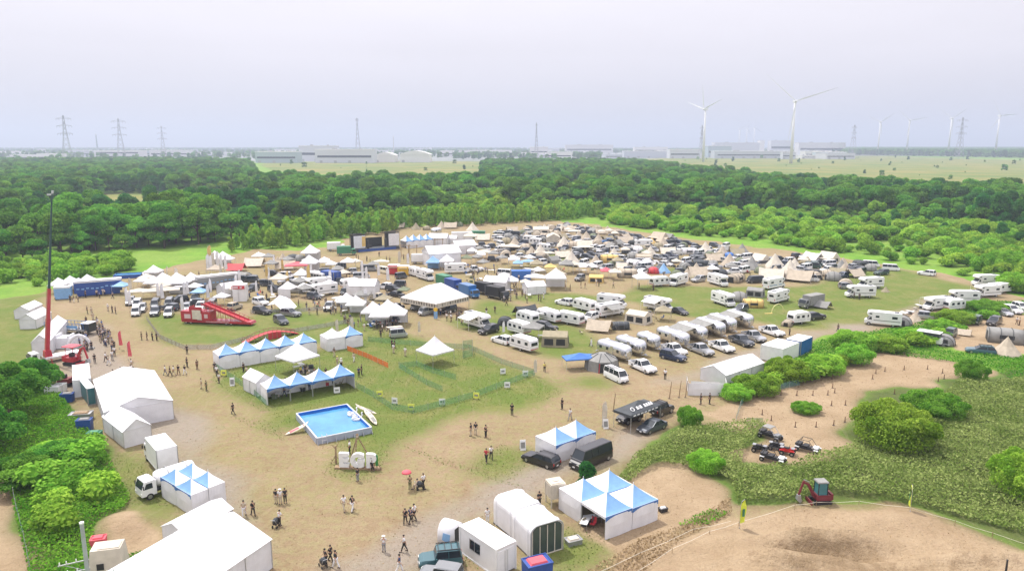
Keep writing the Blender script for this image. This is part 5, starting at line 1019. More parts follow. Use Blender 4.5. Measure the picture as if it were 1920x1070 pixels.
# ---------------------------------------------------------------- foreground
bays((1134, 1012), (1233, 974), (1041, 955), 2, 2, 2.3, 1.35, lambda i, j: ([0], ([0] if j == 0 else [2]) + ([1] if i == 1 else []) + ([3] if i == 0 and j == 1 else [])),
     ['nearest bay of the blue and white four peak tent', 'right corner bay of the blue and white four peak tent', 'left rear bay of the blue and white four peak tent with a loose side wall', 'rear bay of the blue and white four peak tent'], 'four peak tent beside the glass fronted shelter', 'blue and white peaked tent bay')
bays((1042, 868), (1117, 841), (1005, 848), 2, 1, 2.3, 1.35, lambda i, j: ([0], [0, 2] + ([3] if i == 0 else [1])), ['left bay of the blue and white tent between two black vans', 'right bay of the blue and white tent beside the long black van'], 'two peak tent by the gravel road', 'blue and white peaked tent bay')
bays((361, 966), (425, 940), (318, 926), 2, 2, 2.3, 1.05, lambda i, j: ([3], ([0] if j == 0 else [2]) + ([3] if i == 0 else [1])), ['front bay of the blue and white tent behind the white tank truck', 'right bay of the blue and white tent near the big white marquee', 'left bay of the blue and white tent touching the tank truck', 'rear bay of the blue and white tent near the tank truck'], 'four peak tent by the tank truck', 'blue and white peaked tent bay')
bays((412, 694), (595, 662), (400, 684), 5, 1, 2.4, 1.35, lambda i, j: ([0], [0, 2] + ([3] if i == 0 else []) + ([1] if i == 4 else [])), [f'{w_} bay of the long five bay blue and white tent' for w_ in ('leftmost', 'second from left', 'middle', 'fourth from left', 'rightmost')], 'five bay tent above the play lawn', 'blue and white peaked tent bay')
bays((615, 659), (681, 648), (601, 650), 2, 1, 2.4, 1.4, lambda i, j: ([0] if i else [], [0, 2] + ([3] if i == 0 else [1])), ['all white left bay of the pair above the orange net', 'blue and white right bay of the pair above the orange net'], 'tent pair above the orange net', 'peaked tent bay')
bays((502, 760), (666, 728), (486, 748), 4, 1, 2.4, 1.4, lambda i, j: ([0], [2] + ([3] if i == 0 else []) + ([1] if i == 3 else [])), [f'{w_} bay of the open fronted blue tent by the pool' for w_ in ('leftmost', 'second', 'third', 'rightmost')], 'open fronted tent above the pool', 'blue and white peaked tent bay')
def pagoda(o, p, q, e_, pk, lab):
    c, w_, l_, a, *_ = rect(o, p, q); inst(('pag', lab), build_bay(w_, l_, e_, pk, [], []), 'pagoda_tent', c.x, c.y, a, label=lab, cat='tent', desc='white pagoda tent')
pagoda((552, 708), (601, 694), (527, 694), 2.7, 2.3, 'white high peaked pagoda tent between the two rows of blue tents'); pagoda((812, 692), (852, 681), (781, 681), 2.5, 2.4, 'white high peaked pagoda tent standing alone on the green lawn')
gable((482, 743), (513, 735), (465, 729), 2.2, 3.2, 'small white gabled tent at the left end of the open fronted tent', along='y')
gable((200, 809), (326, 785), (168, 746), 2.7, 4.0, 'largest white gabled marquee with guy skirt beside the gravel road')
gable((234, 840), (285, 826), (209, 806), 2.2, 3.4, 'small white gabled tent between the big marquee and the box truck')
gable((62, 669), (95, 666), (42, 634), 2.7, 3.9, 'long white gabled tent beside the red telescopic crane'); gable((38, 617), (68, 616), (34, 605), 2.0, 3.1, 'middle white gabled tent in the left row'); gable((28, 598), (56, 597), (26, 588), 1.9, 2.8, 'smallest white gabled tent furthest up the left row')
gable((290, 1225), (511, 1064), (290, 1225), 2.8, 4.4, 'very large white marquee filling the bottom left corner', along='x', desc='white marquee', qp=(425, 1000)); gable((350, 1036), (438, 986), (350, 1036), 1.9, 2.6, 'white tent just behind the very large bottom marquee', along='x', qp=(400, 970))
gable((1360, 725), (1431, 700), (1330, 708), 1.9, 2.9, 'long white gabled tent beside the hedge and white enclosure', along='x', desc='long white gabled tent')
inst('arch1', b_arch(*[(c, rect((995, 1047), (1055, 1028), (963, 1012))) for c in (0,)][0][1][1:3], 3.1, True), 'arched_shelter', *rect((995, 1047), (1055, 1028), (963, 1012))[0][:2], rect((995, 1047), (1055, 1028), (963, 1012))[3], label='white arched shelter with glass front beside the prefab cabin', cat='shelter')
r_ = rect((962, 1010), (1017, 991), (931, 978)); inst('arch2', b_arch(r_[1], r_[2], 3.0, False), 'arched_shelter', r_[0].x, r_[0].y, r_[3], label='plain white arched shelter behind the glass fronted one', cat='shelter')
rr_ = [G(863, 985, 2.6), G(898, 973, 2.6), G(965, 1016, 2.6), G(931, 1030, 2.6)]; cc = sum(rr_, Vector()) / 4; ux = (rr_[3] - rr_[0]).normalized()
inst('prefab', b_container((rr_[3] - rr_[0]).length, 2.2, 2.55, WHITEP, False, True), 'prefab_cabin', cc.x, cc.y, math.atan2(ux.y, ux.x), label='white prefab site cabin with a dark sliding window', cat='cabin')
def b_barrel(P_):
    n = 14; q = MB(); q.loft([[(1.0 * math.cos(math.pi * i / n) * k, y, .9 + 1.15 * math.sin(math.pi * i / n) * k) for i in range(n + 1)] + [(-1.0 * k, y, .1), (1.0 * k, y, .1)] for y, k in ((-.9, .97), (0, 1), (.9, .97))]); q.sm = True; part(P_, 'shell', q, PVC); part(P_, 'dark_opening', MB().box(0, -.92, .2, 1.4, .03, 1.5), MESHD); part(P_, 'blue_cloth', MB().slab([(-1.03, -.6, 1.2), (-1.03, .2, 1.2), (-1.1, .3, .5), (-1.05, -.5, .3)], .03), SKYC)
g = G(846, 1012); inst('barrel', b_barrel, 'barrel_tent', g.x, g.y, R(60), label='small round topped white tent behind the prefab cabin', cat='tent')
table('''
jeep 826 1060 -3 .3 teal rack | dark teal boxy jeep with roof rack left of the prefab cabin
jeep 826 1092 -3 -.5 grey | grey roofed off road car cut by the bottom edge
wagon 1014 868 -3 -1.0 black | black estate car parked left of the two bay blue tent
sedan 1222 806 -3 1.2 dark_grey | dark grey hatchback parked beside the black branded canopy
van 1155 712 3 1.4 white rack | white van with roof rack in front of the grey octagonal tent
pickup 1205 694 3 1.35 white | white pickup in front of the nearest silver caravan
suv 1262 674 3 .7 navy | dark navy SUV in front of the short silver caravan
pickup 1264 662 3 1.2 white | white pickup half hidden behind the dark navy SUV
pickup 1314 662 3 1.2 silver | silver patterned pickup among the silver caravans
pickup 1353 656 3 1.2 white | white pickup right of the silver patterned pickup
pickup 1390 645 3 1.2 dark_grey | dark grey pickup between two white pickups
pickup 1413 637 3 1.2 silver | pale silver pickup right of the dark grey pickup
pickup 1447 627 3 1.0 white | white pickup at the right end of the silver caravan row
suv 916 624 -3 .8 black | black SUV with silver bonnet below the white motorhome awning
suv 941 643 -3 -.9 white | white SUV coupled to the front white caravan
suv 1025 618 3 .5 black | black SUV between the white caravans
suv 1105 600 -3 .9 white | white SUV left of the big white motorhome
suv 1058 571 -3 -.6 white | white SUV coupled to the boxy white caravan
suv 1138 582 -3 -.6 white | white estate car behind the cream gabled tent
sedan 1274 588 3 .9 black | black sedan right of the khaki canopy on the lawn
suv 1388 584 -3 1.0 dark_grey | dark grey minivan behind the last silver caravan
suv 1529 598 3 -.4 black | black car behind the small white caravan on the lawn
suv 1737 516 -3 -.4 white | white estate car alone at the far right meadow edge
wagon 1880 590 3 .9 silver | pale silver car first in the row at the right edge
suv 1898 586 3 .9 white | white car second in the row at the right edge
suv 1915 581 3 .9 white | white car third in the row at the right edge
keivan 1830 607 -3 1.6 green | small dark green car left of the black SUV on the right
suv 1863 608 -3 1.4 black | black SUV near the white cars at the right edge
jeep 1780 632 -3 1.6 green | dark green jeep left of the flat beige tarp
wagon 1838 662 -3 -.3 teal rack | teal estate car left of the beige tepee on the right
suv 489 571 3 .7 white | white SUV left of the slanted white sail tent
suv 492 588 3 .5 black | black SUV below the white SUV on the left lawn
suv 527 606 3 1.5 dark_grey | dark grey jeep like car below the white sail tent
suv 546 592 3 .4 grey | grey car under the white sail tent
sedan 744 556 3 .4 black | black hatchback left of the green parasol
keivan 747 632 3 -.3 silver awning | silver camper van with cream awning beside the play lawn
''')
g = G(1108, 868); inst('longvan', build_car('longvan', 'black'), 'cargo_van', g.x, g.y, head(1108, 858, -3, 1.25), label='long black cargo van right of the two bay blue tent', cat='van')
table('''
sv 1151 670 3 1.0 none 7.4 | nearest silver caravan behind the octagonal grey tent
sv 1182 661 3 1.0 none 6.6 | second silver caravan from the left in the row
sv 1215 652 3 1.0 none 4.9 | shortest silver caravan in the row
sv 1261 645 3 1.0 none 7.6 | long silver caravan without awning right of the short one
sv 1296 634 3 1.0 awning 7.4 | silver caravan with grey awning nearest the middle of the row
sv 1331 625 3 1.0 awning 7.4 | silver caravan with grey awning second of the right four
sv 1353 617 3 1.0 awning 7.2 | silver caravan with grey awning third of the right four
sv 1385 609 3 1.0 awning 7.2 | silver caravan with grey awning at the far right end
cv 982 656 -3 -.9 none 5.6 | white caravan at the front hitched to a white SUV
cv 973 625 -3 -.9 none 5.0 | white caravan next to the brown rigid canopy
cv 1030 602 -3 -.9 none 6.4 | long white caravan with three windows in the middle row
cv 1068 607 -3 -.6 grey 6.4 | white caravan with an open door and grey awning
cv 989 606 -3 -.9 white 5.2 | white caravan under a rounded white awning
cv 1096 582 -3 -.8 none 6.0 | boxy white caravan hitched to a white SUV
cv 1497 606 3 -.4 none 4.6 | small white caravan standing alone on the right lawn
mh 895 613 3 .9 grey white | white motorhome with white awning near the white house shaped marquee
mh 1142 592 3 -.5 grey grey | tall white motorhome with slate awning behind the cream tent
mh 1146 575 3 .4 grey | white motorhome with arched ladder at the back of the caravan group
mh 1233 581 3 .6 grey white | white coachbuilt motorhome with blue tinted windows on the lawn
mh 1355 571 3 1.0 green | white motorhome with green skirt left of the grey tunnel tent
mh 1459 566 3 -.8 grey | largest white bus like motorhome on the right lawn
mh 1450 541 3 -.5 blue | white motorhome with blue awning behind the bus like motorhome
mh 1345 534 3 .9 grey | white motorhome alone left of the tan tunnel tent
mh 1613 557 -3 .0 grey | white motorhome with overcab on the far lawn with people outside
mh 1632 540 -3 .2 grey grey | white motorhome with wide grey awning behind another motorhome
mh 1656 610 -3 -.3 grey | white motorhome standing beside the dirt track
mh 1757 580 -3 .3 grey white | white motorhome with awning at the left of the hedge row
cv 1787 581 3 -.3 none 5.0 | white camper with large rear windows behind the hedge
mh 1806 567 -3 .0 grey white | white motorhome second from left along the hedge
mh 1850 556 -3 .2 grey white | long white motorhome third along the hedge
cv 1872 549 -3 .2 none 6.0 | white caravan behind the third hedge motorhome
mh 1847 535 -3 .1 grey | white motorhome furthest back against the scrub on the right
mh 1272 534 -3 .9 beige | cream motorhome beside the white caravan with canopy
cv 1236 536 3 -.3 none 5.2 | white caravan attached to the square white canopy
mh 797 524 3 .9 grey | white motorhome right of the yellow cube stall
cv 777 517 3 .9 none 4.8 | white caravan between the yellow cube and a motorhome
mh 855 512 3 -.1 grey | white motorhome beside the white pickup in the market
mh 608 553 -3 .4 grey | big white bus camper left of the market lane
mh 598 541 -3 .4 grey | white motorhome roof behind the big white bus camper
cv 657 540 3 -.4 none 5.0 | white caravan left of the white gabled market tent
suv 720 541 -3 -.3 white | small silver white camper right of the white gabled market tent
van 721 512 3 .6 cream | cream bus like van left of the red cube stall
pickup 890 509 3 -.2 white | white pickup behind the market crowd
''')
# silver-caravan neighbours and other tents in the middle distance
table('''
lodge 1041 646 3 .1 khaki 1.1 | khaki cabin tent with dark mesh windows at the front
tarp 1124 620 3 .3 beige 1.1 | low beige tarp with a dark opening near the dark arched tent
tunnel 1163 616 1 1.2 dark .75 | dark arched storage tent right of the low beige tarp
lodge 1197 604 3 .5 cream 1.05 | cream ridge tent with open porch behind the dark arched tent
canopy 1243 600 3 .2 khaki 1.1 | khaki canopy over a picnic table on the lawn
canopy 1000 634 3 .3 grey 1.15 | flat grey brown canopy beside the white caravan
dome 947 608 3 .2 dark .95 | dark pointed tent right of the white motorhome awning
tarp 985 592 3 -.4 dark 1.1 | charcoal tarp over cars behind the caravans
dome 1385 564 1 1 grey 1.25 | grey tunnel dome right of the white motorhome with green skirt
tunnel 1412 575 1 1.4 yellow .95 | tan striped tunnel tent below the grey awning
lodge 1416 555 3 .3 grey .9 | brown grey tent behind the tan striped tunnel tent
tunnel 1378 528 3 .4 beige 1.15 | tan tunnel tent with a round door right of the white motorhome
tunnel 1476 610 3 .4 beige .6 | beige tent annex on the small white caravan
dome 1692 609 3 .4 grey 1.1 | blue grey tent attached to the motorhome beside the track
tepee 1715 602 3 .4 beige .75 | small beige tepee right of the blue grey annex tent
tunnel 1884 640 1 1.6 grey 1.3 | large grey tunnel tent behind the beige tepee on the right
tepee 1886 664 3 .4 beige 1.15 | beige tepee with a porch flap at the right edge
dome 1770 645 3 .4 grey 1.1 | blue grey dome joined to the open camper trailer
tarp 1806 628 3 .4 beige .6 | flat beige tarp on the bare soil at right
dome 1585 536 3 .2 beige 1.1 | beige rounded tent left of the awning motorhome
canopy 720 577 3 .1 khaki 1.1 | khaki bamboo screened stall beside the black truck
canopy 757 556 3 .1 olive .9 | green grey parasol canopy right of the black hatchback
''')
g = G(1095, 700)
# octagonal tent, blue tarp stall
def b_octa(P_):
    b = MB(); n = 8; b.loft([[(2.9 * k * math.cos(6.28318 * (i + .5) / n), 2.9 * k * math.sin(6.28318 * (i + .5) / n), z) for i in range(n)] for z, k in ((.0, 1), (1.75, .93), (2.7, .25), (2.78, .02))]); part(P_, 'canvas', b, GREYC); q = MB()
    for i in range(n): a = 6.28318 * (i + .5) / n; q.path([(2.93 * k * math.cos(a), 2.93 * k * math.sin(a), z) for z, k in ((0, 1), (1.77, .94), (2.74, .25))], .05, 4)
    part(P_, 'seam', q, DARKC); part(P_, 'doorway', MB().slab([(-.9, -2.74, .05), (.9, -2.74, .05), (.8, -2.60, 1.55), (-.8, -2.60, 1.55)], .04), MESHD); part(P_, 'door_trim', MB().slab([(-1.15, -2.76, 0), (-1.0, -2.76, 0), (-.9, -2.62, 1.6), (-1.0, -2.62, 1.6)], .05), REDC)
g = G(1128, 690); inst('octa', b_octa, 'octagonal_tent', g.x, g.y, .1, label='grey octagonal tent with dark door beside the white van', cat='tent')
put('longcanopy 1086 690 3 -.2 blue .9 | blue tarp shelter over gear left of the octagonal tent')
# branded canopy (dark grey roof with white lettering), two joined bays
def b_brand(P_):
    W, L_ = bw_, bl_; part(P_, 'canopy_roof', concave(MB(), 0, 0, W, L_, 2.5, 1.0, n=3, p=1.1), DARKC); v = MB(); c = [(-W / 2, -L_ / 2), (W / 2, -L_ / 2), (W / 2, L_ / 2), (-W / 2, L_ / 2)]
    for i in range(4): v.slab([(*c[i], 2.5), (*c[(i + 1) % 4], 2.5), (*c[(i + 1) % 4], 2.15), (*c[i], 2.15)], .03)
    part(P_, 'valance', v, DARKC); sl_ = math.atan2(1.0, L_ / 2); f_ = lambda x, d: (x, -L_ / 2 * (1 - d), 2.5 + 1.0 * d ** 1.1 + .05); q = MB()
    for i, (x, w_) in enumerate(((-1.3, .38), (-.82, .12), (-.6, .38), (.25, .34), (.7, .34), (1.15, .34), (1.6, .32))): q.slab([f_(x, .28), f_(x + w_, .28), f_(x + w_ * .9, .55), f_(x + .05, .55)], .02)
    part(P_, 'lettering', q, WHITEP); part(P_, 'emblem', MB().path([f_(-2.1 + .3 * math.cos(a), .42 + .16 * math.sin(a)) for a in [i * .7 for i in range(10)]], .06, 5).slab([(W / 2 + .005, -.9, 2.2), (W / 2 + .005, .9, 2.2), (W / 2 + .005, .9, 2.4), (W / 2 + .005, -.9, 2.4)], .02), WHITEP)
    v2 = MB()
    for i in range(7): v2.slab([(-W * .42 + i * W * .12, -L_ / 2 - .04, 2.24), (-W * .34 + i * W * .12, -L_ / 2 - .04, 2.24), (-W * .34 + i * W * .12, -L_ / 2 - .04, 2.42), (-W * .42 + i * W * .12, -L_ / 2 - .04, 2.42)], .01)
    part(P_, 'valance_print', v2, WHITEP)
    for a in c + [(0, -L_ / 2), (0, L_ / 2)]: part(P_, 'leg', MB().tube((a[0] * .98, a[1] * .98, 0), (a[0] * .98, a[1] * .98, 2.5), .04), POLE)
c, bw_, bl_, ba_, *_ = rect((1182, 813), (1238, 791), (1149, 801)); inst('brand', b_brand, 'branded_canopy', c.x, c.y, ba_, label='dark grey canopy with white emblem and lettering on its roof', cat='canopy')
table('''
jeep 1241 775 3 -1.2 black rack | black off road vehicle with spare wheel behind the dark lettered canopy
jeep 1180 790 -3 1.0 black | black vehicle parked under the left end of the lettered canopy
table 1215 800 3 -1 x | table under the right half of the dark lettered canopy
''')
# trucks on the left, crane, machines
g = G(302, 872); inst('boxtruck', build_truck(6.6, h=3.3), 'box_truck', g.x, g.y, head(302, 872, -3, -3.6), label='white box truck with plain rear doors facing the road', cat='truck')
g = G(315, 918); inst('tanktruck', build_truck(6.0, kind='tank'), 'tank_truck', g.x, g.y, head(315, 918, -3, 1.0), label='white tank truck beside the blue and white tent', cat='truck')
def b_crane(P_):
    build_truck(8.0, kind='none')(P_); part(P_, 'deck', MB().box(-1.2, 0, .75, 5.6, 2.2, .3), WHITEP); part(P_, 'turret', MB().box(1.0, 0, 1.05, 1.2, 1.2, 1.1, tx=.8, ty=.8), REDM)
    for p in ((.9, -1.5), (.9, 1.5), (-3, 1.5), (-3, -1.5)): part(P_, 'outrigger', MB().tube((p[0], p[1] * .6, .8), (p[0], p[1], .7), .09).tube((p[0], p[1], .7), (p[0], p[1], 0), .07).tube((p[0], p[1], 0), (p[0], p[1], .05), .25), REDM)
    def ln(mb): mb.v = [(x - (z - 2) * .135, y, z) for x, y, z in mb.v]; return mb      # the boom leans a little
    part(P_, 'lower_boom', ln(MB().box(1.0, 0, 2.1, .62, .62, 5.5).box(1.0, 0, 7.6, .5, .5, 5.2)), REDM); q = MB()
    for i in range(14): q.box(1.0, 0, 12.8 + i * 1.15, .36 - i * .012, .36 - i * .012, 1.13)
    part(P_, 'upper_boom', ln(q), mat('dark_green_steel', (.02, .06, .055), .5)); part(P_, 'work_light', ln(MB().box(1.3, 0, 28.6, .9, .15, .3).box(.9, 0, 28.9, .25, .4, .5)), POLE); part(P_, 'hoist_cable', ln(MB().tube((1.4, 0, 28.8), (1.4, 0, 9), .02, n=3)), BLK)
g = G(103, 676); inst('crane', b_crane, 'crane_truck', g.x, g.y, head(103, 676, -3, .6), label='crane truck with a very tall upright red and dark green boom', cat='crane truck')
g = G(138, 683); inst('crawl', b_excavator(REDM, False, PINKC), 'crawler_machine', g.x, g.y, head(138, 683, 3, .3), label='red tracked machine with pink canopy beside the crane truck', cat='machine', scale=1.35)
g = G(122, 722); inst('minidig', b_excavator(mat('dark_red_paint', (.22, .04, .04), .5), False), 'mini_excavator', g.x, g.y, head(122, 722, -3, .1), label='small digger with curved boom beside the portable white cabin', cat='excavator', scale=1.15)
g = G(1537, 941); inst('exc', b_excavator(mat('worn_red_paint', (.15, .018, .025), .6), True), 'mini_excavator', g.x, g.y, head(1537, 941, -3, .1), label='red mini excavator with dark glazed cab above the rope line', cat='excavator')
# red slide truck and the arched ramp
def b_slide(P_):
    part(P_, 'trailer_body', MB().box(-2.6, 0, .7, 7.6, 2.4, 2.3), REDM); part(P_, 'base_skirt', MB().box(2.6, 0, .45, 18, 2.4, .5, tx=.97), REDM); part(P_, 'side_print', MB().box(-4.7, -1.22, 1.3, 1.6, .03, 1.0).box(-1.6, -1.22, 1.0, 1.2, .03, 1.5).box(.1, -1.22, 1.5, .9, .03, .9).box(3.0, -1.22, .65, 6, .02, .12), mat('pale_print', (.6, .45, .45), .6))
    part(P_, 'gate_panel', MB().box(-2.3, -1.28, 1.2, 2.2, .06, 2.1), mat('ivory_panel', (.6, .55, .45), .6))
    for y in (-1.0, 1.0): part(P_, 'slide_rail', MB().prism([(-1.2, 4.7), (-.4, 4.9), (11.2, .7), (11.2, .3)], y - .07, y + .07), REDM)
    part(P_, 'slide_deck', MB().slab([(-1, -1, 4.6), (11.2, -1, .4), (11.2, 1, .4), (-1, 1, 4.6)], .08), REDC); q = MB()
    for i in range(10):
        x = -1 + i * 1.2; z = 4.7 - (x + 1) * .35
        for y in (-1, 1): q.tube((x, y, .6), (x, y, z + .8), .05, n=4).tube((x, y, z + .8), (x + 1.2, y, z + .4), .04, n=4).tube((x, y, .6), (x + 1.2, y, z), .035, n=4)
    part(P_, 'truss', q, REDM); part(P_, 'top_platform', MB().box(-2.6, 0, 3.0, 3.2, 2.2, .12).box(-2.6, -1.05, 3.1, 3.2, .06, .9).box(-4.2, 0, 3.1, .06, 2.2, .9), REDM)
    wheels(P_, (-5.2, -4.0, 5.2, 6.4), 2.4, .45, .3)
g = G(392, 606); inst('slide', b_slide, 'red_slide_trailer', g.x, g.y, head(392, 606, 3, .12), label='bright red trailer with a long slide ramp on the left lawn', cat='trailer', scale=(.88, .9, .92))
def b_archramp(P_):
    n = 12; z = lambda i: .1 + 1.25 * math.sin(math.pi * i / n); x = lambda i: -5.5 + 11 * i / n; q, w_, u = MB(), MB(), MB()
    for i in range(n):
        q.slab([(x(i), -.8, z(i)), (x(i + 1), -.8, z(i + 1)), (x(i + 1), .8, z(i + 1)), (x(i), .8, z(i))], .06)
        for y in (-.85, .85): w_.tube((x(i), y, z(i) + .5), (x(i + 1), y, z(i + 1) + .5), .07, n=5).tube((x(i), y, 0), (x(i), y, z(i) + .5), .05, n=4)
        if 4 < i < 8: u.slab([(x(i), -.82, .02), (x(i + 1), -.82, .02), (x(i + 1), -.82, z(i + 1)), (x(i), -.82, z(i))], .03)
    part(P_, 'deck', q, REDC); part(P_, 'handrail', w_, WOOD); part(P_, 'side_skirt', u, REDM)
g = G(508, 634); inst('archr', b_archramp, 'arched_bridge', g.x, g.y, head(508, 634, 3, -.55), label='low arched wooden bridge with red sides above the five bay tent', cat='bridge')
# pool with floats and boards
pc = [G(549, 776, .8), G(648, 758, .8), G(699, 800, .8), G(602, 820, .8)]; c = sum(pc, Vector()) / 4; ux = ((pc[1] - pc[0]) + (pc[2] - pc[3])).normalized(); pw = ((pc[1] - pc[0]).length + (pc[2] - pc[3]).length) / 2; pl = ((pc[0] - pc[3]).length + (pc[1] - pc[2]).length) / 2; pa = math.atan2(ux.y, ux.x)
POOLM = mat('pool_liner_blue', (.10, .42, .78), .4, var=.06); WAT = mat('pool_water', (.08, .27, .52), .12, var=.15, scale=.5, bump=.25, bscale=2.2)
def b_pool(P_):
    a, b = pw / 2, pl / 2; t = .22; W_ = MB(); W_.box(0, -b, 0, pw, t, .85).box(0, b, 0, pw, t, .85).box(-a, 0, .003, t, pl - t, .845).box(a, 0, .003, t, pl - t, .845); part(P_, 'wall', W_, mat('pool_wall_grey', (.34, .38, .46), .6))
    li = MB().box(0, -b + .13, .1, pw - .3, .05, .74).box(0, b - .13, .1, pw - .3, .05, .74).box(-a + .13, 0, .1, .05, pl - .4, .74).box(a - .13, 0, .1, .05, pl - .4, .74); part(P_, 'liner', li, mat('deep_pool_blue', (.01, .13, .48), .4)); part(P_, 'water', MB().box(0, 0, .05, pw - .35, pl - .35, .40), WAT)
    r = MB().tube((-a, -b, .86), (a, -b, .84), .07).tube((-a, b, .84), (a, b, .84), .07).tube((-a, -b, .84), (-a, b, .84), .07).tube((a, -b, .84), (a, b, .84), .07); part(P_, 'rim', r, WHITEP)
    for i in range(7):
        for s_ in (-1, 1): part(P_, 'buttress', MB().slab([(-a + i * pw / 6, s_ * b, .8), (-a + i * pw / 6, s_ * (b + .5), 0), (-a + i * pw / 6, s_ * b, 0)], .06), STEEL)
    part(P_, 'ladder', MB().tube((-a + .6, -b - .1, 0), (-a + .6, -b - .05, 1.2), .04).tube((-a + 1.2, -b - .1, 0), (-a + 1.2, -b - .05, 1.2), .04).tube((-a + .6, -b - .1, .4), (-a + 1.2, -b - .1, .4), .03).tube((-a + .6, -b - .1, .8), (-a + 1.2, -b - .1, .8), .03), WHITEP)
inst('pool', b_pool, 'frame_pool', c.x, c.y, pa, label='rectangular bright blue above ground pool on the grass', cat='pool')
def b_swan(P_): part(P_, 'ring', MB().torus(0, 0, .16, .52, .2), WHITEP); part(P_, 'neck', MB().path([(.55, 0, .25), (.75, 0, .6), (.65, 0, .9), (.8, 0, 1.0)], .09, 8), WHITEP); part(P_, 'wing', MB().ell(-.25, .45, .35, .35, .1, .2).ell(-.25, -.45, .35, .35, .1, .2), WHITEP)
for px, py, lb in ((661, 777, 'white inflatable ring float nearer the far corner of the pool'), (669, 785, 'white inflatable ring float nearer the pool side boards')): g = G(px, py, .5); inst('swan', b_swan, 'inflatable_float', g.x, g.y, random.random(), z=.42, label=lb, cat='pool float', group='floats in the pool')
def b_board(m, deck):
    def f(P_):
        L_ = 3.3; R_ = [(x, .38 * (1 - abs(x / L_ * 2) ** 2.6) + .02) for x in [-L_ / 2 + L_ * i / 14 for i in range(15)]]; part(P_, 'hull', MB().loft([[(x, -w_, .02 + .25 * max(0, x / L_ * 2) ** 4), (x, -w_ * .9, .13 + .25 * max(0, x / L_ * 2) ** 4), (x, w_ * .9, .13 + .25 * max(0, x / L_ * 2) ** 4), (x, w_, .02 + .25 * max(0, x / L_ * 2) ** 4)] for x, w_ in R_]), m); part(P_, 'deck_pad', MB().box(-.4, 0, .13, 1.3, .5, .015), deck); part(P_, 'nose_patch', MB().box(1.0, 0, .15, .4, .3, .02), deck)
    return f
SUPM = mat('cream_board', (.72, .64, .50), .4)
def tilt(o, p, q, z0, z1, key, lab):
    a, b = G(*p), G(*q); m_ = (a + b) / 2; e = inst(key, b_board(SUPM, PINKC if 'pink' in lab else GREYC), 'paddle_board', m_.x, m_.y, math.atan2(b.y - a.y, b.x - a.x), z=(z0 + z1) / 2, label=lab, cat='paddle board', group='boards leaning on the pool'); e.rotation_euler.y = -math.atan2(z1 - z0, (b - a).length); return e
tilt(0, (538, 815), (578, 806), .05, .85, 'b1', 'cream paddle board with pink nose leaning on the left pool wall'); tilt(0, (709, 801), (688, 781), .0, .95, 'b2', 'cream paddle board leaning on the right pool wall nearest the camera'); tilt(0, (703, 775), (668, 773), .0, .95, 'b3', 'cream paddle board leaning on the far right pool wall'); tilt(0, (704, 790), (683, 778), .0, .8, 'b4', 'cream kayak like board between the two right hand boards')
# giant letters with tripod
letters = link(bpy.data.objects.new('letter_sign', None)); g = G(671, 878); letters.location = (g.x, g.y, 0); letters.rotation_euler.z = R(-4); meta(letters, 'giant white letters E G P on a wooden base', 'letter sign'); THINGS.append([letters, 'x', 'sign', (671, 875), 'sign'])
for i, ch in enumerate('EGP'): o = link(bpy.data.objects.new('letter', text_mesh(ch, 2.15, .22, WHITEP, 'letter'))); o.parent = letters; o.location = ((i - 1) * 1.62, 0, .35); o['label'] = f'white letter {ch}'
lb_ = MB().box(0, 0, 0, 5.4, .7, .22); o = link(bpy.data.objects.new('wooden_base', lb_.mesh('wooden_base', WOOD))); o.parent = letters
def b_tripod(P_):
    for a in (0, 2.1, 4.2): part(P_, 'log', MB().tube((1.6 * math.cos(a), 1.2 * math.sin(a), 0), (-.12 * math.cos(a), -.1 * math.sin(a), 3.7), .09, .07), WOOD)
    part(P_, 'lashing', MB().tube((0, 0, 3.3), (0, 0, 3.55), .17), CANVAS)
g = G(672, 868); inst('trip', b_tripod, 'log_tripod', g.x, g.y, .4, label='tall log tripod standing behind the giant letters', cat='tripod')
def b_stump(P_): part(P_, 'trunk', MB().tube((0, 0, 0), (.05, 0, 2.2), .13, .1), WOOD); part(P_, 'branch', MB().tube((0, 0, 1.9), (.5, 0, 2.7), .06, .03).tube((0, 0, 1.9), (-.4, 0, 2.4), .07, .04), WOOD); part(P_, 'brace', MB().tube((-.6, 0, 0), (0, 0, 1.1), .04).tube((.6, 0, 0), (0, 0, 1.1), .04), WOOD)
g = G(630, 868); inst('stump', b_stump, 'forked_log_post', g.x, g.y, .3, label='forked log post with braces left of the giant letters', cat='post')
def b_greenpost(P_): part(P_, 'board', MB().prism([(-.14, .5), (-.14, 1.7), (0, 1.9), (.14, 1.7), (.14, .5)], -.04, .04), mat('green_board', (.03, .22, .05), .5)); part(P_, 'stake', MB().tube((0, 0, 0), (0, 0, .55), .05), WOOD); part(P_, 'driftwood', MB().tube((-.5, 0, 0), (-.15, 0, .9), .06).tube((.5, 0, 0), (.2, 0, .7), .06), WOOD)
g = G(707, 880); inst('gpost', b_greenpost, 'green_marker_board', g.x, g.y, 0, label='upright green board with driftwood right of the giant letters', cat='marker')
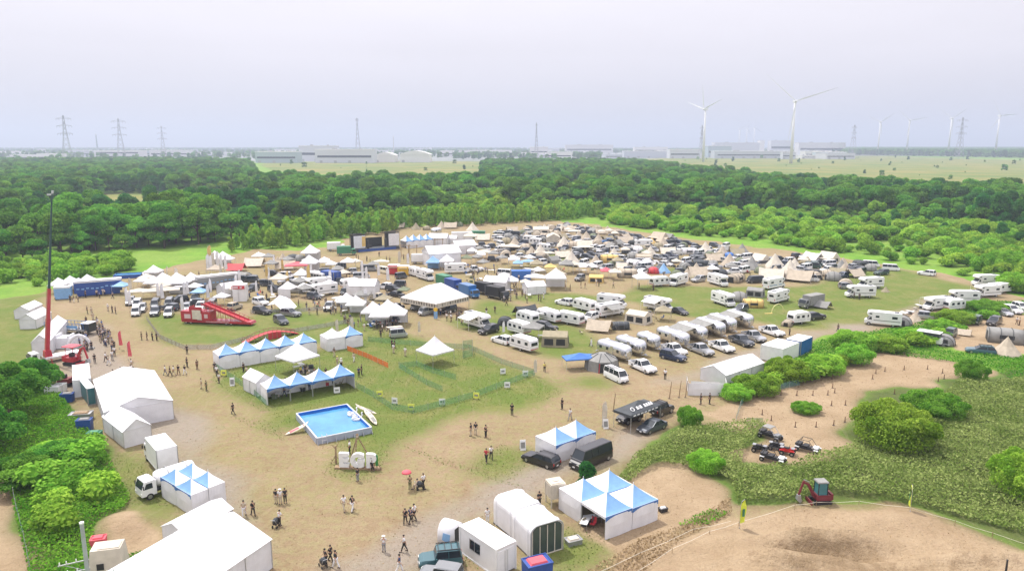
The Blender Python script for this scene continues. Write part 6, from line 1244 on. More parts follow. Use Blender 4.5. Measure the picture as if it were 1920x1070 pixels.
# other small foreground things
def b_tank(P_): 
    q = MB().box(0, 0, 1.0, 1.7, 1.7, 1.6, tx=.95, ty=.95)
    for i in range(5): q.box(-.68 + i * .34, -.86, 1.15, .12, .06, 1.3).box(-.68 + i * .34, .86, 1.15, .12, .06, 1.3).box(-.86, -.68 + i * .34, 1.15, .06, .12, 1.3).box(.86, -.68 + i * .34, 1.15, .06, .12, 1.3)
    part(P_, 'tank', q, CREAM); part(P_, 'lid', MB().tube((0, 0, 2.6), (0, 0, 2.75), .35, .3, 12).box(0, 0, 2.58, 1.3, 1.3, .08), CREAM)
    for x in (-.75, .75):
        for y in (-.75, .75): part(P_, 'leg', MB().tube((x, y, 0), (x, y, 1.0), .07), CREAM)
g = G(1041, 944); inst('tank', b_tank, 'water_tank', g.x, g.y, .35, label='cream ribbed water tank on legs beside the four peak tent', cat='water tank')
def b_bin(m, top=None, s=(2.0, 1.1, 1.2)):
    def f(P_): part(P_, 'box', MB().box(0, 0, 0, *s, tx=1.05, ty=1.05), m); part(P_, 'rim', MB().box(0, s[1] * .52, s[2] - .03, s[0] * 1.08, .09, .1).box(0, -s[1] * .52, s[2] - .03, s[0] * 1.08, .09, .1).box(s[0] * .52, 0, s[2] - .032, .09, s[1], .1).box(-s[0] * .52, 0, s[2] - .032, .09, s[1], .1), m); part(P_, 'contents', MB().box(0, 0, s[2] - .06, s[0] * .8, s[1] * .8, .22, tx=.8, ty=.8), top or GREYC); part(P_, 'skid', MB().box(0, -s[1] * .4, -.0, s[0], .1, .1), BLK)
    return f
for px, py, m, top, s, lb, a in ((1007, 1084, NAVY, PINKC, (2.2, 1.5, 1.7), 'navy blue open container with pink load at the bottom edge', .4), (160, 806, NAVY, GREYC, (1.7, 1.1, 1.5), 'navy blue bin behind the big white marquee', .2), (127, 752, NAVY, GREYC, (1.6, 1.0, 1.2), 'small navy bin left of the portable cabin', .2),
                             (179, 829, GRN, GRN, (1.5, 1.0, 1.4), 'dark green crate on the grass left of the small gabled tent', .1), (101, 738, WHITEP, PVC, (2.0, 1.2, 1.2), 'white bulk bag left of the blue bin', .1), (114, 734, WHITEP, PVC, (1.4, 1.1, 1.2), 'white bulk bag touching the blue bin', .1), (153, 787, STEEL, WOOD, (2.6, 1.4, 1.0), 'grey metal skip of scrap behind the marquee', .2), (186, 1024, PINKC, PINKC, (1.2, .9, .9), 'pink red box behind the covered beige cart', .3),
                             (1075, 1018, STEEL, CREAM, (1.4, .9, .45), 'low wheeled cart of gear between shelter and tent', .4), (1243, 958, BLK, WHITEP, (.8, .5, .35), 'small black bag with white cloth on the sand', .4)):
    g = G(px, py); inst(('bin', lb), b_bin(m, top, s), 'storage_bin', g.x, g.y, a, label=lb, cat='container')
for o_, p_, q_, h, m, rm, lb in (((140, 745), (173, 740), (135, 715), 2.6, WHITEP, WHITEP, 'white portable cabin beside the mini digger'), ((166, 760), (181, 757), (154, 741), 2.5, TEAL, WHITEP, 'narrow container with teal side and white roof beside the marquee'),
                             ((1466, 683), (1496, 670), (1440, 671), 2.7, WHITEP, WHITEP, 'white container joined to a blue one beside the hedge'), ((1500, 668), (1521, 658), (1489, 660), 2.7, mat('azure_paint', (.02, .13, .36), .45), WHITEP, 'bright blue container right of the white container')):
    c, w_, l_, a, *_ = rect(o_, p_, q_); inst(('cont', lb), b_container(w_, l_, h, m, m is not WHITEP, False, rm), 'container', c.x, c.y, a, label=lb, cat='container')
for (px, py, L_, W, H, m, lb, d) in ((866, 449, 8, 2.6, 3.0, WHITEP, 'white container at the back edge of the show field', (3, -.1)), (897, 446, 5.5, 2.4, 2.8, GRN, 'green corrugated container beside the back white container', (3, 0)), (977, 524, 5.5, 2.4, 2.6, BLUEC, 'blue container in the middle of the market', (3, 0)), (621, 529, 5.4, 2.6, 3.1, NAVY, 'navy box trailer right of the white minibus', (3, .5))):
    g = G(px, py); inst(('c2', lb), b_container(L_, W, H, m), 'container', g.x, g.y, head(px, py, *d), label=lb, cat='container')
def b_cover(P_): part(P_, 'cover', MB().box(0, 0, .15, 2.4, 1.7, 1.7, tx=.88, ty=.85).box(.2, -.1, 1.8, 1.5, 1.0, .12), CREAM); part(P_, 'strap', MB().box(-.4, -.83, .3, .5, .06, .5), BLK); part(P_, 'frame', MB().box(0, 0, 0, 2.2, 1.5, .16), BLK)
g = G(206, 1062); inst('cover', b_cover, 'covered_cart', g.x, g.y, .25, label='beige cloth covered cart at the bottom left', cat='cart', scale=1.15)
def b_upole(P_):
    part(P_, 'pole', MB().tube((0, 0, 0), (0, 0, 15), .17, .11, 12), mat('concrete_pole', (.36, .38, .40), .8)); part(P_, 'cap', MB().tube((0, 0, 15), (0, 0, 15.1), .13, n=12), WHITEP)
    for z, l_, s_ in ((12.6, 1.6, -1), (12.0, 1.7, -1), (11.4, 1.6, 1)):
        i = part(P_, 'cross_arm', MB().box(s_ * l_ * .4, 0, z, l_, .07, .07).tube((s_ * .1, 0, z - .6), (s_ * l_ * .7, 0, z), .02), STEEL)
        for x in (.5, 1.0, 1.35): part(P_, 'insulator', MB().tube((s_ * x, 0, z + .07), (s_ * x, 0, z + .25), .045, .03, 8), WHITEP, i)
    part(P_, 'transformer', MB().tube((.4, 0, 8.6), (.4, 0, 9.6), .28, n=12), STEEL)
a = G(153, 981, 15); inst('upole', b_upole, 'utility_pole', a.x, a.y, .5, label='tall concrete utility pole cut by the bottom edge at left', cat='utility pole')
# atvs, excavator, marker posts, flags
for px, py, d, m, bg_, rf_, lb in ((1444, 822, (3, 1), PAINT['grey'], True, True, 'grey buggy with flat roof furthest from the camera'), (1424, 846, (3, .6), PAINT['black'], False, False, 'black quad bike leftmost beside the bamboo grass'), (1455, 842, (3, .6), PAINT['black'], False, False, 'black quad bike with rear rack in the middle'),
                               (1476, 851, (3, .6), PAINT['red'], False, False, 'red quad bike right of the two black ones'), (1449, 865, (3, .8), PAINT['white'], True, False, 'white buggy nearest to the bamboo grass'), (1514, 846, (3, .8), PAINT['white'], True, False, 'white and black buggy parked alone on the right')):
    g = G(px, py); inst(('atv', lb), b_atv(m, bg_, rf_), 'buggy' if bg_ else 'quad_bike', g.x, g.y, head(px, py, *d), label=lb, cat='buggy' if bg_ else 'quad bike', group='quad bikes and buggies on the sand', scale=1.0 if not bg_ else .95)
CONE = mat('brown_marker', (.16, .08, .045), .7)
for px, py in ((1642, 700), (1659, 696), (1695, 693), (1739, 692), (1767, 699), (1636, 710), (1560, 710), (1770, 710), (1759, 715), (1524, 741), (1552, 740), (1565, 736), (1559, 760), (1585, 759), (1530, 800), (1563, 797), (1584, 791), (1561, 727), (1677, 738), (1464, 740), (1494, 741), (1429, 777), (1446, 788), (1491, 800)):
    g = G(px, py); inst('cone', b_post(CONE, .7, .05), 'marker_post', g.x, g.y, label='short brown marker post on the sandy riding course', cat='marker post', group='marker posts of the riding course', px=(px, py))
YF = mat('lime_yellow_flag', (.72, .80, .08), .6, trans=.2)
for px, py, h, a, lb in ((1386, 993, 3.2, 0.3, 'yellow green feather flag nearest beside the rope line'), (1706, 962, 3.0, 1.2, 'yellow green feather flag between rope line and bamboo grass')): g = G(px, py); inst(('yf', lb), b_flag(YF, h, sym=GRN), 'feather_flag', g.x, g.y, a, label=lb, cat='flag')
g = G(1884, 1085); inst('bp', b_post(BLK, 1.8, .07), 'black_post', g.x, g.y, label='black post at the bottom right corner of the sand', cat='post')
fence([(1180, 1090), (1260, 1038), (1330, 1005), (1385, 988), (1490, 955), (1530, 950), (1610, 948), (1706, 960), (1790, 985), (1860, 1008), (1960, 1040)], .55, CREAM, 'white rope line around the dug up dirt track', WOOD, 6, rope=1, name='rope_barrier', cat='rope barrier')
fence([(1080, 1100), (1200, 1045), (1300, 1000), (1370, 985)], .5, CREAM, 'second thin rope along the dry grass bank', WOOD, 5, rope=1, name='rope_barrier', cat='rope barrier')
fence([(1380, 790), (1388, 765), (1400, 745), (1440, 735), (1500, 722)], 1.0, TEAL_NET, 'pale teal net fence at the start of the riding course')
fence([(1400, 800), (1430, 800)], 1.3, GREEN_NET, 'short green net panel at the tip of the bamboo grass')
fence([(403, 690), (440, 715), (470, 735), (500, 762)], 1.0, GREEN_NET, 'green net fence left of the open fronted tent')
fence([(668, 727), (700, 745), (735, 768), (775, 775), (830, 762), (890, 745), (950, 722), (1003, 703)], 1.0, GREEN_NET, 'long green net fence along the front of the play lawn')
fence([(690, 640), (740, 645), (800, 650), (880, 655), (940, 682), (1003, 703)], 1.0, GREEN_NET, 'green net fence along the far side of the play lawn')
fence([(748, 690), (800, 722), (830, 735)], 1.0, GREEN_NET, 'green net fence crossing the middle of the play lawn'); fence([(750, 690), (782, 687), (812, 700), (855, 712)], 1.0, GREEN_NET, 'green net fence curving round the lone pagoda tent')
fence([(651, 657), (690, 672), (728, 690)], .95, ORANGE_NET, 'bright orange plastic net fence on the play lawn', sp=1.6)
fence([(20, 905), (32, 965), (48, 1030), (60, 1090)], 1.8, TEAL_NET, 'pale teal mesh fence along the left edge road', sp=3)
fence([(275, 600), (300, 635), (345, 655), (395, 655), (455, 640), (560, 622), (660, 605)], .9, WIRE, 'low wire fence around the red slide trailer', WOOD, 1.8)
fence([(470, 588), (560, 585), (620, 580)], .9, WIRE, 'low wire fence above the black SUVs', WOOD, 1.8); fence([(1380, 690), (1420, 678), (1450, 668)], .8, CREAM, 'low rope on stakes beside the silver caravan row', WOOD, 4, rope=1, name='rope_barrier', cat='rope barrier')
fence([(868, 652), (886, 650), (886, 668), (868, 672), (868, 652)], 1.4, GREEN_NET, 'small square green net pen beside the play lawn', sp=1.5)
SIGNY = mat('yellow_banner', (.75, .78, .12), .6); 
def b_sign(m, w_=.9, h=.9):
    def f(P_): part(P_, 'panel', MB().box(0, 0, .15, w_, .04, h), m); part(P_, 'print', MB().box(0, -.025, .15 + h * .35, w_ * .6, .012, h * .3), GREYC); part(P_, 'foot', MB().box(-w_ * .4, 0, 0, .05, .3, .2).box(w_ * .4, 0, 0, .05, .3, .2), BLK)
    return f
for px, py, m, lb in ((712, 745, SIGNY, 'yellow sign panel on the play lawn fence near the pool'), (740, 758, WHITEP, 'white sign panel on the fence right of the yellow one'), (771, 770, SIGNY, 'yellow sign panel at the front corner of the lawn fence'), (829, 760, WHITEP, 'white sign panel at the middle of the lawn fence'), (893, 748, SIGNY, 'yellow sign panel further right on the lawn fence'), (951, 728, WHITEP, 'white sign panel near the right end of the lawn fence'), (943, 702, WHITEP, 'white sign panel at the lawn fence corner'), (985, 706, WHITEP, 'white sign panel at the right tip of the lawn fence'), (420, 705, SIGNY, 'yellow sign panel on the left green fence'), (632, 738, WHITEP, 'white sign panel in front of the open fronted tent')):
    g = G(px, py); inst(('sgn', lb), b_sign(m), 'fence_sign', g.x, g.y, random.uniform(-.3, .3), label=lb, cat='sign')
for px, py, lb in ((980, 842, 'white folding sign left of the two bay blue tent'), (1135, 802, 'white folding sign beside the lettered canopy'), (436, 722, 'white folding sign board with round emblem beside the left green fence')): g = G(px, py); inst(('af', lb), b_aframe(WHITEP), 'folding_sign', g.x, g.y, .2, label=lb, cat='sign', scale=1.1)
table('''
flag 1129 800 3 0 cream 1.0 | cream feather flag beside the folding sign and lettered canopy
flag 1001 705 3 0 cream .8 | cream feather flag at the right tip of the play lawn
flag 784 628 3 0 cream .8 | cream feather flag right of the camper van with awning
flag 224 655 3 0 pink 1.0 | pink and white feather flag beside the queue on the left
flag 241 676 3 0 pink 1.0 | pink and white feather flag further down the left road
flag 1107 652 3 0 white .5 | tiny white flag in the caravan lane
''')
for px, py, lb in ((1285, 745, 'first leaning wooden pole from the right by the white enclosure'), (1273, 745, 'second leaning wooden pole by the white enclosure'), (1255, 747, 'third leaning wooden pole by the lettered canopy'), (1150, 770, 'thin wooden pole left of the lettered canopy')): g = G(px, py); inst('lpole', b_post(WOOD, 2.6, .05), 'wooden_pole', g.x, g.y, 0, label=lb, cat='pole').rotation_euler = (.03, .08, 0)
def b_encl(P_): 
    for a_, b_ in (((-3.2, -1.6), (2.6, -2.2)), ((-3.2, -1.6), (-2.4, 1.4)), ((2.6, -2.2), (3.4, .6))): part(P_, 'wall', sag_wall(MB(), a_, b_, 1.9, .15), PVC); 
    for a_ in ((-3.2, -1.6), (2.6, -2.2), (-2.4, 1.4), (3.4, .6), (-.2, -1.9)): part(P_, 'post', MB().tube((*a_, 0), (*a_, 2.0), .05), POLE)
    part(P_, 'grey_sheet', MB().slab([(-2.4, -1, .9), (2.4, -1.4, 1.0), (2.6, .6, 1.2), (-1.8, 1.2, 1.3)], .03), GREYC)
g = G(1321, 733); inst('encl', b_encl, 'fabric_enclosure', g.x, g.y, head(1321, 733, 3, -.1), label='white open topped fabric enclosure at the near end of the long tent', cat='enclosure')
def b_camper_trailer(P_): part(P_, 'box', MB().box(0, 0, .5, 3.0, 1.7, .9), WHITEP); part(P_, 'roof', MB().box(-.6, 0, 2.2, 3.6, 2.0, .1), WHITEP); part(P_, 'tent_side', MB().box(-.3, 0, 1.4, 2.8, 1.6, .8), DARKC); wheels(P_, (0,), 1.9, .35); part(P_, 'drawbar', MB().tube((1.5, 0, .5), (2.6, 0, .4), .06), STEEL)
g = G(1748, 646); inst('ctr', b_camper_trailer, 'camper_trailer', g.x, g.y, head(1748, 646, 3, .5), label='open dark camper trailer with white roof above the riding course', cat='trailer', scale=1.1)
g = G(1520, 575); inst('rvd', build_truck(7, cargo=GREYC, cab=PAINT['grey'], h=2.9), 'camper_truck', g.x, g.y, head(1520, 575, -3, .6), label='grey camper truck with grey awning on the right lawn', cat='truck'); put('tarp 1542 577 3 .5 grey .8 | grey blue tarp attached to the grey camper truck')
# house-shaped marquee with window valances
def b_house(P_):
    W, L_, e = hw, hl, 2.9; c = [(-W / 2, -L_ / 2), (W / 2, -L_ / 2), (W / 2, L_ / 2), (-W / 2, L_ / 2)]; part(P_, 'roof', MB().slab([(*c[0], e), (*c[1], e), (W * .2, 0, e + 3.0), (-W * .2, 0, e + 3.0)], .04).slab([(*c[2], e), (*c[3], e), (-W * .2, 0, e + 3.0), (W * .2, 0, e + 3.0)], .04).slab([(*c[1], e), (*c[2], e), (W * .2, 0, e + 3.0)], .04).slab([(*c[3], e), (*c[0], e), (-W * .2, 0, e + 3.0)], .04), PVC)
    for i in range(4):
        a, b = Vector((*c[i], 0)), Vector((*c[(i + 1) % 4], 0)); part(P_, 'valance', MB().slab([a + Vector((0, 0, e)), b + Vector((0, 0, e)), b + Vector((0, 0, e - 1.1)), a + Vector((0, 0, e - 1.1))], .03), CREAM); n = int((b - a).length / .9); nn_ = Vector((b.y - a.y, a.x - b.x, 0)).normalized() * .03
        for k in range(n): p = a.lerp(b, (k + .2) / n) + nn_; q = a.lerp(b, (k + .8) / n) + nn_; part(P_, 'window', MB().slab([p + Vector((0, 0, e - .85)), q + Vector((0, 0, e - .85)), q + Vector((0, 0, e - .2)), p + Vector((0, 0, e - .2))], .01), mat('smoked_window', (.12, .10, .10), .2))
        part(P_, 'post', MB().tube(a, a + Vector((0, 0, e)), .07), POLE)
c, hw, hl, ha, *_ = rect((818, 596), (888, 578), (768, 576)); inst('house', b_house, 'marquee', c.x, c.y, ha, label='large white roofed marquee with rows of windows over parked vehicles', cat='marquee', scale=(.88, .88, 1))
inst('goldsign', lambda P_: (part(P_, 'post', MB().tube((0, 0, 0), (0, 0, 1.2), .05), POLE), part(P_, 'banner', MB().box(0, 0, .1, .8, .05, 1.7), SKYC), part(P_, 'golden_disc', MB().tube((0, -.05, 2.1), (0, .05, 2.1), .45, n=16), mat('gold_yellow', (.75, .48, .04), .5))), 'banner_stand', *G(817, 598)[:2], label='gold disc on a pale banner at the front corner of the windowed marquee', cat='banner')
table('''
keivan 798 590 -3 .6 silver | small silver van under the left side of the windowed marquee
keivan 783 580 -3 .6 silver | silver van behind under the left side of the windowed marquee
sedan 771 567 -3 .8 cream | cream car at the rear left of the windowed marquee
jeep 842 586 -3 .8 black | black vehicle under the right side of the windowed marquee
''')
# ================================================================ left market and show stands
def b_semi(m, L_=10.5, awn=SKYC):
    def f(P_):
        part(P_, 'box_body', MB().box(0, 0, .9, L_, 2.5, 2.9), m); part(P_, 'roof', MB().box(0, 0, 3.8, L_ + .1, 2.6, .12), WHITEP); part(P_, 'top_rail', MB().box(0, -1.28, 3.45, L_ * .98, .06, .25), WHITEP)
        q = MB(); r = random.Random(4)
        for i in range(9): q.box(-L_ * .42 + i * L_ * .1, -1.27, 1.7 + r.random() * .5, L_ * .06, .03, .3)
        part(P_, 'side_lettering', q, SKYC); part(P_, 'skirt', MB().box(0, -1.27, .2, L_ * .9, .05, .75), m); wheels(P_, (-L_ * .4, -L_ * .3), 2.5, .45, .3)
    return f
g = G(186, 552); inst('semi', b_semi(NAVY), 'display_trailer', g.x, g.y, head(186, 552, 3, -.25), label='deep blue display trailer with pale lettering at the left market', cat='trailer')
g = G(120, 560); inst('semi2', b_semi(SKYC, 4.5), 'display_stand', g.x, g.y, head(120, 560, 3, -.2), label='pale blue display stand left of the deep blue trailer', cat='stand', scale=.8)
g = G(408, 540); inst('semi3', b_semi(PAINT['grey'], 11), 'display_trailer', g.x, g.y, head(408, 540, 3, -.35), label='long grey display trailer with bright white roof in the left market', cat='trailer', scale=.95)
g = G(452, 563); inst('kiosk', b_container(3.0, 2.4, 4.0, WHITEP, False, False), 'kiosk', g.x, g.y, head(452, 563, 3, -.1), label='white box kiosk with red sign band in the left market', cat='kiosk')
inst('kband', lambda P_: (part(P_, 'panel', MB().box(0, 0, 3.1, 3.1, .08, .75), REDC), part(P_, 'lettering', MB().box(-.6, -.06, 3.35, 1.2, .03, .25).box(.7, -.06, 3.35, .5, .03, .25), WHITEP), part(P_, 'bracket', MB().box(0, .05, 0, .08, .06, 3.1), POLE)), 'sign_board', g.x, g.y - 1.45, 0, label='red sign board with white lettering on the white kiosk', cat='sign')
def b_bigflat(P_):
    part(P_, 'platform', MB().box(0, 0, .8, 9, 2.4, .35), STEEL); q = MB()
    for i in range(12): q.tube((-4.4 + i * .8, -1.2, 1.15), (-4.4 + i * .8, -1.2, 2.3), .04, n=4).tube((-4.4 + i * .8, 1.2, 1.15), (-4.4 + i * .8, 1.2, 2.3), .04, n=4)
    q.tube((-4.4, -1.2, 2.3), (4.4, -1.2, 2.3), .05).tube((-4.4, 1.2, 2.3), (4.4, 1.2, 2.3), .05); part(P_, 'railing', q, PAINT['blue']); part(P_, 'blue_print', MB().box(-.5, -1.24, 1.3, 7, .03, .6), SKYC); wheels(P_, (-3.5, -2.5, 3.2), 2.4, .42); part(P_, 'cab_roof', MB().box(4.6, 0, 2.3, 1.8, 2.2, .15), WHITEP); part(P_, 'cab', MB().box(4.6, 0, .6, 1.7, 2.1, 1.7), GLASS)
g = G(130, 624); inst('flatst', b_bigflat, 'stage_truck', g.x, g.y, head(130, 624, 3, .15), label='flat stage truck with blue railings left of the queue', cat='truck')
def b_bounce(P_): part(P_, 'cover', MB().box(0, 0, 0, 5.5, 3.4, 2.0, tx=.9, ty=.8), PVC); part(P_, 'ridge_fold', MB().box(-1, 0, 2.0, .3, 2.6, .5).box(1.2, 0, 2.0, .3, 2.6, .35), PVC); part(P_, 'base', MB().box(0, 0, 0, 5.7, 3.5, .15), GREYC)
g = G(122, 650); inst('bounce', b_bounce, 'covered_stall', g.x, g.y, head(122, 650, 3, -.1), label='white fabric covered stall behind the crane truck', cat='stall')
def b_gate(P_):
    n = 10; part(P_, 'arch', MB().path([(1.9 * math.cos(math.pi * i / n), 0, 2.7 * math.sin(math.pi * i / n)) for i in range(n + 1)], .28, 8), PVC); part(P_, 'foot', MB().box(-1.9, 0, 0, .9, .9, .2).box(1.9, 0, 0, .9, .9, .2), GREYC)
g = G(150, 655); inst('gate', b_gate, 'inflatable_arch', g.x, g.y, .3, label='white inflatable arch at the end of the queue', cat='arch')
table('''
gazebo 112 549 3 0 white 1.15 | left peaked white tent behind the deep blue trailer
gazebo 134 545 3 0 white 1.15 | second peaked white tent behind the deep blue trailer
gazebo 150 548 3 0 white 1.1 | third peaked white tent behind the deep blue trailer
gazebo 166 542 3 0 white 1.15 | right peaked white tent behind the deep blue trailer
canopy 229 551 3 0 sky 1.1 | pale blue canopy at the right end of the deep blue trailer
gazebo 290 524 3 0 white 1.2 | white peaked tent beside the second blue pool
dome 280 521 1 1 white 1.2 | white dome behind the second blue pool
gazebo 289 545 3 0 white 1.15
gazebo 307 538 3 0 white 1.15
gazebo 315 546 3 0 white 1.15
gazebo 333 538 3 0 white 1.15
gazebo 343 545 3 0 white 1.15
gazebo 360 538 3 0 white 1.15
longcanopy 262 560 3 -.2 cream .9
longcanopy 291 559 3 -.2 cream .9
longcanopy 316 557 3 -.2 cream .9
canopy 375 563 3 0 sky 1.1 | pale blue canopy in front of the long grey display trailer
gabled 434 553 3 .8 white 1.2 | white gabled stall left of the red banded kiosk
suv 245 570 -1 1.6 silver
minivan 258 575 -1 1.6 white
van 256 590 -1 1.8 white
suv 266 583 -1 1.6 silver
van 292 576 -1 1.6 dark_grey
suv 291 590 -1 1.7 dark_grey
van 318 574 -1 1.6 grey
minivan 317 592 -1 1.7 silver | silver minivan nearest the red slide trailer
suv 349 583 -1 1.7 silver
suv 366 566 -1 1.4 dark_grey
suv 376 580 -1 1.4 white
van 398 577 -1 1.2 grey
jeep 441 580 3 -1 sand | open sand coloured jeep below the red banded kiosk
keivan 455 528 3 0 dark_grey awning
longcanopy 447 524 3 0 grey .8
keivan 475 529 3 0 dark_grey
suv 467 522 3 0 black
canopy 412 498 3 0 white 1.15
canopy 428 499 3 0 white 1.15
gazebo 404 493 3 0 white 1.15
gazebo 419 494 3 0 white 1.15
tarp 444 508 3 0 red 1.1 | dark red hammock style tarp right of the white flags
canopy 405 521 3 0 beige 1.3
tarp 478 500 3 0 cream 1.3
canopy 486 493 3 0 white 1.2
canopy 504 493 3 0 grey 1.1
tepee 531 492 3 0 beige 1.1
tepee 521 494 3 0 beige .8
dome 550 490 1 1 dark 1.3
dome 562 490 1 1 grey 1.2
gazebo 583 490 3 0 white 1.6
tarp 537 505 3 0 beige 1.3
longcanopy 558 512 3 -.1 pink 1.15 | bright pink red canopy in the left rear market
gazebo 581 510 3 0 white 1.5
canopy 610 504 3 0 white 1.1
canopy 622 507 3 0 white 1.0
canopy 653 506 3 0 white 1.3
dome 632 510 1 1 dark .9
suv 515 517 3 0 black
keivan 538 521 3 0 white
keivan 500 536 3 0 dark_grey
canopy 524 541 3 0 cream 1.4
keivan 534 548 3 0 black
suv 518 547 3 .4 dark_grey
keivan 554 536 3 0 silver
longcanopy 567 535 3 0 white .8
canopy 570 549 3 0 white .9
suv 556 548 3 0 silver
jeep 590 561 3 .4 dark_grey
suv 617 580 -1 1 silver
longcanopy 641 573 3 .8 white .8
gazebo 650 582 3 0 white 1.2
gazebo 668 589 3 0 white 1.25
gazebo 700 605 3 0 white 1.35
gazebo 714 612 3 0 white 1.3
gazebo 728 601 3 0 white 1.35
gazebo 743 609 3 0 white 1.35
keivan 706 605 3 0 silver
keivan 735 606 3 0 dark_grey
canopy 680 570 3 0 grey 1.2
pickup 711 563 3 .4 sand
jeep 745 582 3 -1 black
gabled 682 553 3 -2.2 white 1.5 | white gabled tent left of the small camper van in the market
keivan 701 542 3 -1 silver
suv 644 531 3 -.3 dark_grey
longcanopy 715 500 3 0 cream .8
canopy 700 507 3 0 grey 1.0
van 691 508 3 0 grey
''')
def put2(line):
    h, _, lab = line.partition('|'); t = h.split(); k, px, py, ix, iy, c = t[0], *map(float, t[1:5]), t[5]; g = G(px, py); rz = head(px, py, ix, iy); a = dict(x=g.x, y=g.y, rz=rz, label=lab.strip(), px=(px, py)); cm = dict(green=GRN, navy=NAVY, blue=PAINT['blue'], black=BLK, white=WHITEP, red=REDC, yellow=mat('golden_paint', (.72, .45, .04), .5))
    if k == 'BUS': return inst(('bus',), build_bus(WHITEP, 6.8, 2.6), 'minibus', cat='bus', **a)
    if k == 'BOXD': return inst(('bx', c), build_truck(6.4, cargo=cm[c], cab=cm[c], h=3.1), 'box_truck', cat='truck', **a)
    if k == 'CUBE': return inst(('cube', c), lambda P_: (part(P_, 'body', MB().box(0, 0, .1, 3.2, 2.4, 2.5), cm[c]), part(P_, 'hatch', MB().slab([(-1.2, -1.25, 1.9), (1.2, -1.25, 1.9), (1.2, -2.0, 2.3), (-1.2, -2.0, 2.3)], .04), WHITEP), part(P_, 'roof', MB().box(0, 0, 2.6, 3.3, 2.5, .08), WHITEP), wheels(P_, (0,), 2.3, .3)), 'stall', cat='stall', **a)
for l in '''BUS 597 527 3 .6 white | white minibus with side windows left of the navy box trailer
BOXD 836 537 3 .8 green | dark green box truck behind the windowed marquee
BOXD 853 545 3 .8 navy | dark box van with green stripes behind the windowed marquee
BOXD 880 556 3 .9 blue | bright blue high roof truck right of the windowed marquee
CUBE 739 513 3 0 red | red cube stall between the cream van and the yellow cube
CUBE 757 515 3 0 yellow | golden yellow cube stall beside the white caravan
BOXD 650 478 3 -.1 green | dark green truck at the left end of the stage
BOXD 791 494 3 0 white | white truck with canopy left of the white market marquee
BOXD 912 552 3 .6 black | black food truck with raised white hatch
BOXD 933 560 3 .6 black | second black food truck right of the raised hatch
BOXD 631 470 3 -.1 white | white truck left of the stage trucks'''.split('\n'): put2(l)
def b_pool2(P_): part(P_, 'wall', MB().box(0, -2, 0, 10, .2, 1).box(0, 2, 0, 10, .2, 1).box(-5, 0, 0.003, .2, 3.8, .99).box(5, 0, 0.003, .2, 3.8, .99), NAVY); part(P_, 'water', MB().box(0, 0, .2, 9.8, 3.8, .6), WAT)
g = G(252, 519); inst('pool2', b_pool2, 'frame_pool', g.x, g.y, head(252, 519, 3, -.15), label='second long blue pool at the back of the left market', cat='pool')
# flags on the left market
for i, (px, py, c, s_) in enumerate(((388, 512, 'white', 1.6), (393, 514, 'white', 1.6), (398, 508, 'cream', 1.6), (391, 503, 'yellow', 2.0), (406, 506, 'white', 1.6), (413, 510, 'white', 1.5), (421, 512, 'white', 1.5), (236, 572, 'white', 1.2), (242, 578, 'white', 1.2), (295, 562, 'white', 1.2), (340, 590, 'white', 1.2), (344, 560, 'white', 1.2), (350, 558, 'white', 1.2), (388, 565, 'white', 1.2), (441, 545, 'white', 1.2), (419, 562, 'white', 1.2), (498, 525, 'yellow', 1.3), (528, 512, 'yellow', 1.2), (537, 537, 'yellow', 1.2), (576, 535, 'yellow', 1.6), (479, 552, 'white', 1.0), (508, 556, 'white', .8),
                                     (677, 516, 'white', 1.2), (708, 522, 'white', 1.2), (685, 528, 'white', 1.2), (725, 532, 'white', 1.3), (747, 498, 'cream', 1.3), (763, 500, 'white', 1.2), (683, 572, 'white', 1.2), (700, 565, 'white', 1.0), (650, 560, 'white', 1.2), (658, 626, 'cream', 1.0), (630, 628, 'cream', .9), (942, 628, 'white', .8))):
    put(f'flag {px} {py} 3 0 {c} {s_}')
# slanted white sail tent
inst('sail', lambda P_: (part(P_, 'fly_sheet', MB().slab([(-4.4, -1.6, 1.0), (-4.0, 1.4, 3.0), (0, 1.8, 2.7), (0, -1.9, 2.1)][::-1], .04).slab([(0, -1.9, 2.1), (0, 1.8, 2.7), (4.0, 1.3, 1.6), (4.2, -1.5, .4)][::-1], .04), PVC), part(P_, 'pole', MB().tube((-4, 1.4, 0), (-4, 1.4, 3.1), .05).tube((0, 1.8, 0), (0, 1.8, 2.9), .05).tube((0, -1.9, 0), (0, -1.9, 2.2), .05), POLE), part(P_, 'dark_print', MB().slab([(-2.6, -.9, 1.72), (-2.3, .5, 2.48), (-2.0, .5, 2.46), (-2.3, -.9, 1.74)][::-1], .03), BLK)), 'sail_tent', *G(531, 584)[:2], head(531, 584, 3, 1.0), label='slanted white sail tent with dark marks on the left lawn', cat='tent')
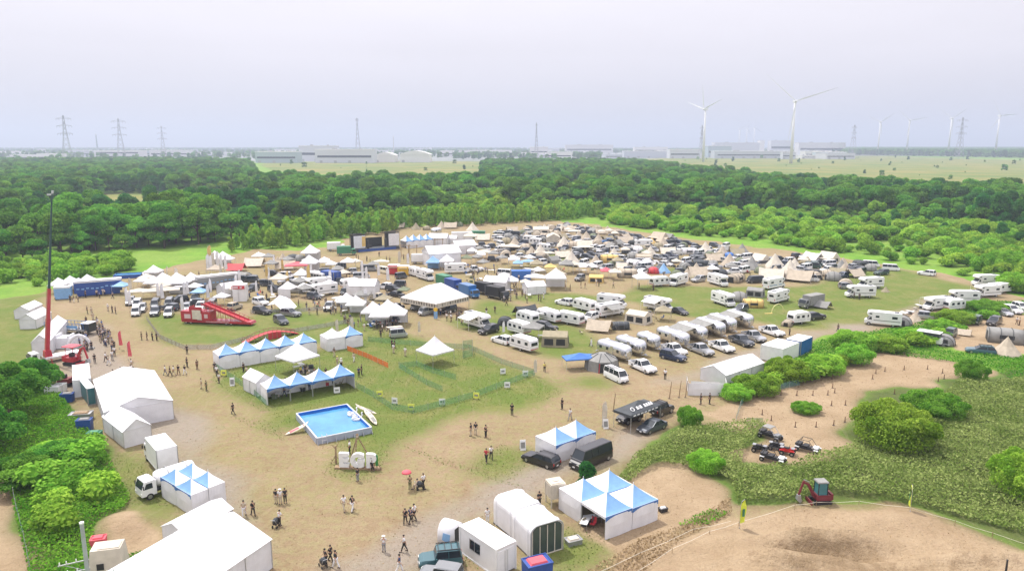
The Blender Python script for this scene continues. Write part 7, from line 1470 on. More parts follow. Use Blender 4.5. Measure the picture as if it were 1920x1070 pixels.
# stage with screens
def b_stage(P_):
    part(P_, 'platform', MB().box(0, 0, 0, 24, 8, 1.3), DARKC); part(P_, 'front_skirt', MB().box(0, -4.05, 0, 20, .08, 1.25), NAVY); q = MB()
    for x in (-12, -6.2, 6.2, 12):
        for y in (-3, 1):
            for d in ((-.25, -.25), (.25, -.25), (.25, .25), (-.25, .25)): q.tube((x + d[0], y + d[1], 1.3), (x + d[0], y + d[1], 8.4), .07, n=4)
    for x in (-9.1, 9.1): q.box(x, -3, 8.2, 6, .5, .4).box(x, 1, 8.2, 6, .5, .4)
    part(P_, 'truss_tower', q, BLK); part(P_, 'backdrop', MB().box(0, 3, 1.3, 11, .15, 4.6).box(-9.1, 1.2, 1.3, 5.5, .1, 6.6).box(9.1, 1.2, 1.3, 5.5, .1, 6.6), MESHD)
    part(P_, 'screen', MB().box(-9.1, -3.6, 1.9, 5.8, .25, 6), mat('pale_screen', (.62, .65, .70), .5)); part(P_, 'screen', MB().box(9.1, -3.6, 1.9, 5.6, .25, 6), mat('pale_screen2', (.66, .66, .68), .5)); part(P_, 'screen_banner', MB().box(-7.0, -3.75, 2.6, 1.8, .1, 4.9), YELC)
    part(P_, 'speaker_stack', MB().box(-4.8, -3.4, 1.3, 1, 1, 4.2), BLK); part(P_, 'speaker_stack', MB().box(4.8, -3.4, 1.3, 1, 1, 4.2), BLK); part(P_, 'stage_gear', MB().box(-2, 0, 1.3, 1.4, 1, 1.1), BLK)
g = G(702, 468); inst('stage', b_stage, 'concert_stage', g.x, g.y, head(702, 468, 3, -.25), label='dark concert stage with two pale screens at the back of the field', cat='stage', scale=.72)
bays((762, 466), (812, 461), (758, 463), 4, 1, 2.7, 1.9, lambda i, j: ([0], [0, 2]), [f'{w_} peaked white and blue tent right of the stage' for w_ in ('first', 'second', 'third', 'fourth')], 'tent row right of the stage', 'small peaked tent')
table('''
gabled 823 458 3 -2 white 1.5 | white gabled tent at the end of the stage tent row
gabled 845 456 3 -2 white 1.1 | small white gabled tent beside the back white container
gabled 869 474 3 1.2 white 1.6 | white workshop tent behind the market crowd
gabled 828 496 3 1.4 white 2.2 | big white gabled tent in the centre rear market
gazebo 812 505 3 0 sky 1.2
gazebo 838 504 3 0 white 1.3
tepee 886 432 3 0 cream 1.3
tepee 828 428 3 0 beige 1.2
sv 818 440 3 -.4 none 5.0
tarp 748 428 3 0 beige 1.2
tepee 780 430 3 0 khaki 1.1
tarp 845 428 3 0 beige 1.3
dome 800 431 1 1 khaki 1
dome 862 424 1 1 olive 1
van 938 443 3 .2 white
suv 959 438 3 .2 white
wagon 932 447 3 0 white
dome 953 448 1 1 grey 1.3
dome 966 449 1 1 dark 1.1
suv 898 462 -3 .1 dark_grey
suv 917 465 -3 .2 dark_grey
canopy 882 458 3 0 cream 1.6
tarp 905 451 3 0 cream 1.3
keivan 935 471 -3 .5 white
longcanopy 958 474 3 .1 cream 1.1
tepee 965 461 3 0 beige 1.2
dome 949 457 1 1 khaki 1.3
tarp 985 453 3 0 dark 1.0
cv 993 454 3 .2 none 5.0
cv 1004 459 3 .2 none 4.6
lodge 1014 441 3 0 cream 1.5
suv 1022 449 3 0 navy
suv 1012 463 3 0 dark_grey
dome 985 469 1 1 beige 1.3
cv 1019 470 3 .3 none 5.0
dome 978 478 1 1 khaki .9
tepee 1013 481 3 0 cream 1.5
longcanopy 1028 483 3 0 cream .75
canopy 964 500 3 0 white 1.2
longcanopy 991 500 3 0 sky .8
canopy 971 505 3 0 sky 1.0
gabled 1037 456 3 0 cream 1.4
tepee 1057 462 3 0 cream 1.4
tepee 1046 446 3 0 beige 1.2
suv 1053 428 3 .2 white
suv 1066 427 3 .2 silver
suv 1084 428 3 .2 dark_grey
dome 1098 429 1 1 beige 1
dome 1120 434 1 1 khaki 1.4
longcanopy 1077 442 3 0 cream .9
suv 1068 446 3 0 white
tepee 1099 449 3 0 beige 1.2
dome 1112 446 1 1 olive 1.0
tepee 1122 453 3 0 beige 1.1
suv 1137 455 -3 .2 blue
ridge 1096 468 3 0 cream 1.5
dome 1074 464 1 1 beige 1.3
van 1126 470 -3 .8 white
van 1113 469 -3 .8 white
wagon 1105 454 3 0 white
suv 1112 481 3 .3 black
suv 1103 485 3 .3 dark_grey
dome 1084 477 3 0 dark 1.2
tepee 1071 493 3 0 cream 1.4
tarp 1054 483 3 0 cream 1.1
van 1095 497 -3 .9 white
van 1120 502 -3 .9 white
tepee 1117 492 3 0 beige .9
canopy 1061 512 3 0 grey 1.4
canopy 1076 509 3 0 cream 1.1
jeep 1087 526 -3 1 grey
canopy 1096 513 3 0 white 1.1
canopy 1109 513 3 0 white 1.1
canopy 1136 520 3 0 pink 1.0
canopy 1153 524 3 0 cream 1.1
lodge 1118 529 3 .1 yellow .9
canopy 1006 510 3 0 khaki 1.3
canopy 1032 514 3 0 yellow 1.1
canopy 902 488 3 0 white 1.0
canopy 885 482 3 0 white 1.1
longcanopy 908 484 3 0 cream 1.0
jeep 925 490 3 0 black
canopy 925 487 3 0 grey 1.1
van 948 517 3 .2 white
gabled 932 543 3 -1.8 white 1.3
canopy 959 542 3 0 white 1.2
longcanopy 1005 533 3 .2 white 1.0
gazebo 1042 541 3 0 white 1.6
gabled 1001 549 3 1.5 white 1.1
canopy 945 530 3 0 white 1.0
canopy 985 541 3 0 cream .9
canopy 875 496 3 0 olive 1.1
suv 1170 441 3 .5 silver
suv 1178 444 3 .5 silver
suv 1188 446 3 .5 dark_grey
suv 1199 447 3 .5 black
ridge 1236 451 3 .3 beige 1.5
ridge 1252 450 3 .3 grey 1.2
suv 1266 453 3 .6 grey
suv 1276 458 3 .6 navy
suv 1291 459 3 .2 black
suv 1150 447 3 0 grey
canopy 1153 446 3 0 cream 1.0
tarp 1172 457 3 0 beige 1.3
tunnel 1192 461 3 .3 dark 1.2
suv 1180 466 3 0 white
keivan 1153 471 3 0 white awning
dome 1139 463 1 1 beige 1.1
jeep 1150 457 3 0 black
mh 1207 464 3 0 beige
tepee 1222 456 3 0 yellow .8
dome 1234 466 1 1 khaki 1.2
tepee 1243 461 3 0 beige 1.2
van 1251 469 -3 .8 white
van 1274 467 -3 .6 black
tunnel 1292 476 1 1.5 white 1.1
suv 1267 478 3 0 white
van 1310 479 -3 .6 white
tepee 1322 474 3 0 cream 1.4
wagon 1340 475 -3 .8 white
tepee 1354 480 3 0 beige 1.3
suv 1341 463 3 .4 dark_grey
minivan 1360 464 -3 .7 white
suv 1308 465 3 0 dark_grey
dome 1175 475 1 1 dark 1.1
jeep 1182 474 3 0 dark_grey
dome 1196 473 1 1 white 1.2
dome 1204 470 1 1 khaki 1.0
suv 1218 468 3 0 beige
tepee 1219 481 3 0 cream 1.3
tarp 1251 477 3 0 cream 1.2
suv 1237 487 3 .5 silver
suv 1252 487 3 .4 navy
canopy 1271 486 3 0 grey 1.1
van 1286 494 -3 .8 white
tunnel 1143 491 1 1.4 yellow 1.2
suv 1129 479 3 0 white
van 1162 489 3 .2 white
dome 1187 487 1 1 grey 1.4
tunnel 1191 500 3 -.3 white 1.15
dome 1212 500 1 1 white 1.3
suv 1221 494 3 0 white
wagon 1249 498 3 .4 white
tepee 1244 511 3 0 sky 1.0
dome 1225 512 1 1 red 1.0
suv 1201 515 -3 .8 white
tunnel 1176 519 1 1.4 beige 1.2
canopy 1158 501 3 0 khaki 1.1
ridge 1165 505 3 0 cream .9
dome 1148 499 1 1 olive .9
tunnel 1314 499 1 1 dark 1.0
suv 1297 500 3 0 dark_grey
canopy 1268 500 3 0 cream .9
tarp 1338 490 3 0 beige 1.2
dome 1336 500 1 1 grey 1.1
canopy 1335 517 3 0 white 1.1
dome 1352 517 1 1 dark 1.1
tarp 1309 517 3 0 beige 1.3
tepee 1288 523 3 0 beige 1.1
dome 1301 526 1 1 khaki .8
suv 1309 528 -3 .6 silver
canopy 1205 541 3 -.1 white 1.5
suv 1253 531 3 0 grey
lodge 1205 490 3 0 beige 1.0
tepee 1367 498 3 0 beige 1.4
dome 1367 483 1 1 blue 1.0
tepee 1391 474 3 0 grey 1.2
tarp 1381 478 3 0 khaki 1.1
van 1399 486 -3 .3 white
suv 1380 487 -3 .3 white
suv 1390 497 -3 .3 white
ridge 1425 493 3 .5 cream 1.3
tepee 1452 502 3 0 cream 1.6
tepee 1480 511 3 0 cream 1.4
tepee 1409 504 3 0 grey 1.4
tarp 1422 505 3 0 khaki .8
van 1394 511 -3 .6 white
canopy 1371 509 3 0 grey 1.0
suv 1418 486 3 .2 dark_grey
bigv 1478 493 -3 .3 white
suv 1464 489 3 0 black
suv 1496 483 3 -.2 black
suv 1510 484 -3 .3 white
tarp 1524 489 3 .5 white 1.3
ridge 1553 490 3 .4 cream 1.4
suv 1534 499 3 0 green
van 1524 503 3 .2 green
jeep 1549 510 -3 .2 white
van 1553 499 -3 .2 white
suv 1507 510 3 .4 silver
van 1524 518 3 .2 black
van 1518 527 3 .1 white
tarp 1446 524 3 .2 cream 1.5
tarp 1472 523 3 .2 cream 1.3
tarp 1500 527 3 .3 beige 1.5
dome 1562 525 1 1 grey 1.3
dome 1550 517 1 1 beige 1.0
tepee 1577 503 3 0 grey 1.0
van 1415 530 -3 .2 black
dome 1330 497 1 1 beige 1.2
suv 1600 509 -3 .2 black
tunnel 1613 500 3 0 dark 1.0
van 1633 500 3 .2 white
van 1670 507 3 .2 white
dome 1632 507 1 1 grey 1.1
suv 1652 515 -3 .3 green
suv 1590 541 3 0 grey
tepee 1660 547 3 0 khaki .5
suv 1742 598 3 .3 silver
'''.replace('bigv', 'minivan'))
# small random clutter pieces between the tents of the crowded rows: chairs, tables, boxes
def b_chair(m):
    def f(P_): part(P_, 'seat', MB().box(0, 0, .38, .5, .5, .05), m); part(P_, 'backrest', MB().slab([(-.25, .25, .4), (.25, .25, .4), (.25, .4, .95), (-.25, .4, .95)], .04), m); part(P_, 'leg', MB().tube((-.25, -.25, 0), (.25, .25, .4), .02).tube((.25, -.25, 0), (-.25, .25, .4), .02), BLK)
    return f
def clutter(poly, n, seed, where):
    r = random.Random(seed); c = 0; xs = [p[0] for p in poly]; ys = [p[1] for p in poly]
    while c < n:
        px, py = r.uniform(min(xs), max(xs)), r.uniform(min(ys), max(ys))
        if not inpoly(np.array([px]), np.array([py]), poly)[0]: continue
        g = G(px, py); k = r.random(); c += 1
        if k < .4: m = r.choice(('dark', 'khaki', 'blue', 'red', 'beige')); inst(('chair', m), b_chair(CM[m]), 'camp_chair', g.x, g.y, r.uniform(0, 6), label=f'{CN[m]} folding camp chair {where}', cat='chair', group=f'{CN[m]} camp chairs {where}', px=(px, py))
        elif k < .7: inst(('table', 1), build_table(r.choice((WOOD, WHITEP))), 'folding_table', g.x, g.y, r.uniform(0, 3), label=f'folding camp table {where}', cat='table', group=f'camp tables {where}', px=(px, py))
        else: m = r.choice(('grey', 'olive', 'cream', 'dark')); inst(('cool', m), b_bin(CM[m], CM[m], (.8, .5, .5)), 'storage_box', g.x, g.y, r.uniform(0, 3), label=f'{CN[m]} storage box {where}', cat='box', group=f'{CN[m]} boxes {where}', px=(px, py))
clutter([(930, 450), (1120, 440), (1350, 475), (1560, 500), (1500, 525), (1200, 520), (950, 505)], 170, 5, 'among the crowded tents of the rear campsite'); clutter([(480, 505), (760, 560), (760, 600), (640, 590), (480, 560)], 60, 6, 'among the left market stalls'); clutter([(860, 500), (1060, 520), (1010, 555), (900, 570)], 40, 7, 'among the central market stalls')
clutter([(510, 725), (650, 703), (655, 722), (515, 748)], 34, 8, 'inside the open fronted blue tent'); clutter([(558, 690), (592, 688), (590, 702), (560, 702)], 9, 9, 'under the high peaked pagoda tent'); clutter([(960, 600), (1250, 585), (1250, 610), (990, 640)], 26, 10, 'around the middle caravans'); clutter([(1075, 960), (1120, 980), (1120, 1000), (1085, 985)], 8, 11, 'inside the four peak tent'); clutter([(1000, 1015), (1045, 1005), (1050, 1018), (1005, 1030)], 6, 12, 'inside the glass fronted shelter')
clutter([(1680, 590), (1740, 570), (1740, 585), (1690, 600)], 14, 13, 'behind the motorhome beside the track'); clutter([(690, 600), (750, 600), (750, 618), (690, 618)], 16, 14, 'under the four peaked market tents')
def filler(poly, n, seed, kinds, mind=4.2):
    r = random.Random(seed); occ = [(t[0].location.x, t[0].location.y) for t in THINGS if t[4] not in ('person', 'chair', 'table', 'box')]; xs = [p[0] for p in poly]; ys = [p[1] for p in poly]; c = k = 0
    while c < n and k < 6000:
        k += 1; px, py = r.uniform(min(xs), max(xs)), r.uniform(min(ys), max(ys)); g = G(px, py)
        if inpoly(np.array([px]), np.array([py]), poly)[0] and all((g.x - a) ** 2 + (g.y - b) ** 2 > mind ** 2 for a, b in occ): occ.append((g.x, g.y)); c += 1; kk, cc, ss = r.choice(kinds).split('/'); put(f'{kk} {px:.0f} {py:.0f} {r.choice((-3, 3, -3))} {r.uniform(-.4, .9):.1f} {cc} {ss}'.strip())
CAMPK = ['suv/black/', 'suv/dark_grey/', 'minivan/silver/', 'wagon/black/', 'suv/navy/', 'van/black/', 'minivan/grey/', 'jeep/dark_grey/', 'suv/grey/', 'suv/silver/', 'suv/dark_grey/', 'van/white/', 'suv/white/', 'wagon/grey/', 'minivan/black/', 'dome/grey/1.1', 'dome/beige/1.2', 'tepee/cream/1.1', 'tepee/beige/1.0', 'tarp/beige/1.1', 'tarp/khaki/1.0', 'tunnel/beige/1.0', 'dome/olive/1.0', 'canopy/cream/1.0', 'keivan/silver/', 'suv/navy/', 'ridge/grey/1.0', 'minivan/white/']
filler([(930, 438), (1060, 424), (1130, 432), (1200, 448), (1290, 462), (1400, 480), (1560, 500), (1560, 520), (1400, 515), (1250, 520), (1080, 500), (940, 480)], 150, 61, CAMPK)
filler([(1450, 490), (1640, 500), (1600, 520), (1480, 530)], 12, 62, CAMPK); filler([(860, 460), (1000, 480), (1060, 530), (880, 500)], 16, 63, ['canopy/cream/1', 'canopy/white/1', 'keivan/white/', 'canopy/grey/1', 'table/x/'])
filler([(480, 495), (660, 500), (760, 520), (760, 545), (600, 560), (500, 560)], 26, 64, ['canopy/white/1', 'canopy/cream/1', 'keivan/dark_grey/', 'suv/black/', 'canopy/grey/1.1', 'van/silver/', 'gazebo/white/1.1', 'suv/silver/', 'flag/white/1.2'])
filler([(240, 535), (480, 520), (480, 565), (250, 590)], 22, 65, ['canopy/white/1', 'suv/dark_grey/', 'flag/white/1.3', 'van/silver/', 'flag/cream/1.3', 'suv/black/', 'canopy/cream/1.1'], 3.6)
# wooden frames near the stage
def b_torii(P_):
    part(P_, 'post', MB().tube((-1.6, 0, 0), (-1.6, 0, 5.2), .14), WOOD); part(P_, 'post', MB().tube((1.6, 0, 0), (1.6, 0, 5.2), .14), WOOD); part(P_, 'cross_beam', MB().box(0, 0, 4.6, 4.4, .2, .22).box(0, 0, .6, 3.2, .15, .2), WOOD)
for px, py, lb in ((760, 482, 'left timber gate frame in front of the stage tents'), (774, 484, 'middle timber gate frame in front of the stage tents'), (823, 470, 'timber gate frame nearest the back crowd')): g = G(px, py); inst('torii', b_torii, 'timber_frame', g.x, g.y, .1, label=lb, cat='frame', scale=.85)
# ================================================================ people
PT = '''458 967 beige white w|475 966 black black w|518 943 black beige s|526 944 white beige s white|535 942 black black s|524 985 white black p|645 957 white beige w|661 958 black white w|620 1052 black black w|612 1058 black black p|630 1064 black white w|720 1034 white grey h white|758 1033 white black w|749 1072 navy white w|760 981 black black w|770 980 navy black w|777 974 white black w
656 850 white black s|671 902 black grey s|691 878 white black x|698 880 black black x|769 917 olive olive h|783 917 beige beige x|794 914 white black w|437 776 black black w|310 703 white grey w|319 705 black black w|326 704 white beige w|335 702 black brown w|351 688 black black s|351 663 black black s|378 728 beige beige s|387 732 olive olive s|227 706 black black w|213 712 white beige w|246 702 white grey w|252 706 black white w|247 690 white beige w
266 637 olive olive s|276 637 black black s|286 638 black black s|294 638 black black s|178 680 black black s|199 678 white black w|204 684 beige white w|211 675 white grey s|215 667 white black s|172 655 black black s|165 640 black grey s|162 607 black black s|175 600 beige beige s|164 588 black olive s|172 590 beige beige s|203 583 white beige s white|211 586 black black s|217 588 black black s|132 566 black black s|139 567 black white s|147 566 beige black s|63 590 black black s|70 589 olive black s
403 697 black black s|407 705 white black s|411 718 white black s|457 697 black black s|463 705 beige black s|186 727 black white x|193 725 black black x|243 712 white beige w|260 712 white grey x|234 711 black black x|347 702 black white w|370 692 brown brown s
627 668 black beige w|633 686 beige beige s yellow|640 690 white black s white|664 678 beige white w|673 706 navy black s|678 702 black black s|735 652 black black s|740 652 black black s|738 662 white beige s|760 668 white beige s|749 632 beige white s|564 700 yellow black x|573 702 black black s|580 703 white beige x|611 702 black black x|590 702 black white x
883 817 black beige s|892 815 black beige s|911 820 black black h|912 866 red black w|921 860 white black w|960 778 black black s|1054 767 black black s|1069 787 white grey w|1021 697 yellow black w|1247 711 white black s|1108 649 yellow black w|1314 758 black black s|1330 757 black black s|1571 621 black black w|1480 628 olive black s|914 980 white white s|1011 950 black black h|1120 505 beige grey s
510 585 black beige s|580 590 brown beige s|595 590 black olive s|610 585 black black w|640 592 olive beige s|649 606 olive brown s|653 612 black olive s|672 612 black beige s|683 620 white beige w|717 622 white black s|714 632 black black s|745 600 black grey s|838 601 white olive w|846 603 white brown w|856 600 black brown s|872 608 white brown x|866 608 beige black x
912 590 black white s|928 587 black olive w|950 573 olive black w|968 560 black olive s|979 556 olive brown s|988 568 beige olive s|1010 564 black black s|1014 565 olive olive s|1019 560 white white s|1069 545 olive brown s|1097 541 brown beige w|1118 535 white beige s|1123 537 black olive s|1150 540 beige olive w|1089 540 olive beige s|1060 545 brown beige s|1225 545 black black s|1198 541 black black s|1601 560 black black s|1611 562 black black s
672 487 olive olive s|668 486 brown black s|711 481 brown olive s|688 490 olive black s|694 492 beige olive s|725 490 black black s|731 490 beige brown s|757 486 black black s|775 488 black black s|888 523 olive black s|1906 608 white brown w|1911 610 beige brown s|1741 765 x x|500 562 black black s|468 556 olive black s|520 562 black beige s|560 575 black black s|575 580 black grey s|590 575 white beige s|612 570 black black s|656 528 black brown s|650 520 beige brown s|655 515 black black s|468 545 black olive s|434 582 olive black s|410 585 black olive s'''
ps_ = []
for t in PT.replace('\n', '|').split('|'):
    q = t.split()
    if len(q) < 5 or q[2] == 'x': continue
    k = {'s': 'stand', 'w': random.choice(('walk', 'stride')), 'p': 'push', 'h': 'hold', 'x': 'sit'}[q[4]]; person(float(q[0]), float(q[1]), q[2], q[3], k, q[5] if len(q) > 5 else None)
def crowd(poly, n, seed, group):
    r = random.Random(seed); c = 0; xs = [p[0] for p in poly]; ys = [p[1] for p in poly]
    tops = ['black', 'black', 'white', 'white', 'grey', 'beige', 'navy', 'olive', 'blue']; bots = ['black', 'black', 'beige', 'grey', 'navy']
    while c < n:
        px, py = r.uniform(min(xs), max(xs)), r.uniform(min(ys), max(ys))
        if not inpoly(np.array([px]), np.array([py]), poly)[0]: continue
        t, b = r.choice(tops), r.choice(bots); person(px, py, t, b, r.choice(('stand', 'stand', 'walk', 'hold')), None, label=f'person in {t} shirt and {b} trousers {group[1]}', group=f'people in {t} and {b} {group[0]}'); c += 1
crowd([(173, 612), (186, 605), (206, 632), (217, 655), (208, 660), (190, 645), (175, 628)], 34, 1, ('in the queue', 'standing in the long queue on the left'))
crowd([(140, 620), (165, 620), (165, 660), (145, 650)], 14, 2, ('by the arch', 'near the white inflatable arch'))
crowd([(862, 505), (925, 495), (1000, 520), (985, 560), (940, 570), (900, 545)], 62, 3, ('in the central market', 'in the dense crowd of the central market'))
crowd([(130, 548), (230, 552), (225, 560), (130, 558)], 12, 4, ('by the blue trailer', 'standing in front of the deep blue display trailer'))
crowd([(300, 525), (420, 510), (480, 530), (470, 560), (390, 560)], 14, 5, ('in the left market', 'between the stalls of the left market'))
crowd([(480, 555), (620, 570), (700, 590), (690, 625), (640, 610), (560, 580)], 18, 6, ('on the market lane', 'on the lane beside the left market tents'))
crowd([(800, 470), (880, 465), (880, 480), (850, 490), (800, 480)], 16, 7, ('near the stage tents', 'near the tents right of the stage'))
crowd([(700, 602), (752, 606), (745, 622), (700, 620)], 8, 8, ('under the market peaks', 'under the four peaked market tents')); crowd([(815, 590), (880, 590), (870, 602), (820, 604)], 8, 9, ('by the windowed marquee', 'beside the marquee with rows of windows'))
crowd([(515, 728), (655, 705), (655, 722), (520, 745)], 9, 10, ('in the open tent', 'inside the open fronted blue tent by the pool')); crowd([(1000, 470), (1350, 500), (1300, 510), (1000, 490)], 8, 11, ('in the campsite', 'between the tents of the rear campsite'))
def b_stroller(P_):
    part(P_, 'seat', MB().box(0, 0, .35, .6, .42, .35), BLK); part(P_, 'hood', MB().ell(-.1, 0, .65, .36, .27, .38, half=True), DARKC); part(P_, 'handle', MB().tube((-.3, -.2, .5), (-.6, -.2, 1.0), .02).tube((-.3, .2, .5), (-.6, .2, 1.0), .02).tube((-.6, -.2, 1.0), (-.6, .2, 1.0), .025), POLE)
    for x in (-.3, .35):
        for y in (-.24, .24): part(P_, 'wheel', MB().tube((x, y - .03, .14), (x, y + .03, .14), .14, n=10), TYRE)
for px, py, lb in ((518, 987, 'black stroller pushed near the blue and white corner tent'), (606, 1062, 'black stroller beside three people at the bottom'), (788, 917, 'dark stroller between two people near the letters')): g = G(px, py); inst('stro', b_stroller, 'stroller', g.x, g.y, random.random() * 3, label=lb, cat='stroller')
def b_umb(P_): part(P_, 'canopy', MB().ell(0, 0, 1.9, .55, .55, .3, 12, 4, True), PINKC); part(P_, 'shaft', MB().tube((0, 0, 1.1), (0, 0, 2.2), .015), POLE)
g = G(768, 915); inst('umb', b_umb, 'umbrella', g.x - .25, g.y - .15, label='pink umbrella held by the person in olive', cat='umbrella')
# ================================================================ far structures
for px, py_top, dist, bl, yaw, sc_, lab in ((1323, 205, 1650, (97, 20, 160), 200, 1, 'white wind turbine left of the two near ones'), (1491, 190, 1500, (18, 262, 140), 255, 1.05, 'tallest white wind turbine standing on the grassland'), (1651, 229, 2600, (35, 155, 275), 250, 1.15, 'hazy wind turbine right of the lattice tower'), (1706, 226, 2600, (140, 10, 262), 250, 1.15, 'hazy wind turbine second behind the dark wood'), (1785, 222, 2500, (35, 150, 272), 260, 1.15, 'hazy wind turbine left of the right pylon'), (1875, 217, 2400, (125, 5, 235), 260, 1.12, 'hazy wind turbine at the far right'),
                                            (1387, 243, 4200, (35, 155, 275), 255, 1.25, 'faint distant wind turbine first of three'), (1401, 241, 4200, (60, 180, 300), 255, 1.25, 'faint distant wind turbine second of three'), (1415, 240, 4200, (90, 210, 330), 255, 1.25, 'faint distant wind turbine third of three')):
    y_ = dist; x_, hub = ZX(px, py_top, y_); base_s = hub / 98
    inst(('turb', lab), b_turbine([b - 0 for b in bl], 98, 66 if 'tallest' in lab else 46, 0), 'wind_turbine', x_, y_, R(yaw + 12), label=lab, cat='wind turbine', scale=base_s)
for px, pt, dist, kw, lab in ((118, 216, 1500, dict(base=16, aw=11), 'lattice power pylon furthest left'), (221, 222, 1700, dict(base=16, aw=12), 'lattice power pylon second from the left'), (302, 236, 1900, dict(base=14, aw=10), 'lattice power pylon third from the left'), (669, 221, 1900, dict(base=12, arms=(.96,), aw=3), 'slim lattice mast above the left factories'), (1006, 230, 2000, dict(base=9, arms=(.95,), aw=2), 'slim lattice mast above the central factory'),
                            (1317, 235, 2000, dict(base=12, aw=6), 'lattice tower just left of the near wind turbine'), (1603, 234, 2000, dict(base=16, aw=7), 'lattice tower right of the grey factories'), (1806, 220, 2000, dict(base=13, aw=14), 'lattice power pylon at the far right')):
    X_, H = ZX(px, pt, dist); inst(('pyl', lab), b_pylon(80, **kw), 'power_pylon', X_, dist, .35, label=lab, cat='pylon', scale=H / 80)
FW = [mat('far_wall_%d' % i, c, .7) for i, c in enumerate(((.66, .66, .66), (.52, .55, .59), (.60, .62, .65), (.38, .47, .49), (.76, .75, .73)))]  # wall colours made paler and bluer to imitate more distance haze
# x0 x1 ytop ybase wall roof label
for x0, x1, yt, yb, wi, rf, st, lab in ((478, 556, 285, 304, 3, 'flat', 1, 'low teal grey factory at the left end of the yellow field'), (560, 628, 274, 301, 2, 'flat', 1, 'tall pale grey factory block behind the teal one'), (590, 700, 281, 304, 2, 'flat', 1, 'long grey factory beside the yellow field'), (703, 741, 292, 303, 4, 'dome', 0, 'white curved roof hall on the left of the pair'), (750, 806, 290, 303, 4, 'dome', 0, 'white curved roof hall on the right of the pair'),
                                        (18, 52, 291, 299, 4, 'flat', 1, 'small white building furthest left in the haze'), (68, 106, 289, 300, 4, 'flat', 1, 'small white building left of the first pylon'), (176, 262, 283, 297, 0, 'flat', 2, 'pale long building behind the second pylon'), (280, 352, 282, 294, 0, 'flat', 1, 'pale long building behind the third pylon'), (358, 430, 286, 291, 4, 'flat', 0, 'thin white roofed warehouse in the left haze'),
                                        (826, 850, 283, 293, 4, 'flat', 1, 'small white building right of the curved halls'), (860, 960, 282, 291, 4, 'flat', 1, 'low white strip building in the centre haze'), (994, 1028, 276, 293, 0, 'flat', 1, 'square pale building under the slim mast'), (978, 1034, 287, 294, 4, 'flat', 0, 'low white hall in front of the square pale building'), (1060, 1150, 272, 288, 0, 'flat', 1, 'pale warehouse row in the centre right haze'), (1092, 1112, 284, 290, 4, 'flat', 0, 'small bright white hall in the centre haze'),
                                        (1190, 1252, 276, 287, 4, 'flat', 1, 'white warehouse left of the near wind turbine'), (1170, 1254, 284, 295, 1, 'flat', 0, 'low dark roofed hall at the edge of the grassland'), (1256, 1314, 281, 296, 2, 'flat', 1, 'grey hall just left of the near wind turbine'), (1328, 1372, 274, 294, 3, 'flat', 1, 'dark teal factory right of the near wind turbine'), (1340, 1425, 268, 290, 2, 'flat', 0, 'long pale grey factory roof behind the dark one'),
                                        (1340, 1488, 284, 296, 1, 'flat', 1, 'low long factory along the grassland'), (1426, 1434, 264, 288, 4, 'flat', 0, 'narrow white tower block between the turbines'), (1446, 1486, 264, 288, 2, 'flat', 1, 'grey factory block left of the tallest turbine'), (1498, 1586, 268, 290, 0, 'flat', 1, 'large pale grey factory right of the tallest turbine'), (1510, 1558, 284, 294, 4, 'flat', 1, 'low white office in front of the large pale factory')):
    D = CAMH * FPX / (yb - HY) * .985; D = min(D, 3200); Wd = ZX(x1, yt, D)[0] - ZX(x0, yt, D)[0]; Hh = max(4, ZX(x0, yt, D)[1])
    inst(('fac', lab), b_factory(Wd, 40, Hh, FW[wi], rf, max(st, 0), FW[4]), 'factory_building', ZX((x0 + x1) / 2, yt, D)[0], D + 20, 0, label=lab, cat='building')
r_ = random.Random(9)
for i in range(60):
    px = r_.uniform(-60, 1560); D = r_.uniform(1900, 5200); w_ = r_.uniform(25, 110); h_ = r_.uniform(7, 20); c = i % 5
    inst(('town', i), b_factory(w_, r_.uniform(20, 50), h_, FW[c], 'flat', 1, FW[r_.choice((0, 4, 2))]), 'factory_building', (px - 960) / FPX * D, D, r_.uniform(-.3, .3), label='small pale industrial building lost in the haze near the horizon', cat='building', group='hazy buildings along the horizon')
inst('chim', lambda P_: (part(P_, 'shaft', MB().tube((0, 0, 0), (0, 0, 70), 3, 1.8, 12), FW[3]), part(P_, 'cap', MB().tube((0, 0, 70), (0, 0, 72), 2.1, n=12), WHITEP)), 'chimney', (196 - 960) / FPX * 2400, 2400, label='dark chimney between the two left pylons', cat='chimney')
inst('chim2', lambda P_: (part(P_, 'shaft', MB().tube((0, 0, 0), (0, 0, 62), 2, 1.2, 12), FW[2]), part(P_, 'cap', MB().tube((0, 0, 62), (0, 0, 64), 1.6, n=12), WHITEP)), 'chimney', (742 - 960) / FPX * 2300, 2300, label='thin pale chimney above the curved roof halls', cat='chimney')
inst('kite', lambda P_: (part(P_, 'arch', MB().path([(1.5 * math.cos(math.pi * i / 8), 0, 2 * math.sin(math.pi * i / 8)) for i in range(9)], .09, 6), mat('pale_yellow_tube', (.7, .68, .3), .5)), part(P_, 'ground_strip', MB().box(-2.4, -.3, 0, 1.8, .4, .06), YELC)), 'play_arch', *G(1458, 586)[:2], .2, label='pale yellow arch on the right lawn in front of a motorhome', cat='arch')
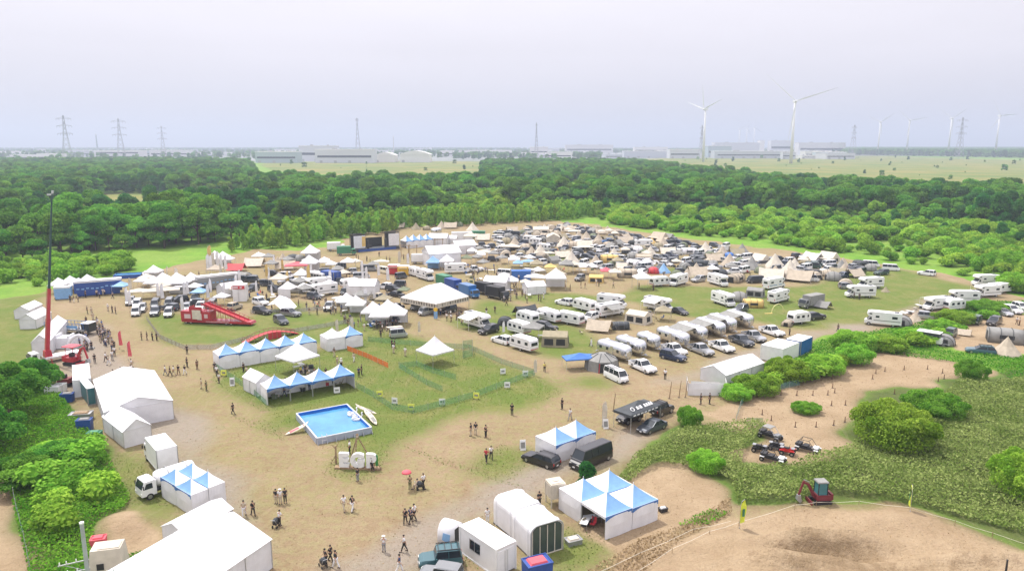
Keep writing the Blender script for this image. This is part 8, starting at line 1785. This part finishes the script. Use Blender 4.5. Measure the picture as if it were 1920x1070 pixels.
# ================================================================ labels that single each thing out
def zone_of(px, py):
    if px < 480: return 'in the left market' if py > 500 else 'at the back of the left market'
    if px < 860: return 'in the rear left market' if py < 560 else 'left of the market lane'
    if py < 470: return 'in the rearmost campsite rows'
    if px < 1060: return 'in the central market' if py < 560 else 'on the central lane'
    if px < 1360: return 'in the middle campsite'
    return 'in the right hand campsite'
STOP = 'left right beside behind at in on with under between near above of below along over joined standing attached parked alone pushed hitched coupled leaning around that furthest nearest half cut by first second third fourth'.split()
def short(l):
    w_ = l.split(); k = next((i for i, a in enumerate(w_) if i > 1 and a in STOP), len(w_)); return ' '.join(w_[:k])
for t in THINGS:
    if t[1] and t[1] != 'x' and t[2] == t[4]: t[2] = short(t[1])
NAMED = [t for t in THINGS if t[2] and t[4] not in ('person', 'chair', 'table', 'box', 'marker post')]
ORD = ['first', 'second', 'third', 'fourth', 'fifth', 'sixth', 'seventh', 'eighth', 'ninth', 'tenth', 'eleventh', 'twelfth', 'thirteenth', 'fourteenth', 'fifteenth', 'sixteenth', 'seventeenth', 'eighteenth', 'nineteenth', 'twentieth']
todo = [t for t in THINGS if not t[1]]; same = {}
for t in todo: same.setdefault(t[2], []).append(t)
def near(t):
    x, y = t[3]; return [q for q in sorted((q for q in NAMED if q is not t and q[2] != t[2]), key=lambda q: (q[3][0] - x) ** 2 + 4 * (q[3][1] - y) ** 2)[:5] if abs(q[3][0] - x) < 45]
used = set(t[1] for t in THINGS if t[1]); NB = {id(t): near(t) for t in todo}
for d, L_ in same.items():
    for t in L_:
        nb = [q[2] for q in NB[id(t)]]; others = [set(q[2] for q in NB[id(o)]) for o in L_ if o is not t]; lab = None; zn = zone_of(*t[3])
        for a in nb[:4]:
            if all(a not in o for o in others): lab = f'{d} beside the {a}'; break
        if not lab:
            for i in range(min(4, len(nb))):
                for j in range(i + 1, len(nb)):
                    if not lab and nb[i] != nb[j] and all(not (nb[i] in o and nb[j] in o) for o in others): lab = f'{d} between {nb[i]} and {nb[j]}'
        if lab and len(lab.split()) > 16: lab = None
        if not lab:
            zs = sorted((o for o in L_ if zone_of(*o[3]) == zn), key=lambda o: o[3][0]); k = next(i for i, o in enumerate(zs) if o is t); lab = f'{d} {zn}' if len(zs) == 1 else f'{d}, {ORD[min(k, 19)]} from the left {zn}'
        lab = ' '.join(lab.split()[:16]); 
        if lab in used: lab = ' '.join(f'{lab} {zn}'.split()[:16])
        t[1] = lab; t[0]['label'] = lab; used.add(lab)
        if not t[0].get('group') and len(L_) > 1: t[0]['group'] = f'{d}s on the festival field'
